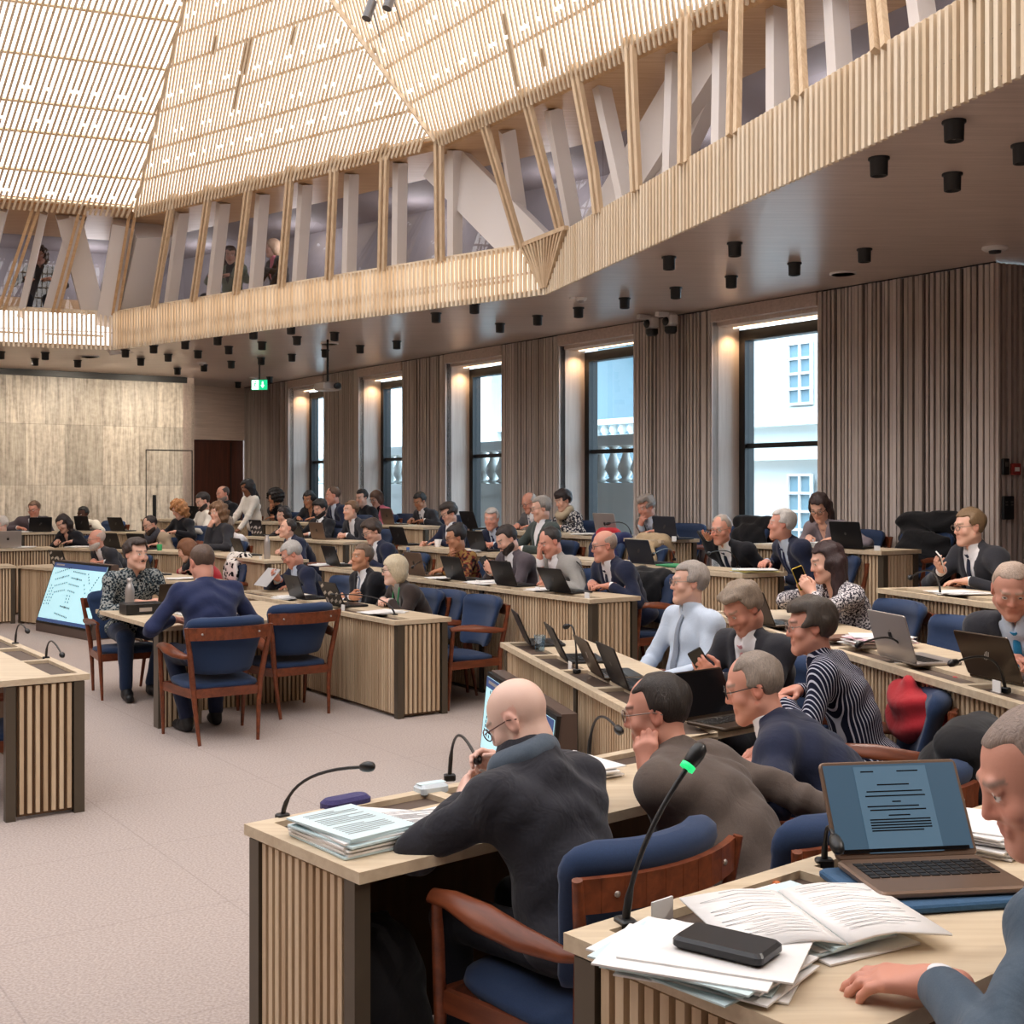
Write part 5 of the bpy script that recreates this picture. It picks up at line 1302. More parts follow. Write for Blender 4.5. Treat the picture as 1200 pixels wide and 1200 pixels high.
# ================= cloths
def C(n, c, c2=None, **k): return cloth('cloth_' + n, c, c2, **k)
NAVY = C('navy', '#1d2236', '#262c44'); NAVY2 = C('navy_blue', '#232a4a', '#2e3658'); BLACKC = C('black', '#15151a', '#1e1e24'); CHAR = C('charcoal', '#2a2a2f', '#38383e'); GREY = C('mid_grey', '#5c5a5c', '#737173'); LGREY = C('light_grey', '#8c8985', '#a5a29d'); GREEN_GREY = C('green_grey', '#39413f', '#48514e'); MAUVE = C('mauve_grey', '#4d444a', '#5c5359')
BROWNT = C('brown_tweed', '#4a3f39', '#6d6058', scale=500, mix=.8); BLUEGREY = C('blue_grey', '#42505e', '#566574', scale=400); WHITEC = C('white', '#e6e4e6', '#f1eff0'); OFFW = C('off_white', '#dcd4c8', '#ebe4d9'); PALEBLUE = C('pale_blue', '#b9c6d8', '#cdd8e6'); PINK = C('pink', '#d9748a', '#e8899d'); RED = C('red', '#b02a36', '#c43a45'); BEIGE = C('beige', '#9a8872', '#b29f88'); DBROWN = C('dark_brown', '#332a27', '#443935'); COATC = C('dark_wool_coat', '#26262b', '#34333a', scale=120, bump=.5); SLATE = C('slate_scarf', '#4d5763', '#5f6a76'); BLUETIE = C('blue_tie', '#1f6f9c', '#3b93bd'); PINKTIE = C('pink_tie', '#c98a92', '#d8a0a6'); GREYTIE = C('grey_tie', '#7d8694', '#959dab'); DARKTIE = C('dark_tie', '#1c2030', '#2c3248'); REDSOCK = C('red_sock', '#a32a30', '#b8343a'); JEANS = C('dark_jeans', '#1d2a42', '#2a3a58'); TROUS = C('dark_trousers', '#20222a', '#2a2c35'); GREYSW = C('grey_sweater', '#7c7178', '#8f858b'); GREENJ = C('pale_green', '#6f7f6d', '#83927f'); TAUPE = C('taupe_suit', '#5b534e', '#6e6660'); SCARFB = C('beige_scarf', '#a8987f', '#c7b79c'); DKSCARF = C('dark_scarf', '#39383e', '#4b4a51')
def patt(name, f):
    def bld(nt, b):
        tc = nd(nt, 'ShaderNodeTexCoord'); f(nt, b, tc)
        n2 = nd(nt, 'ShaderNodeTexNoise', Scale=9.0, Detail=3.0); nt.links.new(tc.outputs['Object'], n2.inputs['Vector']); bp = nd(nt, 'ShaderNodeBump', Strength=.25, Distance=.03); nt.links.new(n2.outputs['Fac'], bp.inputs['Height']); nt.links.new(bp.outputs['Normal'], b.inputs['Normal'])
    return mat(name, None, .9, spec=.2, build=bld)
def _stripes(nt, b, tc):
    mp = nd(nt, 'ShaderNodeMapping'); mp.inputs['Rotation'].default_value = (0, .35, PI / 4); nt.links.new(tc.outputs['Object'], mp.inputs['Vector']); wv = nd(nt, 'ShaderNodeTexWave', _wave_type='BANDS', _bands_direction='X', Scale=20.0, Distortion=.4); wv.inputs['Detail Scale'].default_value = .6; nt.links.new(mp.outputs['Vector'], wv.inputs['Vector'])
    r = ramp(nt, [(.80, '#191c30'), (.86, '#c9c9d6')]); nt.links.new(wv.outputs['Fac'], r.inputs['Fac']); nt.links.new(r.outputs['Color'], b.inputs['Base Color'])
STRIPED = patt('striped_shirt_cloth', _stripes)
def _check(c1, c2, c3, sc):
    def f(nt, b, tc):
        v = nd(nt, 'ShaderNodeTexVoronoi', Scale=sc); v.feature = 'F1'; v.distance = 'CHEBYCHEV'; nt.links.new(tc.outputs['Object'], v.inputs['Vector'])
        n = nd(nt, 'ShaderNodeTexNoise', Scale=sc * .9, Detail=1.0); nt.links.new(tc.outputs['Object'], n.inputs['Vector'])
        ad = nd(nt, 'ShaderNodeMath', _operation='ADD'); nt.links.new(v.outputs['Distance'], ad.inputs[0]); nt.links.new(n.outputs['Fac'], ad.inputs[1])
        r = ramp(nt, [(.62, c1), (.80, c2), (.98, c3)]); r.color_ramp.interpolation = 'CONSTANT'; nt.links.new(ad.outputs[0], r.inputs['Fac']); nt.links.new(r.outputs['Color'], b.inputs['Base Color'])
    return f
PLAID = patt('plaid_shirt_cloth', _check('#1c1e22', '#3f4f58', '#9a9c98', 62.0)); DOTTED = patt('black_white_dotted_cloth', _check('#24222a', '#77727a', '#d7d2d2', 90.0)); FLOWER = patt('dark_floral_cloth', _check('#1f1a18', '#6a2a24', '#8a6a3c', 22.0)); ANIMAL = patt('black_white_animal_print', _check('#171416', '#e3ddd6', '#e9e4de', 16.0)); SNOW = patt('dark_patterned_sweater_cloth', _check('#22242e', '#3a3c48', '#c9c5c0', 40.0))
# ================= people
PEOPLE = {}
def off_line(a, b, off, away=PIT):
    n = mid_n(V2(a), V2(b), away); return V2(a) + n * off, V2(b) + n * off, n
def seat(key, px, py, line, T, label, look=0.0, off=.70, face=None, res=1.35, ch=True, **kw):
    """look: heading in degrees the face points along in plan (90 = away from the camera, 180 = to the left, 270 = to the camera)"""
    if isinstance(line, Vector): pos = line; n = kw.pop('n')
    else:
        a, b = line; aa, bb, n = off_line(a, b, off); pos = RL(px, aa, bb)
    fd = head(-n) if face is None else math.radians(face)
    crown = ZC + (HY - py) / F * pos.y - T
    yaw = look - math.degrees(fd); yaw = (yaw + 180) % 360 - 180
    turn = kw.pop('turn', max(-35, min(35, yaw * .3))); 
    yaw = max(-85, min(85, yaw))
    r, hip, H, Rh, hands = person(pos, fd, label, T, crown, yaw=yaw, turn=turn, res=res, seed=len(PEOPLE) * 7, **kw)
    PEOPLE[key] = (r, hip, fd, T, H, Rh, hands)
    if ch:
        f = V2((math.cos(fd), math.sin(fd))); q = V2(hip) + f * .005; chair(q, T, fd, 'blue armchair under the ' + ch)
    return r
C1 = (C1A, C1B); C2 = (C2A, C2B); R3 = (R3A, R3B); R4 = (R4A, R4B); R4R = (R4RA, R4RB)
if not globals().get('SKIP_PEOPLE'):
    # --- nearest row
    seat('bald', 606, 800, V2((.02, 3.62)), 0, 'person in dark wool coat and scarf, peeling something over thick papers, back turned', 160, n=V2((.647, -.762)), face=130.3, res=.55, top='coat', topc=COATC, legs=TROUS, tone='pale', hair=None, glass=REDFRAME, pitch=34, scarf=SLATE, turn=6, ch='person in the dark wool coat', s=1.0, R=((.08, .40, .93), (-.6, .6, .45), (-.6, -.4, -.3), .8), L=((-.10, .42, .86), (.5, .7, .4), (.6, -.2, -.2), .8))
    seat('brown', 768, 790, V2((.46, 3.95)), 0, 'person in brown tweed jacket, resting chin on a hand, elbow over the chair back', 166, n=V2((.647, -.762)), face=134, res=.55, top='jacket', topc=BROWNT, shirt=PALEBLUE, legs=TROUS, tone='ruddy', hair=('thin', '#2e2621'), glass=METALFRAME, pitch=12, ch='person in the brown tweed jacket', s=1.05, build=1.12, L='cheek', R=((.42, -.12, .66), (.3, .6, -.5), (-.5, 0, -1), .4), turn=14)
    seat('navy', 882, 766, V2((.87, 4.48)), 0, 'person in plain navy suit with white collar, back turned, facing a bronze laptop', 172, n=V2((.8, -.6)), face=150, res=.6, top='jacket', topc=NAVY, shirt=WHITEC, legs=NAVY, tone='ruddy', hair=('thin', '#8d7f73'), glass=BLACKFRAME, pitch=18, vneck=.03, ch='person in the plain navy suit', s=1.05, build=1.15, turn=8)
    seat('stripe', 948, 703, V2((1.34, 5.6)), 0, 'person in navy and white striped shirt, seen from behind', 178, n=V2((1, .1)), face=172, res=.7, top='shirt', topc=STRIPED, legs=TROUS, tone='ruddy', hair=('full', '#4a4038'), glass=METALFRAME, pitch=8, ch='person in the striped shirt', s=1.04, turn=-14)
    seat('pinktie', 866, 686, V2((1.15, 6.2)), 0, 'person in dark suit and pink tie, looking down at a phone', 205, n=V2((1, .1)), face=218, res=.7, top='jacket', topc=CHAR, shirt=WHITEC, tie=PINKTIE, legs=CHAR, tone='ruddy', hair=('quiff', '#8d7c6b'), pitch=36, ch='person in the pink tie', s=1.05, R='phone_low', L='phone_low')
    seat('whiteshirt', 803, 667, V2((1.03, 7.25)), 0, 'person in pale shirt and grey tie, leaning back with knee raised', 187, n=V2((1, .1)), face=218, res=.75, top='shirt', topc=PALEBLUE, tie=GREYTIE, legs=NAVY, tone='fair', hair=('short', '#9a9088'), glass=METALFRAME, pitch=2, ch='person in the pale shirt and grey tie', legpose='up', R='lap', L='lap', s=1.0, lean=-6)
    seat('rightfg', 1193, 835, V2((.90, 2.13)), T2, 'person in blue-grey jacket, cropped by the photo edge, hand on open papers', 176, n=V2((.636, -.772)), face=133, res=.5, top='jacket', topc=BLUEGREY, shirt=WHITEC, legs=CHAR, tone='ruddy', hair=('buzz', '#8f7d72'), pitch=24, ch='person in the blue-grey jacket', s=1.03, L=((-.25, .37, .80), (-.35, .9, -.05), (.1, 0, -1), .45), R='lap', turn=6)
    # --- second row, near side
    seat('phonewoman', 970, 637, V2((1.97, 7.8)), T2, 'person in black and white patterned blouse, holding a yellow phone up', 186, n=V2((1, .19)), face=195, res=.85, top='blouse', topc=DOTTED, legs=TROUS, tone='fair', hair=('long', '#2f1c1c'), pitch=14, ch='person in the patterned blouse', female=True, R='phone', L='phone', s=1.04)
    seat('bluetie', 1186, 662, V2((2.32, 5.78)), T2, 'person in dark grey suit and bright blue tie, reading a bronze laptop', 250, n=V2((1, .19)), face=222, res=.7, top='jacket', topc=CHAR, shirt=PALEBLUE, tie=BLUETIE, legs=CHAR, tone='ruddy', hair=('buzz', '#b39c8a'), pitch=28, ch='person in the bright blue tie', s=1.06, build=1.15, wide=1.08, jaw=1.1, R='clasp', L='desk', vneck=.2)
    # --- third row, near side
    seat('phonesmile', 1137, 597, V2((3.10, 8.45)), T3, 'person in dark suit and navy tie, smiling at a phone held low', 190, n=V2((1, .3)), face=203, res=.9, top='jacket', topc=CHAR, shirt=WHITEC, tie=DARKTIE, legs=CHAR, tone='fair', hair=('short', '#7d6448'), glass=METALFRAME, pitch=8, ch='person smiling at a phone', s=1.05, R=((.05, .42, .86), (-.5, .8, .35), (-.5, -.2, .8), .7), L='desk')
    seat('gesture', 845, 604, R3, T3, 'person in black suit and glasses, waving a hand while turned to a neighbour', 232, off=.61, res=1.0, top='jacket', topc=BLACKC, shirt=WHITEC, tie=DARKTIE, legs=BLACKC, tone='ruddy', hair=('thin', '#a09388'), glass=METALFRAME, pitch=10, ch='person waving a hand', s=1.05, R=((.10, .44, .98), (-.6, .7, .15), (-.2, -.2, .9), .2), L='lap', build=1.1)
    seat('whitehair', 916, 597, R3, T3, 'person in navy suit with pale blue shirt, turned towards the waving neighbour', 172, off=.61, res=1.0, face=200, top='jacket', topc=NAVY, shirt=PALEBLUE, tie=NAVY2, legs=NAVY, tone='ruddy', hair=('short', '#c9c2bb'), pitch=0, ch='person turned to the waving neighbour', s=1.06, R='desk', L='lap', build=1.08)
    # --- top row, window side
    seat('greywoman', 960, 580, R4R, T4, 'person in grey sweater and glasses, reading papers below the wide slatted wall', 238, off=.61, res=1.1, top='blouse', topc=GREYSW, legs=TROUS, tone='fair', hair=('long', '#33211f'), glass=BLACKFRAME, pitch=36, ch='person in the grey sweater', female=True, s=1.03, R='write', L='desk')
    seat('thinker', 757, 581, R4, T4, 'person in taupe suit, hand at the mouth, beside an open dark blue laptop', 216, off=.61, res=1.15, top='jacket', topc=TAUPE, shirt=PALEBLUE, tie=GREYTIE, legs=TAUPE, tone='ruddy', hair=('wavy', '#8b8078'), pitch=24, ch='person with a hand at the mouth', s=1.03, R='mouth', L='desk')
    seat('vestwoman', 660, 575, R4, T4, 'person in dark patterned sweater and beige scarf, beside the tall window', 208, off=.61, res=1.15, top='sweater', topc=SNOW, legs=TROUS, tone='fair', hair=('pixie', '#2a2020'), pitch=22, ch='person in the beige scarf', female=True, scarf=SCARFB, R='write', L='desk')
    seat('greysuitbald', 620, 578, R4, T4, 'person in grey suit and glasses, reading below the slats beside the beige scarf', 218, off=.61, res=1.15, top='jacket', topc=GREY, shirt=WHITEC, tie=GREYTIE, legs=GREY, tone='ruddy', hair=('bald', '#b3a294'), glass=BLACKFRAME, pitch=26, ch='person reading beside the beige scarf', s=1.0, R='desk', L='desk')
    seat('darktop', 492, 578, (R4L[0] - D * 1.2, R4L[1]), T4, 'person in charcoal suit and dark tie, bent over the desk between two windows', 228, off=.72, res=1.25, top='jacket', topc=CHAR, shirt=WHITEC, tie=DARKTIE, legs=CHAR, tone='tan', hair=('short', '#211b19'), pitch=30, ch='person in charcoal suit between two windows', R='write', L='desk')
    seat('pinkjacket', 441, 576, R4L, T4, 'person in pink jacket and glasses, arms folded on the desk by a window', 228, off=.61, res=1.2, top='jacket', topc=PINK, shirt=BLACKC, legs=TROUS, tone='fair', hair=('bob', '#5f4436'), glass=METALFRAME, pitch=20, ch='person in the pink jacket', female=True, R='clasp', L='clasp', vneck=.1)
    seat('pinkbehind', 424, 574, V2((-2.16, 17.9)), T4, 'person in black, half hidden behind the pink jacket', 235, n=N, res=1.4, top='sweater', topc=BLACKC, legs=TROUS, tone='fair', hair=('short', '#241d1b'), pitch=14, ch='person half hidden behind the pink jacket')
    # --- third row, middle
    seat('greengrey', 634, 582, R3, T3, 'person in dark green-grey suit, profile turned, in front of the beige scarf', 192, off=.61, res=1.1, top='jacket', topc=GREEN_GREY, shirt=WHITEC, legs=GREEN_GREY, tone='fair', hair=('short', '#8d857d'), glass=METALFRAME, pitch=14, ch='person in the dark green-grey suit', s=1.06, R='desk', L='desk')
    seat('lookback', 576, 596, R3, T3, 'person in navy suit glancing sideways, hands joined, black laptop in front', 252, off=.61, res=1.1, top='jacket', topc=NAVY, shirt=PALEBLUE, tie=NAVY2, legs=NAVY, tone='ruddy', hair=('short', '#a8a09a'), pitch=10, ch='person glancing sideways', R='clasp', L='clasp')
    seat('navyglasses', 526, 590, R3, T3, 'person in navy suit and glasses, holding a white cup, by the window', 214, off=.61, res=1.1, top='jacket', topc=NAVY, shirt=WHITEC, legs=NAVY, tone='fair', hair=('full', '#2f2622'), glass=BLACKFRAME, pitch=26, ch='person holding a white cup', R=((.10, .42, .80), (-.5, .8, .1), (-.7, .1, -.4), .7), L='desk')
    # --- second row, middle
    seat('vest', 708, 622, C2, T2, 'person in navy three-piece suit and glasses, hands on the row end desk', 194, off=.57, res=.95, top='jacket', topc=NAVY, shirt=WHITEC, tie=DARKTIE, legs=NAVY, tone='ruddy', hair=('bald', '#a89486'), glass=BLACKFRAME, pitch=10, ch='person in the navy three-piece suit', s=1.06, build=1.1, R='clasp', L='desk', vneck=.14)
    seat('browhand', 645, 619, C2, T2, 'person in light grey suit, covering the face with one hand', 206, off=.55, res=1.0, top='jacket', topc=LGREY, shirt=WHITEC, legs=LGREY, tone='ruddy', hair=('thin', '#2c2522'), pitch=26, ch='person in the light grey suit', s=1.05, build=1.1, R='brow', L='desk')
    seat('mauve', 594, 617, C2, T2, 'person in mauve-grey suit and dark tie, typing on a phone', 203, off=.57, res=1.0, top='jacket', topc=MAUVE, shirt=WHITEC, tie=BLACKC, legs=MAUVE, tone='fair', hair=('crop', '#2e2420'), beard=('#2e2420', .007), pitch=32, ch='person in the mauve-grey suit', s=1.05, build=1.15, wide=1.05, R='phone_low', L='phone_low')
    seat('floral', 534, 616, C2, T2, 'person in dark floral top, hand below the chin, copper laptop before', 200, off=.57, res=1.0, top='sweater', topc=FLOWER, legs=TROUS, tone='tan', hair=('up', '#231a18'), glass=BLACKFRAME, pitch=18, ch='person in the dark floral top', female=True, R='chin', L='type')
    seat('bluenavy', 436, 610, C2, T2, 'person in navy jacket and open white collar, looking down, behind the front bench', 212, off=.61, res=1.05, top='jacket', topc=NAVY, shirt=WHITEC, legs=NAVY, tone='fair', hair=('full', '#43342b'), glass=METALFRAME, pitch=28, ch='person in navy looking down behind the front bench', s=1.05, R='type', L='type')
    # --- front row, middle
    seat('lanyard', 462, 652, C1, 0, 'person in dark brown jacket with green lanyard, at the end of the front desk', 196, off=.53, res=.95, top='jacket', topc=DBROWN, shirt=LGREY, legs=TROUS, tone='pale', hair=('bob', '#c9b99c'), glass=BLACKFRAME, pitch=6, ch='person with the green lanyard', female=True, lanyard=PAPERGREEN, R='clasp', L='clasp')
    seat('folded', 424, 638, C1, 0, 'person in dark suit and blue tie, arms folded, behind the sticker-covered laptop', 222, off=.61, res=.95, top='jacket', topc=BLACKC, shirt=WHITEC, tie=GREYTIE, legs=BLACKC, tone='tan', hair=('short', '#6b5848'), pitch=-2, ch='person with folded arms', R='cross', L='cross')
    seat('reader', 342, 636, C1, 0, 'person in navy suit, reading a sheet held above the front desk', 196, off=.53, res=.95, top='jacket', topc=NAVY, shirt=PALEBLUE, legs=NAVY, tone='ruddy', hair=('short', '#b5afa9'), glass=METALFRAME, pitch=34, ch='person reading a held sheet', s=1.05, R=((.02, .46, .86), (-.4, .8, .4), (-.7, -.1, .4), .6), L='desk')
    # --- middle rows further along
    seat('blondman', 411, 587, R3L, T3, 'person in dark jacket and open white shirt, hands joined beside a copper laptop', 214, off=.61, res=1.2, top='jacket', topc=CHAR, shirt=WHITEC, legs=CHAR, tone='fair', hair=('short', '#6e5138'), pitch=6, ch='person with joined hands beside the copper laptop', s=1.04, R='clasp', L='clasp')
    seat('blackbeard', 375, 586, R3L, T3, 'person in black suit and tie, looking down, next to the copper laptop', 232, off=.61, res=1.2, top='jacket', topc=BLACKC, shirt=WHITEC, tie=BLACKC, legs=BLACKC, tone='fair', hair=('full', '#1d1817'), beard=('#1d1817', .012), pitch=24, ch='person in black suit near the copper laptop', R='desk', L='desk')
    seat('balding', 390, 571, V2((-2.49, 17.3)), T4, 'person in navy suit and pale blue shirt, standing out taller by the farthest window', 197, n=N, res=1.3, top='jacket', topc=NAVY, shirt=PALEBLUE, legs=NAVY, tone='ruddy', hair=('thin', '#5e4636'), pitch=12, ch='tall person by the farthest window', s=1.04)
    seat('darkwoman', 362, 576, R4M, T4, 'person in dark red-trimmed top with long hair, at the farthest window', 248, off=.70, res=1.35, top='blouse', topc=CHAR, legs=TROUS, tone='tan', hair=('long', '#191517'), pitch=20, ch='long-haired person at the farthest window', female=True)
    seat('afro', 322, 575, R4M, T4, 'person in dark jacket with voluminous curls, below the first slatted panel', 214, off=.75, res=1.35, top='jacket', topc=CHAR, shirt=BLACKC, legs=TROUS, tone='tan', hair=('afro', '#1c1513'), pitch=8, ch='person with voluminous curls', R='chin', L='desk')
    seat('blackwoman', 332, 595, R3L, T3, 'person in black cardigan and pale top, behind the sticker-covered black laptop', 226, off=.61, res=1.25, top='jacket', topc=BLACKC, shirt=OFFW, legs=TROUS, tone='fair', hair=('long', '#2b2020'), pitch=12, ch='person in the black cardigan', female=True, vneck=.12)
    seat('profile', 337, 608, (R2L[0] - (R2L[1] - R2L[0]) * .5, R2L[1]), T2, 'person in navy suit looking up ahead, beside the metal bottle', 202, off=.72, res=1.15, top='jacket', topc=NAVY, shirt=WHITEC, legs=NAVY, tone='fair', hair=('thin', '#2e2622'), pitch=-4, ch='person looking up beside the metal bottle', s=1.03)
    st = seat('standing', 290, 568, R3L, T3, 'person standing in white sweater and dark jeans, bending over the desk', 205, off=.61, res=1.2, top='sweater', topc=OFFW, legs=JEANS, tone='brown', hair=('long', '#171214'), pitch=26, ch=None, female=True, stand=True, s=.92, lean=13, R=((.2, .42, .86), (0, .9, -.4), (0, 0, -1), .3), L=((-.2, .42, .86), (0, .9, -.4), (0, 0, -1), .3))
    seat('beardblack', 261, 570, V2((-4.46, 19.2)), T4, 'person in black jacket with grey beard, before the dark door', 226, n=N, res=1.35, top='jacket', topc=BLACKC, shirt=CHAR, legs=TROUS, tone='ruddy', hair=('ring', '#5a4c44'), beard=('#8d8078', .008), pitch=14, ch='bearded person before the dark door', s=1.05)
    seat('whitebeard', 238, 578, V2((-4.54, 18.3)), T3, 'person in cream sweater with dark beard, looking down before the dark door', 214, n=N, res=1.35, top='sweater', topc=OFFW, legs=TROUS, tone='fair', hair=('short', '#2a211f'), beard=('#2a211f', .007), pitch=28, ch='person in the cream sweater')
    seat('curlywoman', 255, 590, V2((-3.92, 16.6)), T2, 'person in dark top with long fair curls, hand over the mouth', 236, n=V2((.7, .7)), res=1.3, top='sweater', topc=CHAR, legs=TROUS, tone='fair', hair=('curly', '#7a5a40'), pitch=6, ch='person with long fair curls', female=True, R='mouth', L='desk')
    seat('redblond', 209, 588, V2((-4.71, 17.6)), T3, 'person in black with bright coppery hair, head bowed before the stone wall', 222, n=V2((.6, .8)), res=1.35, top='sweater', topc=BLACKC, legs=TROUS, tone='fair', hair=('curly', '#b07a4c'), pitch=32, ch='person with bright coppery hair', female=True)
    seat('navychin', 213, 600, (R2L[0], R2L[1]), T2, 'person in bright navy jacket and pink shirt, chin on hand', 190, off=1.0, res=1.15, top='jacket', topc=NAVY2, shirt=PALEBLUE, legs=NAVY, tone='ruddy', hair=('short', '#7d7068'), pitch=14, ch='person in bright navy jacket', s=1.06, R='chin', L='desk', build=1.1)
    seat('shirtphone', 265, 606, (R2L[0], R2L[1]), T2, 'person in white shirt, reading a black phone, second row', 220, off=.68, res=1.15, top='shirt', topc=WHITEC, legs=TROUS, tone='ruddy', hair=('wavy', '#97877a'), pitch=32, ch='person in the white shirt reading a phone', s=1.05, R='phone_low', L='phone_low', build=1.08)
    seat('scarfman', 176, 605, (R2L[1], R2L[2]), T2, 'person in beige jacket and dark scarf, head bowed over a black laptop', 226, off=.68, res=1.15, top='jacket', topc=BEIGE, shirt=CHAR, legs=TROUS, tone='fair', hair=('thin', '#2e2320'), beard=('#34261f', .009), glass=REDFRAME, pitch=26, ch='person in the beige jacket', s=1.05, scarf=DKSCARF, R='desk', L='desk')
    seat('redcard', 219, 633, (R1L[0], R1L[1]), 0, 'person in red cardigan and black scarf, writing at the front row', 192, off=.66, res=1.0, top='jacket', topc=RED, shirt=BLACKC, legs=TROUS, tone='fair', hair=('bob', '#7a4f34'), pitch=26, ch='person in the red cardigan', female=True, R='write', L='desk', s=1.04, vneck=.12, scarf=BLACKC)
    seat('greyspec', 113, 621, (R1L[1], R1L[2]), 0, 'person in dark jacket and open white shirt, front row above the tilted screen', 214, off=.66, res=1.05, top='jacket', topc=CHAR, shirt=WHITEC, legs=CHAR, tone='ruddy', hair=('bald', '#bda79a'), beard=('#c2b7ae', .006), glass=METALFRAME, pitch=10, ch='person above the tilted screen', s=1.08, R='clasp', L='desk')
    seat('writer', 74, 604, (R2L[1], R2L[2]), T2, 'person in black top, writing with bowed head before the stone wall', 240, off=.66, res=1.1, top='blouse', topc=BLACKC, legs=TROUS, tone='fair', hair=('long', '#2c2120'), pitch=34, ch='person in black writing', female=True, R='write', L='desk', s=1.05)
    seat('behindlap', 97, 594, (R3M[0], R3M[1]), T3, 'person half hidden behind a black laptop before the stone wall', 246, off=.70, res=1.35, top='sweater', topc=OFFW, legs=TROUS, tone='dark', hair=('short', '#120d0d'), pitch=12, ch='person half hidden behind a black laptop')
    seat('greyglass', 40, 588, (R3M[1], R3M[2]), T3, 'person in grey suit and glasses, alone before the stone wall', 262, off=.70, res=1.3, top='jacket', topc=MAUVE, shirt=WHITEC, tie=GREYTIE, legs=GREY, tone='ruddy', hair=('short', '#6e5444'), glass=REDFRAME, pitch=16, ch='person in grey suit before the stone wall', s=1.05)
    seat('edgewhite', 1, 606, (R2L[2], R2L[3]), T2, 'person in cream jacket, cut by the photo edge, behind a silver laptop', 250, off=.66, res=1.15, top='jacket', topc=OFFW, shirt=WHITEC, legs=TROUS, tone='pale', hair=('pixie', '#d2c8bf'), glass=REDFRAME, pitch=18, ch='person in the cream jacket', female=True)
    # --- at the central table
    seat('moustache', 157, 638, V2((-3.13, 10.38)), 0, 'person in plaid shirt and black shoes, sitting at the central table, looking aside', 322, n=D, face=304.6, res=.85, top='shirt', topc=PLAID, legs=JEANS, tone='fair', hair=('quiff', '#33251f'), beard=('#33251f', .006, True, False), pitch=4, ch='person in the plaid shirt', s=1.03, shoes=mat('black_shoe_leather', '#121214', .5), R='clasp', L='clasp', legpose='tucked', lean=16)
    seat('navyback', 236, 655, V2((-2.24, 9.0)), 0, 'person in navy suit and red socks, back turned, at the central table', 132, n=-D, face=122, res=.8, top='jacket', topc=NAVY2, shirt=WHITEC, legs=NAVY, tone='ruddy', hair=('buzz', '#5a463a'), pitch=20, ch='person in navy suit and red socks', s=1.06, shoes=mat('black_shoe_leather', '#121214', .5), socks=REDSOCK, legpose='tucked', lean=22, build=1.1)
    # --- in the gallery above
    seat('gal1', 48, 290, V2((-6.65, 17.55)), ZG, 'person in dark jacket filming from the gallery above the stone wall', 285, n=V2((-.3, .95)), face=285, res=1.5, top='jacket', topc=CHAR, shirt=BLACKC, legs=TROUS, tone='fair', hair=('curly', '#4b3728'), pitch=14, ch=None, female=True)
    def galpos(px): a, b = EAV[0] + V2((.643, .766)) * 1.75, EAV[1] + V2((.643, .766)) * 1.75; return RL(px, a, b)
    seat('gal2', 272, 289, galpos(270), ZG, 'person in pale green jacket leaning at the gallery glass', 280, n=V2((.64, .77)), face=240, res=1.5, top='jacket', topc=GREENJ, shirt=BLACKC, legs=TROUS, tone='fair', hair=('long', '#5a4438'), pitch=20, ch=None, female=True)
    seat('gal3', 319, 281, galpos(319), ZG, 'person in pink and black standing in the gallery', 200, n=V2((.64, .77)), face=220, res=1.5, top='jacket', topc=BLACKC, shirt=PINK, legs=TROUS, tone='fair', hair=('bob', '#c2a184'), pitch=8, ch=None, female=True)
# ================= on the ceiling
spots = [(1118, 153), (1030, 195), (1116, 213), (1198, 180), (1013, 299), (931, 315), (861, 292), (857, 330), (784, 308), (792, 343), (732, 355), (678, 366), (630, 375), (586, 384), (556, 361), (511, 372), (341, 386), (348, 399), (392, 394), (307, 405), (306, 423), (342, 419), (381, 414), (422, 409), (465, 404), (316, 445), (1, 416), (41, 424), (53, 417), (91, 426), (147, 414), (165, 424), (180, 409), (197, 419), (208, 435), (217, 404), (232, 415), (239, 431), (255, 399), (268, 410), (271, 427), (279, 451), (297, 392)]
dl0 = empty('ceiling_spotlight')
MB().lathe([(.062, 0), (.062, -.012), (.052, -.014), (.05, -.105), (.044, -.108), (.04, -.085), (.001, -.083)], n=20).obj('housing', BLACKM, dl0)
MB().lathe([(.03, -.088), (.022, -.092), (.001, -.094)], n=14).obj('lens', GREYM, dl0)
for i, (px, py) in enumerate(spots):
    q = P(px, py, ZS - .05); o = dl0 if i == 0 else copy_tree(dl0); o.location = (q.x, q.y, ZS)
    near = i < 4
    tag(o, 'black cylinder spotlight in the dark wood soffit' if not near else ['black spotlight, nearer of two just under the parapet, top of the soffit', 'black spotlight between parapet and the white dome camera, alone', 'black spotlight below another, at the outer side of the soffit', 'black spotlight cut by the photo edge'][i], 'spotlight', 'black cylinder spotlights')
    if i % 2 == 0 or i < 8:
        lamp(q, ZS - .14, 32 if i > 3 else 60, .06, 'SPOT', '#fff4ea', 1.9, .8)
for k, (x, y) in enumerate(((3.45, 3.3), (3.6, 2.1))):      # two unseen spotlights, added to brighten the papers on the nearest desks
    o = copy_tree(dl0, (x, y, ZS)); tag(o, 'unseen black spotlight added to brighten the nearest desks', 'spotlight', 'black cylinder spotlights')
    l = lamp((x, y), ZS - .14, 130, .06, 'SPOT', '#fff4ea', 1.5, .8); l.rotation_euler = (Vector((.7 - .5 * k, 2.6, .9)) - Vector((x, y, ZS))).to_track_quat('-Z', 'Y').to_euler()
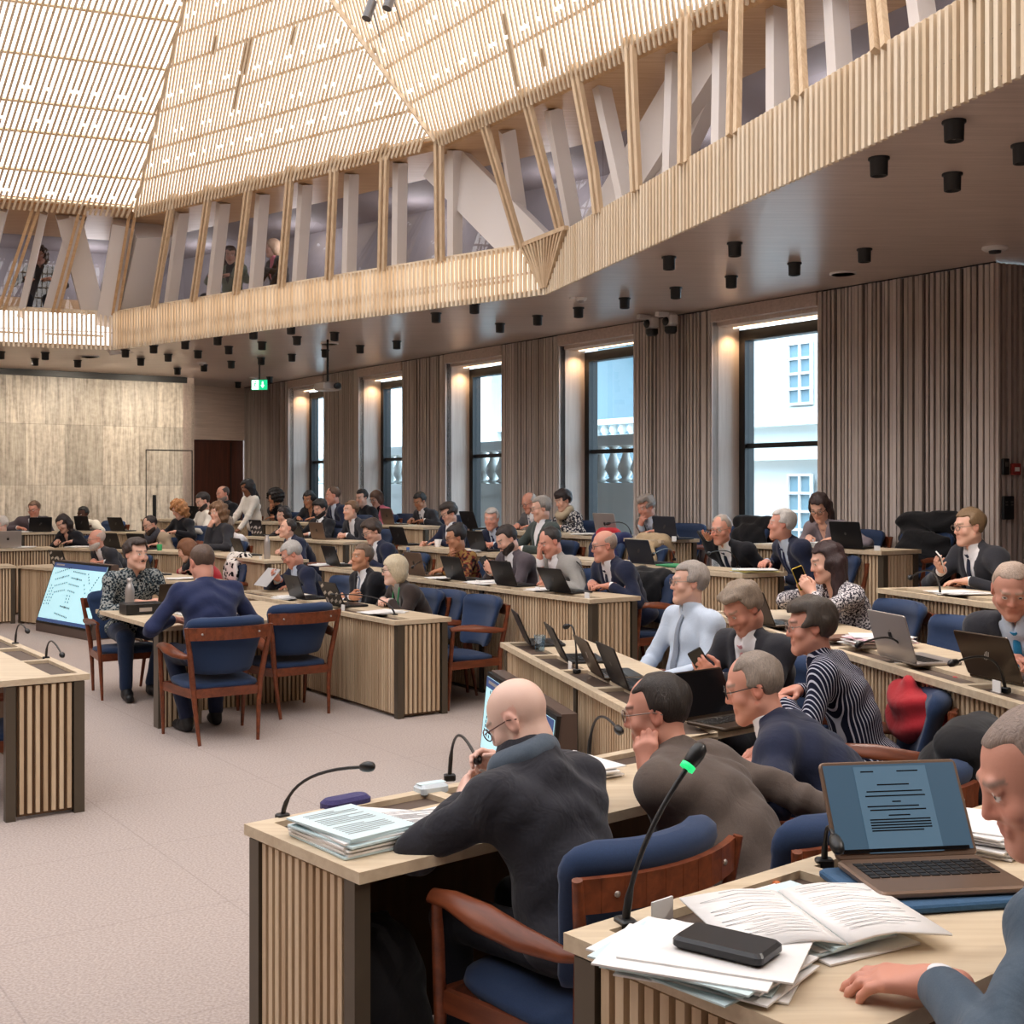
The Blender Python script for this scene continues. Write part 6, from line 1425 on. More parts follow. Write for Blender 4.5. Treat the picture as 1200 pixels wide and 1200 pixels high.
def disc(px, py, r, label, kind='detector', m=None):
    q = P(px, py, ZS - .01); e = empty('smoke_detector' if kind == 'detector' else 'ceiling_speaker', (q.x, q.y, ZS)); tag(e, label, 'smoke detector' if kind == 'detector' else 'ceiling speaker')
    MB().lathe([(r, 0), (r, -.015), (r * .8, -.03 if kind == 'detector' else -.017), (.001, -.032 if kind == 'detector' else -.018)], n=24).obj('housing', WHITEP, e)
    MB().lathe([(r * .5, -.026), (r * .45, -.05), (.001, -.055)] if kind == 'detector' else [(r * .85, -.0185), (.001, -.0185)], n=20).obj('sensor' if kind == 'detector' else 'grille', BLACKP if m else WARMWHITE, e)
disc(1166, 291, .1, 'white dome camera on the soffit before the wide slatted wall', m=1); disc(681, 350, .06, 'small white smoke detector over the desks under the parapet corner'); disc(236, 425, .07, 'white smoke detector over the stone wall end'); disc(297, 443, .07, 'dark-eyed detector beside the green exit sign', m=1)
disc(988, 321, .12, 'flat white speaker disc in the soffit by the nearest window', 'speaker'); disc(386, 403, .12, 'flat white speaker disc near the projector', 'speaker'); disc(105, 418, .14, 'flat pale speaker disc above the stone wall', 'speaker')
for i, px in enumerate((764, 786)):
    q = RW(px, WW - .22); z = ZC + (HY - (380 if i == 0 else 377)) / F * q.y; e = empty('surveillance_camera', (q.x, q.y, z), head(D) + PI); tag(e, ['white pan camera nearer the wide window, one of two high on the slats', 'white pan camera partnering it, closer to the camera side window'][i] if 0 else ['white pan camera on the slats, left one of the pair', 'white pan camera on the slats, right one of the pair'][i], 'camera', 'pan cameras over the slatted panel')
    MB().rbox((0, 0, .02), (.15, .13, .15), .05).obj('head', WHITEP, e); MB().lathe([(.05, -.075), (.03, -.10), (.001, -.1)], (0, 0, 0), 18, 0, Matrix.Rotation(-PI / 2, 4, 'X') @ Matrix.Translation((0, 0, 0))).obj('lens', BLACKP, e)
    MB().lathe([(.07, -.055), (.07, -.105), (.05, -.13), (.001, -.13)], n=20).obj('lens_turret', BLACKP, e); MB().bar((0, -.05, .07), (0, -.2, .07), .06, .05).obj('bracket', WHITEP, e)
q = Vector(((384 - CX) / F * 16.2, 16.2, 0)); e = empty('hanging_projector', (q.x, q.y, 0), head(N)); tag(e, 'silver projector hanging from the soffit on a black rod', 'projector')
zp = ZC + (HY - 453) / F * 16.2; MB().rbox((0, 0, zp), (.26, .3, .11), .03).obj('body', SILVER, e); MB().lathe([(.04, 0), (.04, .06), (.03, .06), (.001, .05)], (0, 0, 0), 16, 0, Matrix.Translation((.05, -.15, zp)) @ Matrix.Rotation(PI / 2, 4, 'X')).obj('lens', BLACKP, e); MB().cyl((0, 0, zp + .05), (0, 0, ZS), .015, 8).obj('rod', BLACKM, e)
q = Vector(((304 - CX) / F * 19.0, 19.0, 0)); z = ZC + (HY - 451) / F * 19.0; e = empty('exit_sign', (q.x, q.y, z), -.25); tag(e, 'green lit exit sign with running figure and arrow below the soffit', 'exit sign')
MB().box((0, 0, 0), (.25, .03, .15)).obj('panel', GREENLIT, e); MB().box((0, 0, (ZS - z + .075) / 2), (.02, .02, ZS - z - .075)).obj('hanger', GREYM, e)
mb = MB(); mb.box((-.062, -.017, 0), (.11, .004, .14), m=0); mb.obj('white_field', WHITELIT, e)
mb = MB(); mb.add([(.03, -.018, -.005), (.092, -.018, -.005), (.061, -.018, -.05)], [(0, 2, 1)]); mb.box((.061, -.0175, .02), (.02, .003, .055)); mb.obj('arrow', WHITELIT, e)
mb = MB(); mb.lathe([(.001, -.012), (.010, -.006), (.012, 0), (.010, .006), (.001, .012)], (0, 0, 0), 10, 0, Matrix.Translation((-.055, -.02, .045))); mb.bar((-.06, -.02, .03), (-.065, -.02, -.01), .018, .004, (0, 1, 0)); mb.bar((-.065, -.02, -.01), (-.04, -.02, -.035), .01, .004, (0, 1, 0)); mb.bar((-.065, -.02, -.01), (-.09, -.02, -.045), .01, .004, (0, 1, 0)); mb.bar((-.06, -.02, .025), (-.03, -.02, .01), .008, .004, (0, 1, 0)); mb.bar((-.06, -.02, .025), (-.09, -.02, .012), .008, .004, (0, 1, 0)); mb.obj('running_figure', GREENLIT, e)
for i, ((lx, ly), (ex, ey)) in enumerate((((433, 12), (447, 50)), ((457, 0), (471, 32)))):
    a = Vector(((lx - CX) / F * 9, 9, ZC + (HY - ly) / F * 9)); b = Vector(((ex - CX) / F * 11.2, 11.2, ZC + (HY - ey) / F * 11.2)); e = empty('hanging_spotlight', a); tag(e, ['dark hanging spotlight on a thin rod before the slatted dome', 'dark hanging spotlight cut by the top of the photo'][i], 'spotlight')
    MB().cyl((-.02, -.02, -.07), (.02, .02, .07), .035, 16).obj('housing', GREYM, e); MB().cyl((.01, .01, .06), b - a, .006, 6).obj('rod', BLACKM, e)
# on the return wall
def onret(px, py, sx, sz, m, name, label, cat, extra=None):
    q = RL(px, RA, RB); z = ZC + (HY - py) / F * q.y; nr = Vector((math.sin(.42), -math.cos(.42), 0)); q = q + nr * .03; e = empty(name, (q.x, q.y, z), .42); tag(e, label, cat)
    MB().rbox((0, 0, 0), (sx, .03, sz), .008, M=Matrix.Identity(4)).obj('housing', m, e)
    if extra: extra(e)
    return e
REDP = mat('red_plastic', '#8e2a26', .4)
onret(1175, 547, .07, .14, BLACKP, 'wall_switch', 'narrow black switch on the wood return wall', 'switch', lambda e: MB().box((0, -.017, .02), (.03, .006, .04)).obj('rocker', GREYM, e))
onret(1187, 550, .1, .1, REDP, 'fire_alarm_call_point', 'dark red fire alarm call point on the wood return wall', 'fire alarm', lambda e: MB().box((0, -.017, 0), (.05, .006, .035)).obj('window', WHITEP, e))
onret(1178, 595, .12, .2, BLACKP, 'control_panel', 'black control panel with small marks below the red call point', 'control panel', lambda e: [MB().box((x, -.017, zz), (.025, .004, .012)).obj('button', GREYM, e) for x, zz in ((-.03, .05), (-.03, .025), (.03, .05), (.03, .025))])
q = Vector(((181 - CX) / F * 20.6, 20.6, 0)); e = empty('loudspeaker_stand', (q.x, q.y, T3), 0); tag(e, 'thin black upright column before the stone wall door', 'column speaker'); z1 = ZC + (HY - 580) / F * 20.6 - T3; MB().rbox((0, 0, z1 / 2 + .3), (.055, .05, z1 - .6), .01).obj('column', BLACKP, e); MB().box((0, 0, .3), (.03, .03, .6)).obj('stand', BLACKM, e); MB().lathe([(.15, 0), (.15, .015), (.001, .016)], n=20).obj('foot', BLACKM, e)
# ================= screens standing on the floor
def floorscreen(bl, br, h, lean, label, bk=.22):
    bl = V2(bl); br = V2(br); d = br - bl; L = d.length; d.normalize(); n = V2((d.y, -d.x))   # n: towards the viewer of the screen
    e = empty('floor_screen', (bl.x, bl.y, 0), head(d)); tag(e, label, 'screen')
    s, c = math.sin(lean), math.cos(lean); M = Matrix.Translation((0, .02, .10)) @ Matrix.Rotation(-lean, 4, 'X')
    hs = MB(); y1 = h * s
    hs.add([(0, 0, .0), (L, 0, 0), (L, y1 + bk, 0), (0, y1 + bk, 0), (0, 0, .10), (L, 0, .10), (L, y1 + min(.1, bk), h * c + .11), (0, y1 + min(.1, bk), h * c + .11), (0, y1 + .02, h * c + .11), (L, y1 + .02, h * c + .11), (L, y1 + bk, h * c * .5), (0, y1 + bk, h * c * .5)], [(3, 2, 1, 0), (0, 1, 5, 4), (4, 5, 9, 8), (8, 9, 6, 7), (7, 6, 10, 11), (11, 10, 2, 3), (1, 2, 10, 6, 9, 5), (0, 4, 8, 7, 11, 3)])
    hs.obj('housing', BROWNBOX, e)
    fr = MB(); fr.box((L / 2, -.01, h / 2), (L, .03, h), M=M); fr.obj('bezel', BLACKP, e)
    sc = MB(); sc.box((L / 2, -.027, h / 2), (L - .05, .004, h - .05), M=M); so = sc.obj('picture', SCREENLIT, e)
    tb_ = MB(); tb_.box((L / 2, -.0298, h - .055), (L - .05, .002, .06), M=M); tb_.obj('title_bar', SCREENBAR, so); MB().box((L / 2, -.0298, .045), (L - .05, .002, .04), M=M).obj('footer_bar', SCREENBAR, so)
    tx = MB(); tx.box((.19, -.031, h - .05), (.22, .001, .018), M=M); tx.obj('title', LOGO, so)
    dots = MB(); rows = []
    W = L - .05
    for r, (y0, x0, x1, slope, k) in enumerate(((.80, .10, .36, .10, 9), (.70, .13, .36, .08, 8), (.60, .16, .36, .07, 7), (.50, .19, .36, .05, 6), (.85, .43, .66, -.02, 9), (.75, .43, .62, -.02, 8), (.65, .42, .60, -.02, 7), (.55, .44, .56, -.02, 5), (.30, .38, .56, -.02, 9), (.18, .32, .56, -.04, 10), (.83, .72, .78, -.13, 4), (.66, .70, .76, -.12, 3), (.6, .09, .05, -.3, 7), (.56, .13, .10, -.25, 6), (.46, .17, .14, -.15, 4), (.47, .45, .45, -.1, 3), (.47, .50, .50, -.1, 3), (.35, .84, .9, .2, 6), (.6, .84, .92, .2, 6))):
        for i in range(k):
            u = i / max(1, k - 1); big = (r in (1, 5, 8) and i == k // 2)
            dots.box(((x0 + (x1 - x0) * u) * W, -.031, (y0 + slope * u) * h), (.026 if big else .018, .001, .026 if big else .018), M=M)
    dots.obj('seating_plan_dot', INK, so)
    return e
BROWNBOX = mat('brown_screen_housing', '#5b4a42', .45)
b0 = P(42, 739, 0); dd = V2((.70, -.714)).normalized()
floorscreen(b0, b0 + dd * 1.42, .78, .33, 'big tilted screen showing a blue seating plan, before the far front desk')
t0 = V2((-.03, 7.64)); t1 = V2((.34, 6.15)); dt = (t1 - t0).normalized(); nt_ = V2((dt.y, -dt.x))
floorscreen(t0 + nt_ * .17, t1 + nt_ * .17, .52, .10, 'tilted screen in brown housing beside the bald figure, before the laptop row' if 0 else 'tilted screen in brown housing, partly hidden behind the dark wool coat', .10)
# ================= laptops
def online(px, line, off, z):
    a, b, n = off_line(line[0], line[1], off); q = RL(px, a, b); return q, head(-n)
def lap(px, line, T, style, label, off=.30, tilt=20, dface=0.0):
    q, f = online(px, line, off, 0); return laptop(q, f + dface, T + .74, style, label, tilt)
R1bL = (R1bA, K1); R2bL = (R2bE, K2)
lap(362, C1, 0, 'black', 'black laptop before the person reading a held sheet'); lap(408, C1, 0, 'stickers', 'black laptop with pale stickers before the person with folded arms', .27, 25)
lap(500, C2, T2, 'copper', 'copper laptop beside the water bottle, before the dark floral top', .30, 14); lap(547, C2, T2, 'black', 'black laptop between the dark floral top and the mauve-grey suit'); lap(606, C2, T2, 'black', 'black laptop before the person in mauve-grey suit'); lap(668, C2, T2, 'black', 'black laptop before the person in light grey suit', .27, 30); lap(402, C2, T2, 'black', 'black laptop before the person in navy looking down behind the front bench')
lap(572, R3, T3, 'black', 'black laptop before the person glancing sideways'); lap(480, R3, T3, 'black', 'black laptop at the far end of the third-row desk, by the white cup'); lap(764, R3, T3, 'navy', 'dark blue laptop at the knees of the taupe suit, third row')
lap(357, R3L, T3, 'black', 'black laptop before the person in black suit and tie'); lap(382, R3L, T3, 'copper', 'copper laptop before the person in dark jacket and open white shirt', .27, 14); lap(310, R3L, T3, 'stickers', 'black laptop covered in pale stickers before the black cardigan', .27, 12)
lap(464, R4L, T4, 'copper', 'copper laptop beside the pink jacket', .25, 14); lap(561, R4, T4, 'black', 'black laptop in the middle window, top row'); lap(722, R4, T4, 'silver', 'silver laptop before the person with a hand at the mouth', .25, 14); lap(791, R4, T4, 'navy', 'dark blue laptop at the end of the top-row desk', .25, 12)
lap(1004, R4R, T4, 'blackdot', 'big black laptop before the wide slatted wall, beside the grey sweater', .26, 14)
lap(292, (R2L[0], R2L[1]), T2, 'black', 'black laptop beside the metal bottle, second row'); lap(139, (R2L[1], R2L[2]), T2, 'black', 'black laptop left closed-in beside the scarf wearer, second row'); lap(170, (R2L[1], R2L[2]), T2, 'black', 'black laptop before the person in beige jacket'); lap(8, (R2L[2], R2L[3]), T2, 'silver', 'silver laptop before the person in cream jacket', .25, 14)
lap(46, (R3M[1], R3M[2]), T3, 'black', 'black laptop before the person in grey suit at the stone wall', .27, 14); lap(104, (R3M[0], R3M[1]), T3, 'black', 'black laptop hiding a person before the stone wall', .27, 12); lap(145, (R3M[0], R3M[1]), T3, 'black', 'black laptop alone before the stone wall, no one behind'); lap(234, R4N, T4, 'black', 'black laptop before the person in cream sweater')
lap(184, (R1L[0], R1L[1]), 0, 'black', 'black laptop before the person in red cardigan'); lap(80, (R1L[1], R1L[2]), 0, 'stickers', 'black laptop with pale stickers above the tilted seating-plan screen')
laptop(V2((.21, 8.0)), math.radians(187), .74, 'blackdot', 'black laptop first of the row, at the far end above the brown screen housing', 24); laptop(V2((.41, 7.25)), math.radians(187), .74, 'black', 'black laptop second of the row, before the pale shirt', 26); laptop(V2((.56, 6.64)), math.radians(190), .74, 'bronze', 'bronze laptop third of the row, before the pink tie', 26); laptop(V2((.65, 6.30)), math.radians(192), .74, 'blackdot', 'black laptop fourth of the row, touching the bronze one' , 22)
laptop(V2((.93, 5.28)), math.radians(128), .74, 'bronze', 'bronze laptop open before the plain navy suit', 28)
laptop(V2((1.63, 7.6)), math.radians(196), T2 + .74, 'bronze', 'bronze laptop below the yellow phone', 22); laptop(V2((1.97, 6.02)), math.radians(193), T2 + .74, 'silver', 'big silver laptop with dark fruit mark, beside a pile of papers', 16); laptop(V2((2.19, 5.42)), math.radians(202), T2 + .74, 'bronze', 'bronze laptop before the bright blue tie', 24)
def tw(x, y): return TA + N * x + D * y
laptop(tw(.52, 1.22), head(-D), .74, 'bronze', 'dark bronze laptop on the central table', 14)
# the near lit laptop on its blue sleeve
SLV = C('blue_sleeve', '#2f4f6e', '#3d6285')
lp = V2((.875, 2.60)); fz = math.radians(98)
e = MB().rbox((0, 0, .009), (.37, .27, .016), .02).obj('laptop_sleeve', SLV, None, (lp.x - .012, lp.y - .01, T2 + .7415), fz - PI / 2 + .05); tag(e, 'blue felt sleeve under the open lit laptop', 'laptop sleeve')
o = make_laptop(COPPER, LOGO, 'slashes', math.radians(29), SCREENDIM); o.location = (lp.x, lp.y, T2 + .74 + .0195); o.rotation_euler = (0, 0, fz - PI / 2); tag(o, 'open laptop with lit dark document screen, nearest the camera', 'laptop', 'laptops open on the desks')
M = Matrix.Translation((0, .222 / 2 - .004, .016)) @ Matrix.Rotation(-math.radians(29), 4, 'X'); scr = [c for c in o.children if c.name.startswith('screen')][0]
mb = MB(); mb.box((.0, -.003, .1065), (.17, .001, .19), M=M); mb.obj('document_page', mat('lit_page_dim', '#34495b', .3, emit='#7b9db4', estr=.34), scr)
mb = MB()
for zz, xx, ww in ((.19, -.055, .03), (.19, .04, .05), (.16, 0, .075), (.145, -.0, .13), (.135, -.0, .14), (.122, 0, .02), (.112, -.01, .12), (.104, 0, .13), (.092, 0, .05), (.083, 0, .14), (.077, 0, .14), (.071, -.0, .14), (.065, 0, .14), (.059, -.01, .12)): mb.box((xx, -.0038, zz), (ww, .0006, .0028), M=M)
mb.box((0, -.0038, .017), (.29, .0006, .008), M=M); mb.obj('document_text', SCREENDARK, scr)
# ================= microphones
def micp(b, t, zb, zt, label, **k): mic(P(b[0], b[1], zb), P(t[0], t[1], zt), label, **k)
micp((331, 962), (423, 899), .725, .95, 'gooseneck microphone standing over the thick stack of papers', bow=.45); micp((527, 915), (557, 886), .725, .93, 'gooseneck microphone before the dark wool coat, beside the tissue pack', bow=.8)
micp((690, 893), (722, 852), .725, .92, 'gooseneck microphone between the brown screen housing and the tweed jacket', bow=.8); micp((733, 1090), (805, 900), T2 + .725, 1.19, 'tall gooseneck microphone with glowing green ring', ring=True, bow=.32, s=1.1)
micp((966, 1018), (977, 980), T2 + .725, .99, 'gooseneck microphone half hidden by the lit laptop', bow=.85)
micp((1061, 779), (1010, 754), T2 + .725, 1.04, 'gooseneck microphone before the big silver laptop', bow=.8); micp((1178, 812), (1122, 775), T2 + .725, 1.05, 'gooseneck microphone before the bright blue tie', bow=.8); micp((676, 789), (667, 733), .725, .98, 'gooseneck microphone upright behind the row of laptops', bow=.7)
micp((18, 757), (31, 738), .725, .87, 'gooseneck microphone on the lone front desk, farther of two', bow=.9); micp((54, 774), (72, 766), .725, .86, 'gooseneck microphone on the lone front desk, nearer its corner', bow=.95)
micp((463, 723), (392, 697), .725, .86, 'gooseneck microphone at the end of the front desk, by white sheets', bow=.9); micp((688, 692), (663, 655), T2 + .725, 1.13, 'gooseneck microphone before the navy three-piece suit', bow=.7)
micp((865, 667), (832, 648), T3 + .725, 1.22, 'gooseneck microphone at the end of the third-row desk', bow=.8); micp((1102, 700), (1068, 676), T3 + .725, 1.25, 'gooseneck microphone under the smiling phone user', bow=.8); micp((740, 631), (716, 613), T4 + .725, 1.38, 'gooseneck microphone beside the silver laptop, top row', bow=.8); micp((683, 628), (664, 612), T4 + .725, 1.36, 'gooseneck microphone before the beige scarf', bow=.8)
micp((501, 673), (484, 664), T2 + .725, 1.03, 'gooseneck microphone before the copper laptop, second row', bow=.9); micp((790, 657), (766, 649), T3 + .725, 1.2, 'gooseneck microphone beside the green folder', bow=.8)
# ================= papers and small things on the near desks
q = P(412, 985, .74); papers((q.x + .0, q.y), .74, .72, 'thick stack of white papers under the microphone on the nearest front desk', 9, (.23, .31), th=.006, spread=.03, seed=3, mats=[PAPER, PAPER, PAPERBLUE], text=True)
q = P(482, 962, .74); papers(q, .74, .35, 'loose printed sheets before the dark wool coat', 3, (.30, .22), th=.002, spread=.25, seed=4, text=True)
e = MB().rbox((0, 0, .022), (.17, .075, .04), .03).obj('spectacle_case', C('purple_case', '#3a3560', '#4b4574'), None, tuple(P(405, 942, .74)[:2]) + (.7225,), .72); tag(e, 'dark purple spectacle case behind the thick papers', 'spectacle case')
e = MB().rbox((0, 0, .022), (.11, .07, .04), .02).obj('tissue_pack', mat('clear_tissue_wrap', '#cfd9df', .25), None, tuple(P(505, 931, .725)[:2]) + (.7225,), .6); tag(e, 'crinkled clear and pale blue tissue pack', 'tissue pack'); MB().box((0, 0, .0425), (.10, .03, .001)).obj('print', PAPERBLUE, e)
q = P(668, 905, .74); papers(q, .74, .5, 'stack of white papers before the brown tweed jacket', 8, (.22, .3), th=.005, spread=.06, seed=5)
q = P(825, 1135, T2 + .74); papers(q, T2 + .74, 1.0, 'pile of white and pale blue papers under the black case', 10, (.21, .30), th=.0035, spread=.09, seed=6, mats=[PAPER, PAPER, PAPERBLUE])
e = MB().rbox((0, 0, .011), (.095, .17, .022), .012).obj('glasses_case', mat('black_leather', '#17161a', .35), None, tuple(P(852, 1112, T2 + .78)[:2]) + (T2 + .74 + .0375,), .95); tag(e, 'black leather case lying on the pile of papers', 'case')
q = P(945, 1090, T2 + .74); papers((q.x, q.y + .02), T2 + .74, .62, 'pale-blue-edged bundle of papers beneath the open document', 6, (.22, .31), th=.004, spread=.07, seed=8, mats=[PAPER, PAPERBLUE])
e = empty('open_document', (.565, 2.36, T2 + .7665), .22); tag(e, 'large open printed document spread under the hand', 'document', 'papers on the desks')
for sx in (-1, 1):
    gr = [[Vector((sx * (.002 + .205 * u), -.148 + .296 * v, .003 + .014 * math.sin(PI * min(1, u * 1.15)) * (1 - .3 * v))) for u in (0, .1, .25, .45, .7, 1)] for v in (0, .5, 1)]
    m = MB(); m.sheet(gr if sx > 0 else [list(reversed(r)) for r in gr]); po = m.obj('page', PAPER, e); so_ = po.modifiers.new('S', 'SOLIDIFY'); so_.thickness = .004; so_.offset = -1
    t = MB()
    for k in range(13):
        if k in (2, 6): continue
        for u0, u1 in ((.12, .5), (.5, .88 if k % 3 else .66)):
            z0 = .0062 + .014 * math.sin(PI * min(1, u0 * 1.15)) ; z1 = .0062 + .014 * math.sin(PI * min(1, u1 * 1.15)); y = .118 - k * .0185
            t.add([(sx * (.002 + .205 * u0), y, z0), (sx * (.002 + .205 * u1), y, z1), (sx * (.002 + .205 * u1), y + .0025, z1), (sx * (.002 + .205 * u0), y + .0025, z0)], [(0, 1, 2, 3) if sx > 0 else (3, 2, 1, 0)])
    t.obj('printed_lines', PRINT, po)
nm = P(776, 1084, T2 + .725); nameplate(nm, T2 + .7225, .72, 'white name card beside the green-ringed microphone')
e = empty('voting_buttons', tuple(P(790, 1092, T2 + .725)[:2]) + (T2 + .7225,), .72); tag(e, 'row of green, white and orange voting buttons in the tray', 'voting buttons')
for k, m in enumerate((mat('green_button', '#3f9b4f', .4), WHITEP, mat('orange_button', '#cf5a34', .4))): MB().rbox((-.028 + .028 * k, 0, .005), (.022, .014, .008), .003).obj('button', m, e)
e = MB().lathe([(.001, 0), (.008, .001), (.011, .006), (.007, .012), (.001, .013)], n=10).obj('sweet_wrapper', mat('orange_wrapper', '#d2743c', .3), None, tuple(P(910, 1041, T2 + .72)[:2]) + (T2 + .7225,)); tag(e, 'small orange sweet in the brown tray', 'sweet')
q = V2((1.07, 2.98)); papers(q, T2 + .74, .9, 'stack of white sheets behind the lit laptop', 12, (.22, .31), th=.004, spread=.05, seed=9)
q = P(1030, 757, T2 + .74); papers(q, T2 + .74, .1, 'pile of white and pink papers beside the big silver laptop', 14, (.3, .21), th=.004, spread=.1, seed=10, mats=[PAPER, PAPERPINK, PAPER])
e = MB().rbox((0, 0, .012), (.2, .13, .022), .01).obj('notebook', mat('brown_notebook_cover', '#7d5a4a', .5), None, tuple(P(985, 750, T2 + .74)[:2]) + (T2 + .742,), .3); tag(e, 'closed brown notebook before the patterned blouse', 'notebook')
q = P(880, 671, T3 + .74); papers(q, T3 + .74, .3, 'green and white papers at the end of the third-row desk', 5, (.3, .21), th=.006, spread=.15, seed=12, mats=[PAPER, PAPERBLUE, PAPERYEL])
e = MB().box((0, 0, .008), (.32, .23, .014)).obj('folder', PAPERGREEN, None, tuple(P(795, 664, T3 + .74)[:2]) + (T3 + .7415,), head(D)); tag(e, 'green folder lying below the waving hand', 'folder')
for px, line, T, lab, sd in ((448, C1, 0, 'white sheets at the end of the front desk, before the green lanyard', 21), (345, C1, 0, 'white sheets under the held sheet, front desk', 22), (522, C2, T2, 'white sheets before the dark floral top', 23), (568, C2, T2, 'blue-edged notepad below the typing hands', 24), (640, C2, T2, 'white papers before the light grey suit', 25), (560, R3, T3, 'white papers before the sideways glance', 26), (1125, (R3R[2], R3R[1]), T3, 'white papers spread before the smiling phone user', 27), (968, R4R, T4, 'stack of white papers before the grey sweater', 28), (690, R4, T4, 'piled white papers before the beige scarf', 29), (384, C2, T2, 'white sheets at the far end of the second-row desk', 30), (30, (R2L[2], R2L[3]), T2, 'white papers beside the silver laptop by the photo edge', 31), (24, (R3M[1], R3M[2]), T3, 'white papers beside the grey suit at the stone wall', 32), (90, (R2L[1], R2L[2]), T2, 'white sheets beside the writing person in black', 33), (214, (R1L[0], R1L[1]), 0, 'white papers before the red cardigan', 34)):
    q, f = online(px, line, .22, 0); papers(q, T + .74, f, lab, 4 if sd != 28 else 10, (.3, .21), th=.004, spread=.12, seed=sd, mats=[PAPER, PAPER, PAPERBLUE] if sd == 24 else None)
for px, line, T, lab in ((688, C2, T2, 'before the microphone of the navy three-piece suit'), (630, C2, T2, 'at the lower end of the light grey elbow'), (560, C2, T2, 'between two black laptops, second row'), (800, R3, T3, 'beside the green folder'), (1028, R4R, T4, 'beside the big black laptop'), (790, R4, T4, 'before the dark blue laptop, top row'), (402, C1, 0, 'before the sticker laptop, front desk'), (305, (R2L[0], R2L[1]), T2, 'beside the metal bottle'), (1052, R2bL, T2, 'before the big silver laptop'), (1168, R2bL, T2, 'before the bright blue tie'), (668, R1bL, 0, 'behind the upright microphone of the laptop row')):
    q, f = online(px, line, .115, 0); nameplate(q, T + (.7225 if T >= 0 else 0), f + PI / 2, 'white name card ' + lab)
q, f = online(478, C2, .33, 0); bottle(q, T2 + .741, 'clear plastic water bottle with blue label on the second row', [(.03, 0), (.034, .01), (.034, .16), (.03, .19), (.013, .225)], CLEAR, mat('blue_cap', '#3a68b0', .4), .225)
MB().lathe([(.0345, .06), (.0345, .14)], n=20).obj('label', mat('blue_bottle_label', '#5b86c4', .5), [c for c in bpy.data.objects if c.name == 'bottle'][0])
q, f = online(313, (R2L[0], R2L[1]), .2, 0); bottle(q, T2 + .741, 'slim metal bottle at the end of the second-row desk', [(.034, 0), (.036, .01), (.036, .2), (.03, .23), (.018, .25)], SILVER, SILVER, .25)
q, f = online(401, R4L, .2, 0); bottle(q, T4 + .741, 'pale green flask behind the open white shirt', [(.034, 0), (.037, .01), (.037, .2), (.03, .22)], mat('pale_green_flask', '#a9cdbf', .4), WHITEP, .22)
q = tw(.2, 1.32); bottle(q, .741, 'silver drinking bottle on the central table', [(.034, 0), (.037, .01), (.037, .17), (.026, .21), (.018, .225), (.018, .24)], SILVER, SILVER, .24)
e = MB().lathe([(.032, 0), (.036, .08), (.033, .08), (.03, .006), (.001, .006)], n=18).obj('cup', mat('green_cup_plastic', '#2f9e5b', .4), None, tuple(online(187, (R2L[1], R2L[2]), .2, 0)[0][:2]) + (T2 + .741,)); tag(e, 'green cup before the beige jacket', 'cup')
e = MB().lathe([(.03, 0), (.036, .1), (.034, .1), (.028, .006), (.001, .006)], n=18).obj('drinking_glass', CLEAR, None, (.17, 7.62, .741)); tag(e, 'clear drinking glass between the first two laptops of the row', 'glass')
e = MB().lathe([(.03, 0), (.038, .085), (.035, .085), (.027, .006), (.001, .006)], n=18).obj('cup', WHITEP, None, tuple(online(513, R3, .34, 0)[0][:2]) + (T3 + .741,)); tag(e, 'white cup in the hand beside the window, third row', 'cup')
e = empty('equipment_box', tuple(tw(.20, 1.02)[:2]) + (.741,), head(N)); tag(e, 'black box with silver front on the central table', 'box'); MB().rbox((0, 0, .045), (.3, .2, .085), .008).obj('body', BLACKP, e); MB().box((.0, -.101, .04), (.1, .004, .03)).obj('front_plate', SILVER, e)
q = tw(.62, .8); papers(q, .741, head(N), 'dark portfolio with white sheets beside the navy elbow', 3, (.42, .26), th=.01, spread=.04, seed=41, mats=[mat('dark_portfolio', '#3b3d42', .5), PAPER])
def phone(key, label, m, hand=1, size=(.072, .148, .009)):
    r, hip, fd, T, H, Rh, hands = PEOPLE[key]
    w, f, pn, cu = hands[hand]; f = f / np.linalg.norm(f); pn = pn / np.linalg.norm(pn)
    c = w + f * .10 + pn * .030; y = f * .75 + np.array([0, 0, .55]); R3_ = rot_to(y, -pn); M = r.matrix_basis @ Matrix.Translation(Vector(c)) @ Matrix([list(map(float, R3_[0])), list(map(float, R3_[1])), list(map(float, R3_[2]))]).to_4x4()
    e = bpy.data.objects.new('mobile_phone', None); COL.objects.link(e); e.matrix_world = M; tag(e, label, 'phone'); s = 1 / r.scale[0]; e.scale = (1, 1, 1)
    MB().rbox((0, 0, 0), size, .008).obj('body', m, e); MB().box((0, 0, .0052), (size[0] * .92, size[1] * .94, .0008)).obj('screen', SCREENDARK, e); return e
if PEOPLE:
    YEL = mat('yellow_phone_case', '#d9b23a', .4)
    phone('pinktie', 'black phone held below the pink tie', BLACKP, -1); phone('phonewoman', 'yellow phone held up by the patterned blouse', YEL, -1); phone('phonesmile', 'phone in pale case held low by the smiling phone user', WHITEP, 1); phone('mauve', 'dark phone in the hands of the mauve-grey suit', BLACKP, -1); phone('shirtphone', 'black phone in the hands of the white shirt', BLACKP, 1)
    r, hip, fd, T, H, Rh, hands = PEOPLE['reader']; q = r.matrix_basis @ Vector(hands[1][0]); e = MB().box((0, 0, 0), (.3, .004, .22)).obj('held_sheet', LGREYP if 0 else mat('grey_sheet', '#b5b3b3', .6), None, (q.x - .10, q.y - .05, q.z + .02), fd - PI / 2); e.rotation_euler = (.75, 0, fd - PI / 2); tag(e, 'grey sheet held up over the front desk', 'sheet')
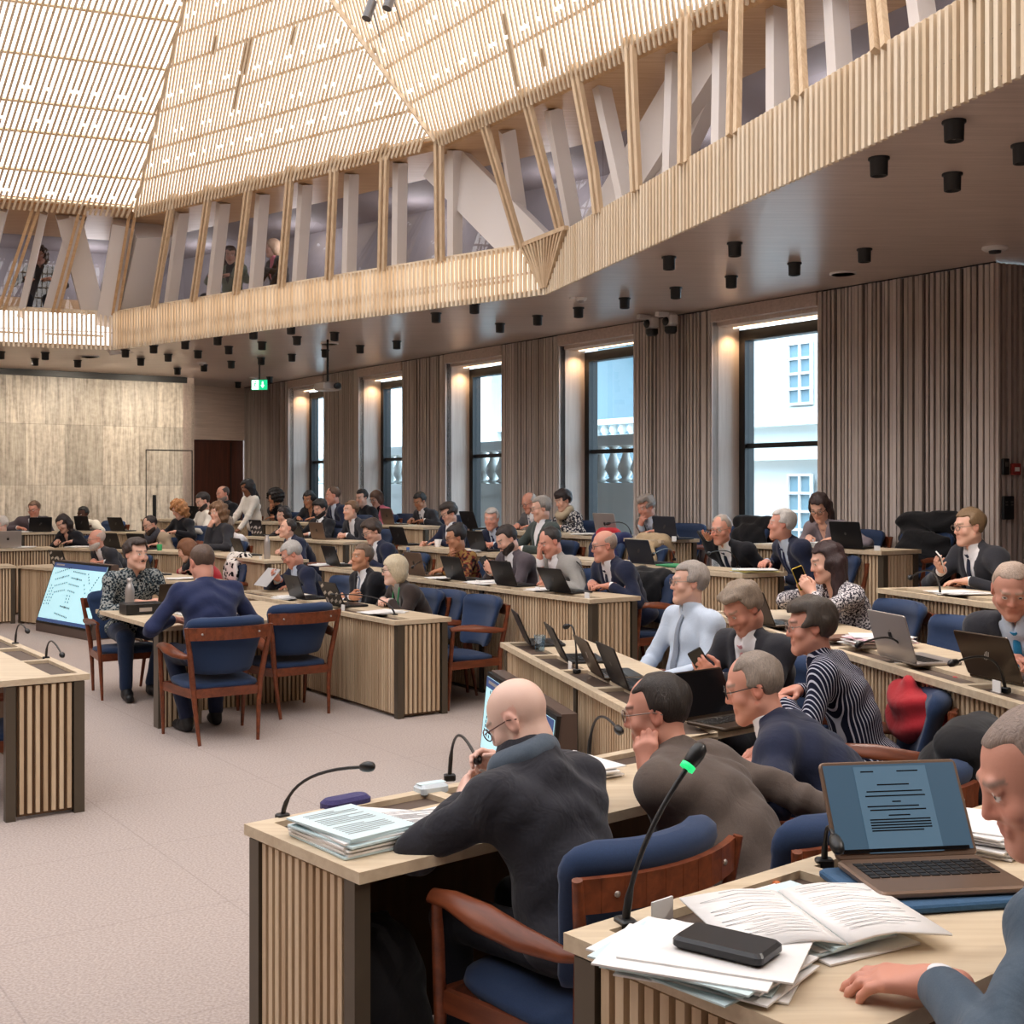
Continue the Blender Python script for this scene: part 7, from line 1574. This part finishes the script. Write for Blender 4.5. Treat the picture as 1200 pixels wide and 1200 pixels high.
# ================= coats, bags and the empty chairs
def drape(c, label, m, wide=.27, h=.78, shift=0.0, name='coat', puff=0.0, cat='coat', low=.42):
    """a garment hung over the back of chair c"""
    S = SDF(); rnd = np.random.RandomState(len(label)); ph = rnd.uniform(0, 6, 6)
    S.rc((shift - wide * .75, -.30, h + .08), (shift + wide * .75, -.30, h + .08), .085 + puff, k=.05); S.el((shift, -.40, .62), (wide + puff, .055 + puff, .26), k=.06); S.el((shift, -.19, .72), (wide * .9, .05 + puff, .16), k=.06)
    for s in (-1, 1): S.rc((shift + s * wide * .85, -.36, h), (shift + s * (wide + .02), -.34, low), .065 + puff, .05 + puff, k=.05)
    S.fn(lambda Pq: (.008 + puff * .25) * (np.sin(Pq[:, 2] * (26 if not puff else 48) + 2 * np.sin(Pq[:, 0] * 11 + ph[0]) + ph[1]) * (np.sin(Pq[:, 0] * 19 + ph[2] + Pq[:, 2] * 8) if not puff else 1)), 0, 'disp')
    v, q = S.mesh((-.6, -.62, .2), (.6, .1, 1.05), .016); o = put(name, np_mesh(name, [(v, q, 0)], [m])); o.location = c.location; o.rotation_euler = c.rotation_euler; tag(o, label, cat); return o
def ec(p, T, fdeg, label): return chair(V2(p), T, math.radians(fdeg), label)
ec((-1.76, 9.72), 0, 128, 'empty blue armchair at the central table, its back to the camera'); ec((-.44, 10.1), 0, 212, 'empty blue armchair at the end of the front desk, beside the lanyard wearer'); ec((-.95, 10.75), 0, 214, 'blue armchair peeping out behind the green lanyard wearer' )
ec((-2.87, 6.97), 0, 34, 'blue armchair cut by the photo edge, at the lone front desk'); ec((2.27, 6.85), T2, 196, 'empty blue armchair behind the big silver laptop')
LEATHER = C('black_coat', '#141416', '#1e1d20'); REDP_ = C('red_puffer', '#a8232c', '#bf333b'); FUR = C('fawn_fleece', '#a58c6c', '#c2ab8a', scale=90); DARKBLUE = C('dark_blue_coat', '#23284a', '#2f3560')
c = ec(RW(1066, 8.06 + .84), T4, 214, 'armchair buried under coats before the wide slatted wall'); drape(c, 'black padded coat and grey scarf heaped on a chair before the wide slatted wall', LEATHER, .33, .86, 0, puff=.02)
c = ec(RW(858, 8.06 + .86), T4, 214, 'empty armchair before the window nearest the camera'); drape(c, 'black coat on the chair before the window nearest the camera', LEATHER, .28, .80, -.03)
c = ec(RW(690, 6.96 + .82), T3, 214, 'armchair holding the dark blue coat with red lining'); drape(c, 'dark blue coat with red inside on a third-row chair', DARKBLUE, .26, .80); drape(c, 'bright red scarf lying on the dark blue coat', REDP_, .12, .84, .05, 'scarf', 0, 'scarf', .74)
c = ec(RW(738, 6.96 + .85), T3, 214, 'armchair holding a fawn fleece, third row'); drape(c, 'fawn fleece on a third-row chair below the silver laptop', FUR, .2, .80)
if PEOPLE:
    def cof(k): 
        r, hip, fd, T, *_ = PEOPLE[k]; return min((o for o in COL.objects if o.name.startswith('armchair') and o.parent is None), key=lambda o: (o.location - Vector((hip[0], hip[1], T))).length)
    drape(cof('navy'), 'black coat with a round metal stud, hung behind the plain navy suit', LEATHER, .24, .78, .20, puff=.01); drape(cof('stripe'), 'red quilted jacket behind the striped shirt', REDP_, .22, .66, .16, puff=.03, low=.36); drape(cof('vest'), 'black coat hung behind the navy three-piece suit', LEATHER, .25, .74, .12); drape(cof('redcard'), 'black and white animal-print cloth over the chair of the red cardigan', ANIMAL, .2, .80, .08, 'shawl', 0, 'shawl')
S = SDF(); S.el((0, 0, .27), (.17, .11, .26), k=.05); S.el((0, -.09, .2), (.12, .06, .15), k=.04); S.rc((-.05, .02, .52), (.05, .02, .52), .018, k=.02); S.rc((-.09, .1, .45), (-.10, .12, .1), .025, k=.02); S.rc((.09, .1, .45), (.10, .12, .1), .025, k=.02); S.fn(lambda Pq: .004 * np.sin(Pq[:, 2] * 40) * np.sin(Pq[:, 0] * 30), 0, 'disp'); S.fn(lambda Pq: .012 - Pq[:, 2], 0, 'i')
v, q = S.mesh((-.25, -.22, 0), (.25, .2, .6), .012); o = put('backpack', np_mesh('backpack', [(v, q, 0)], [LEATHER])); o.location = (-.38, 3.52, 0); o.rotation_euler = (0, 0, .9); tag(o, 'black backpack standing under the nearest front desk', 'backpack')
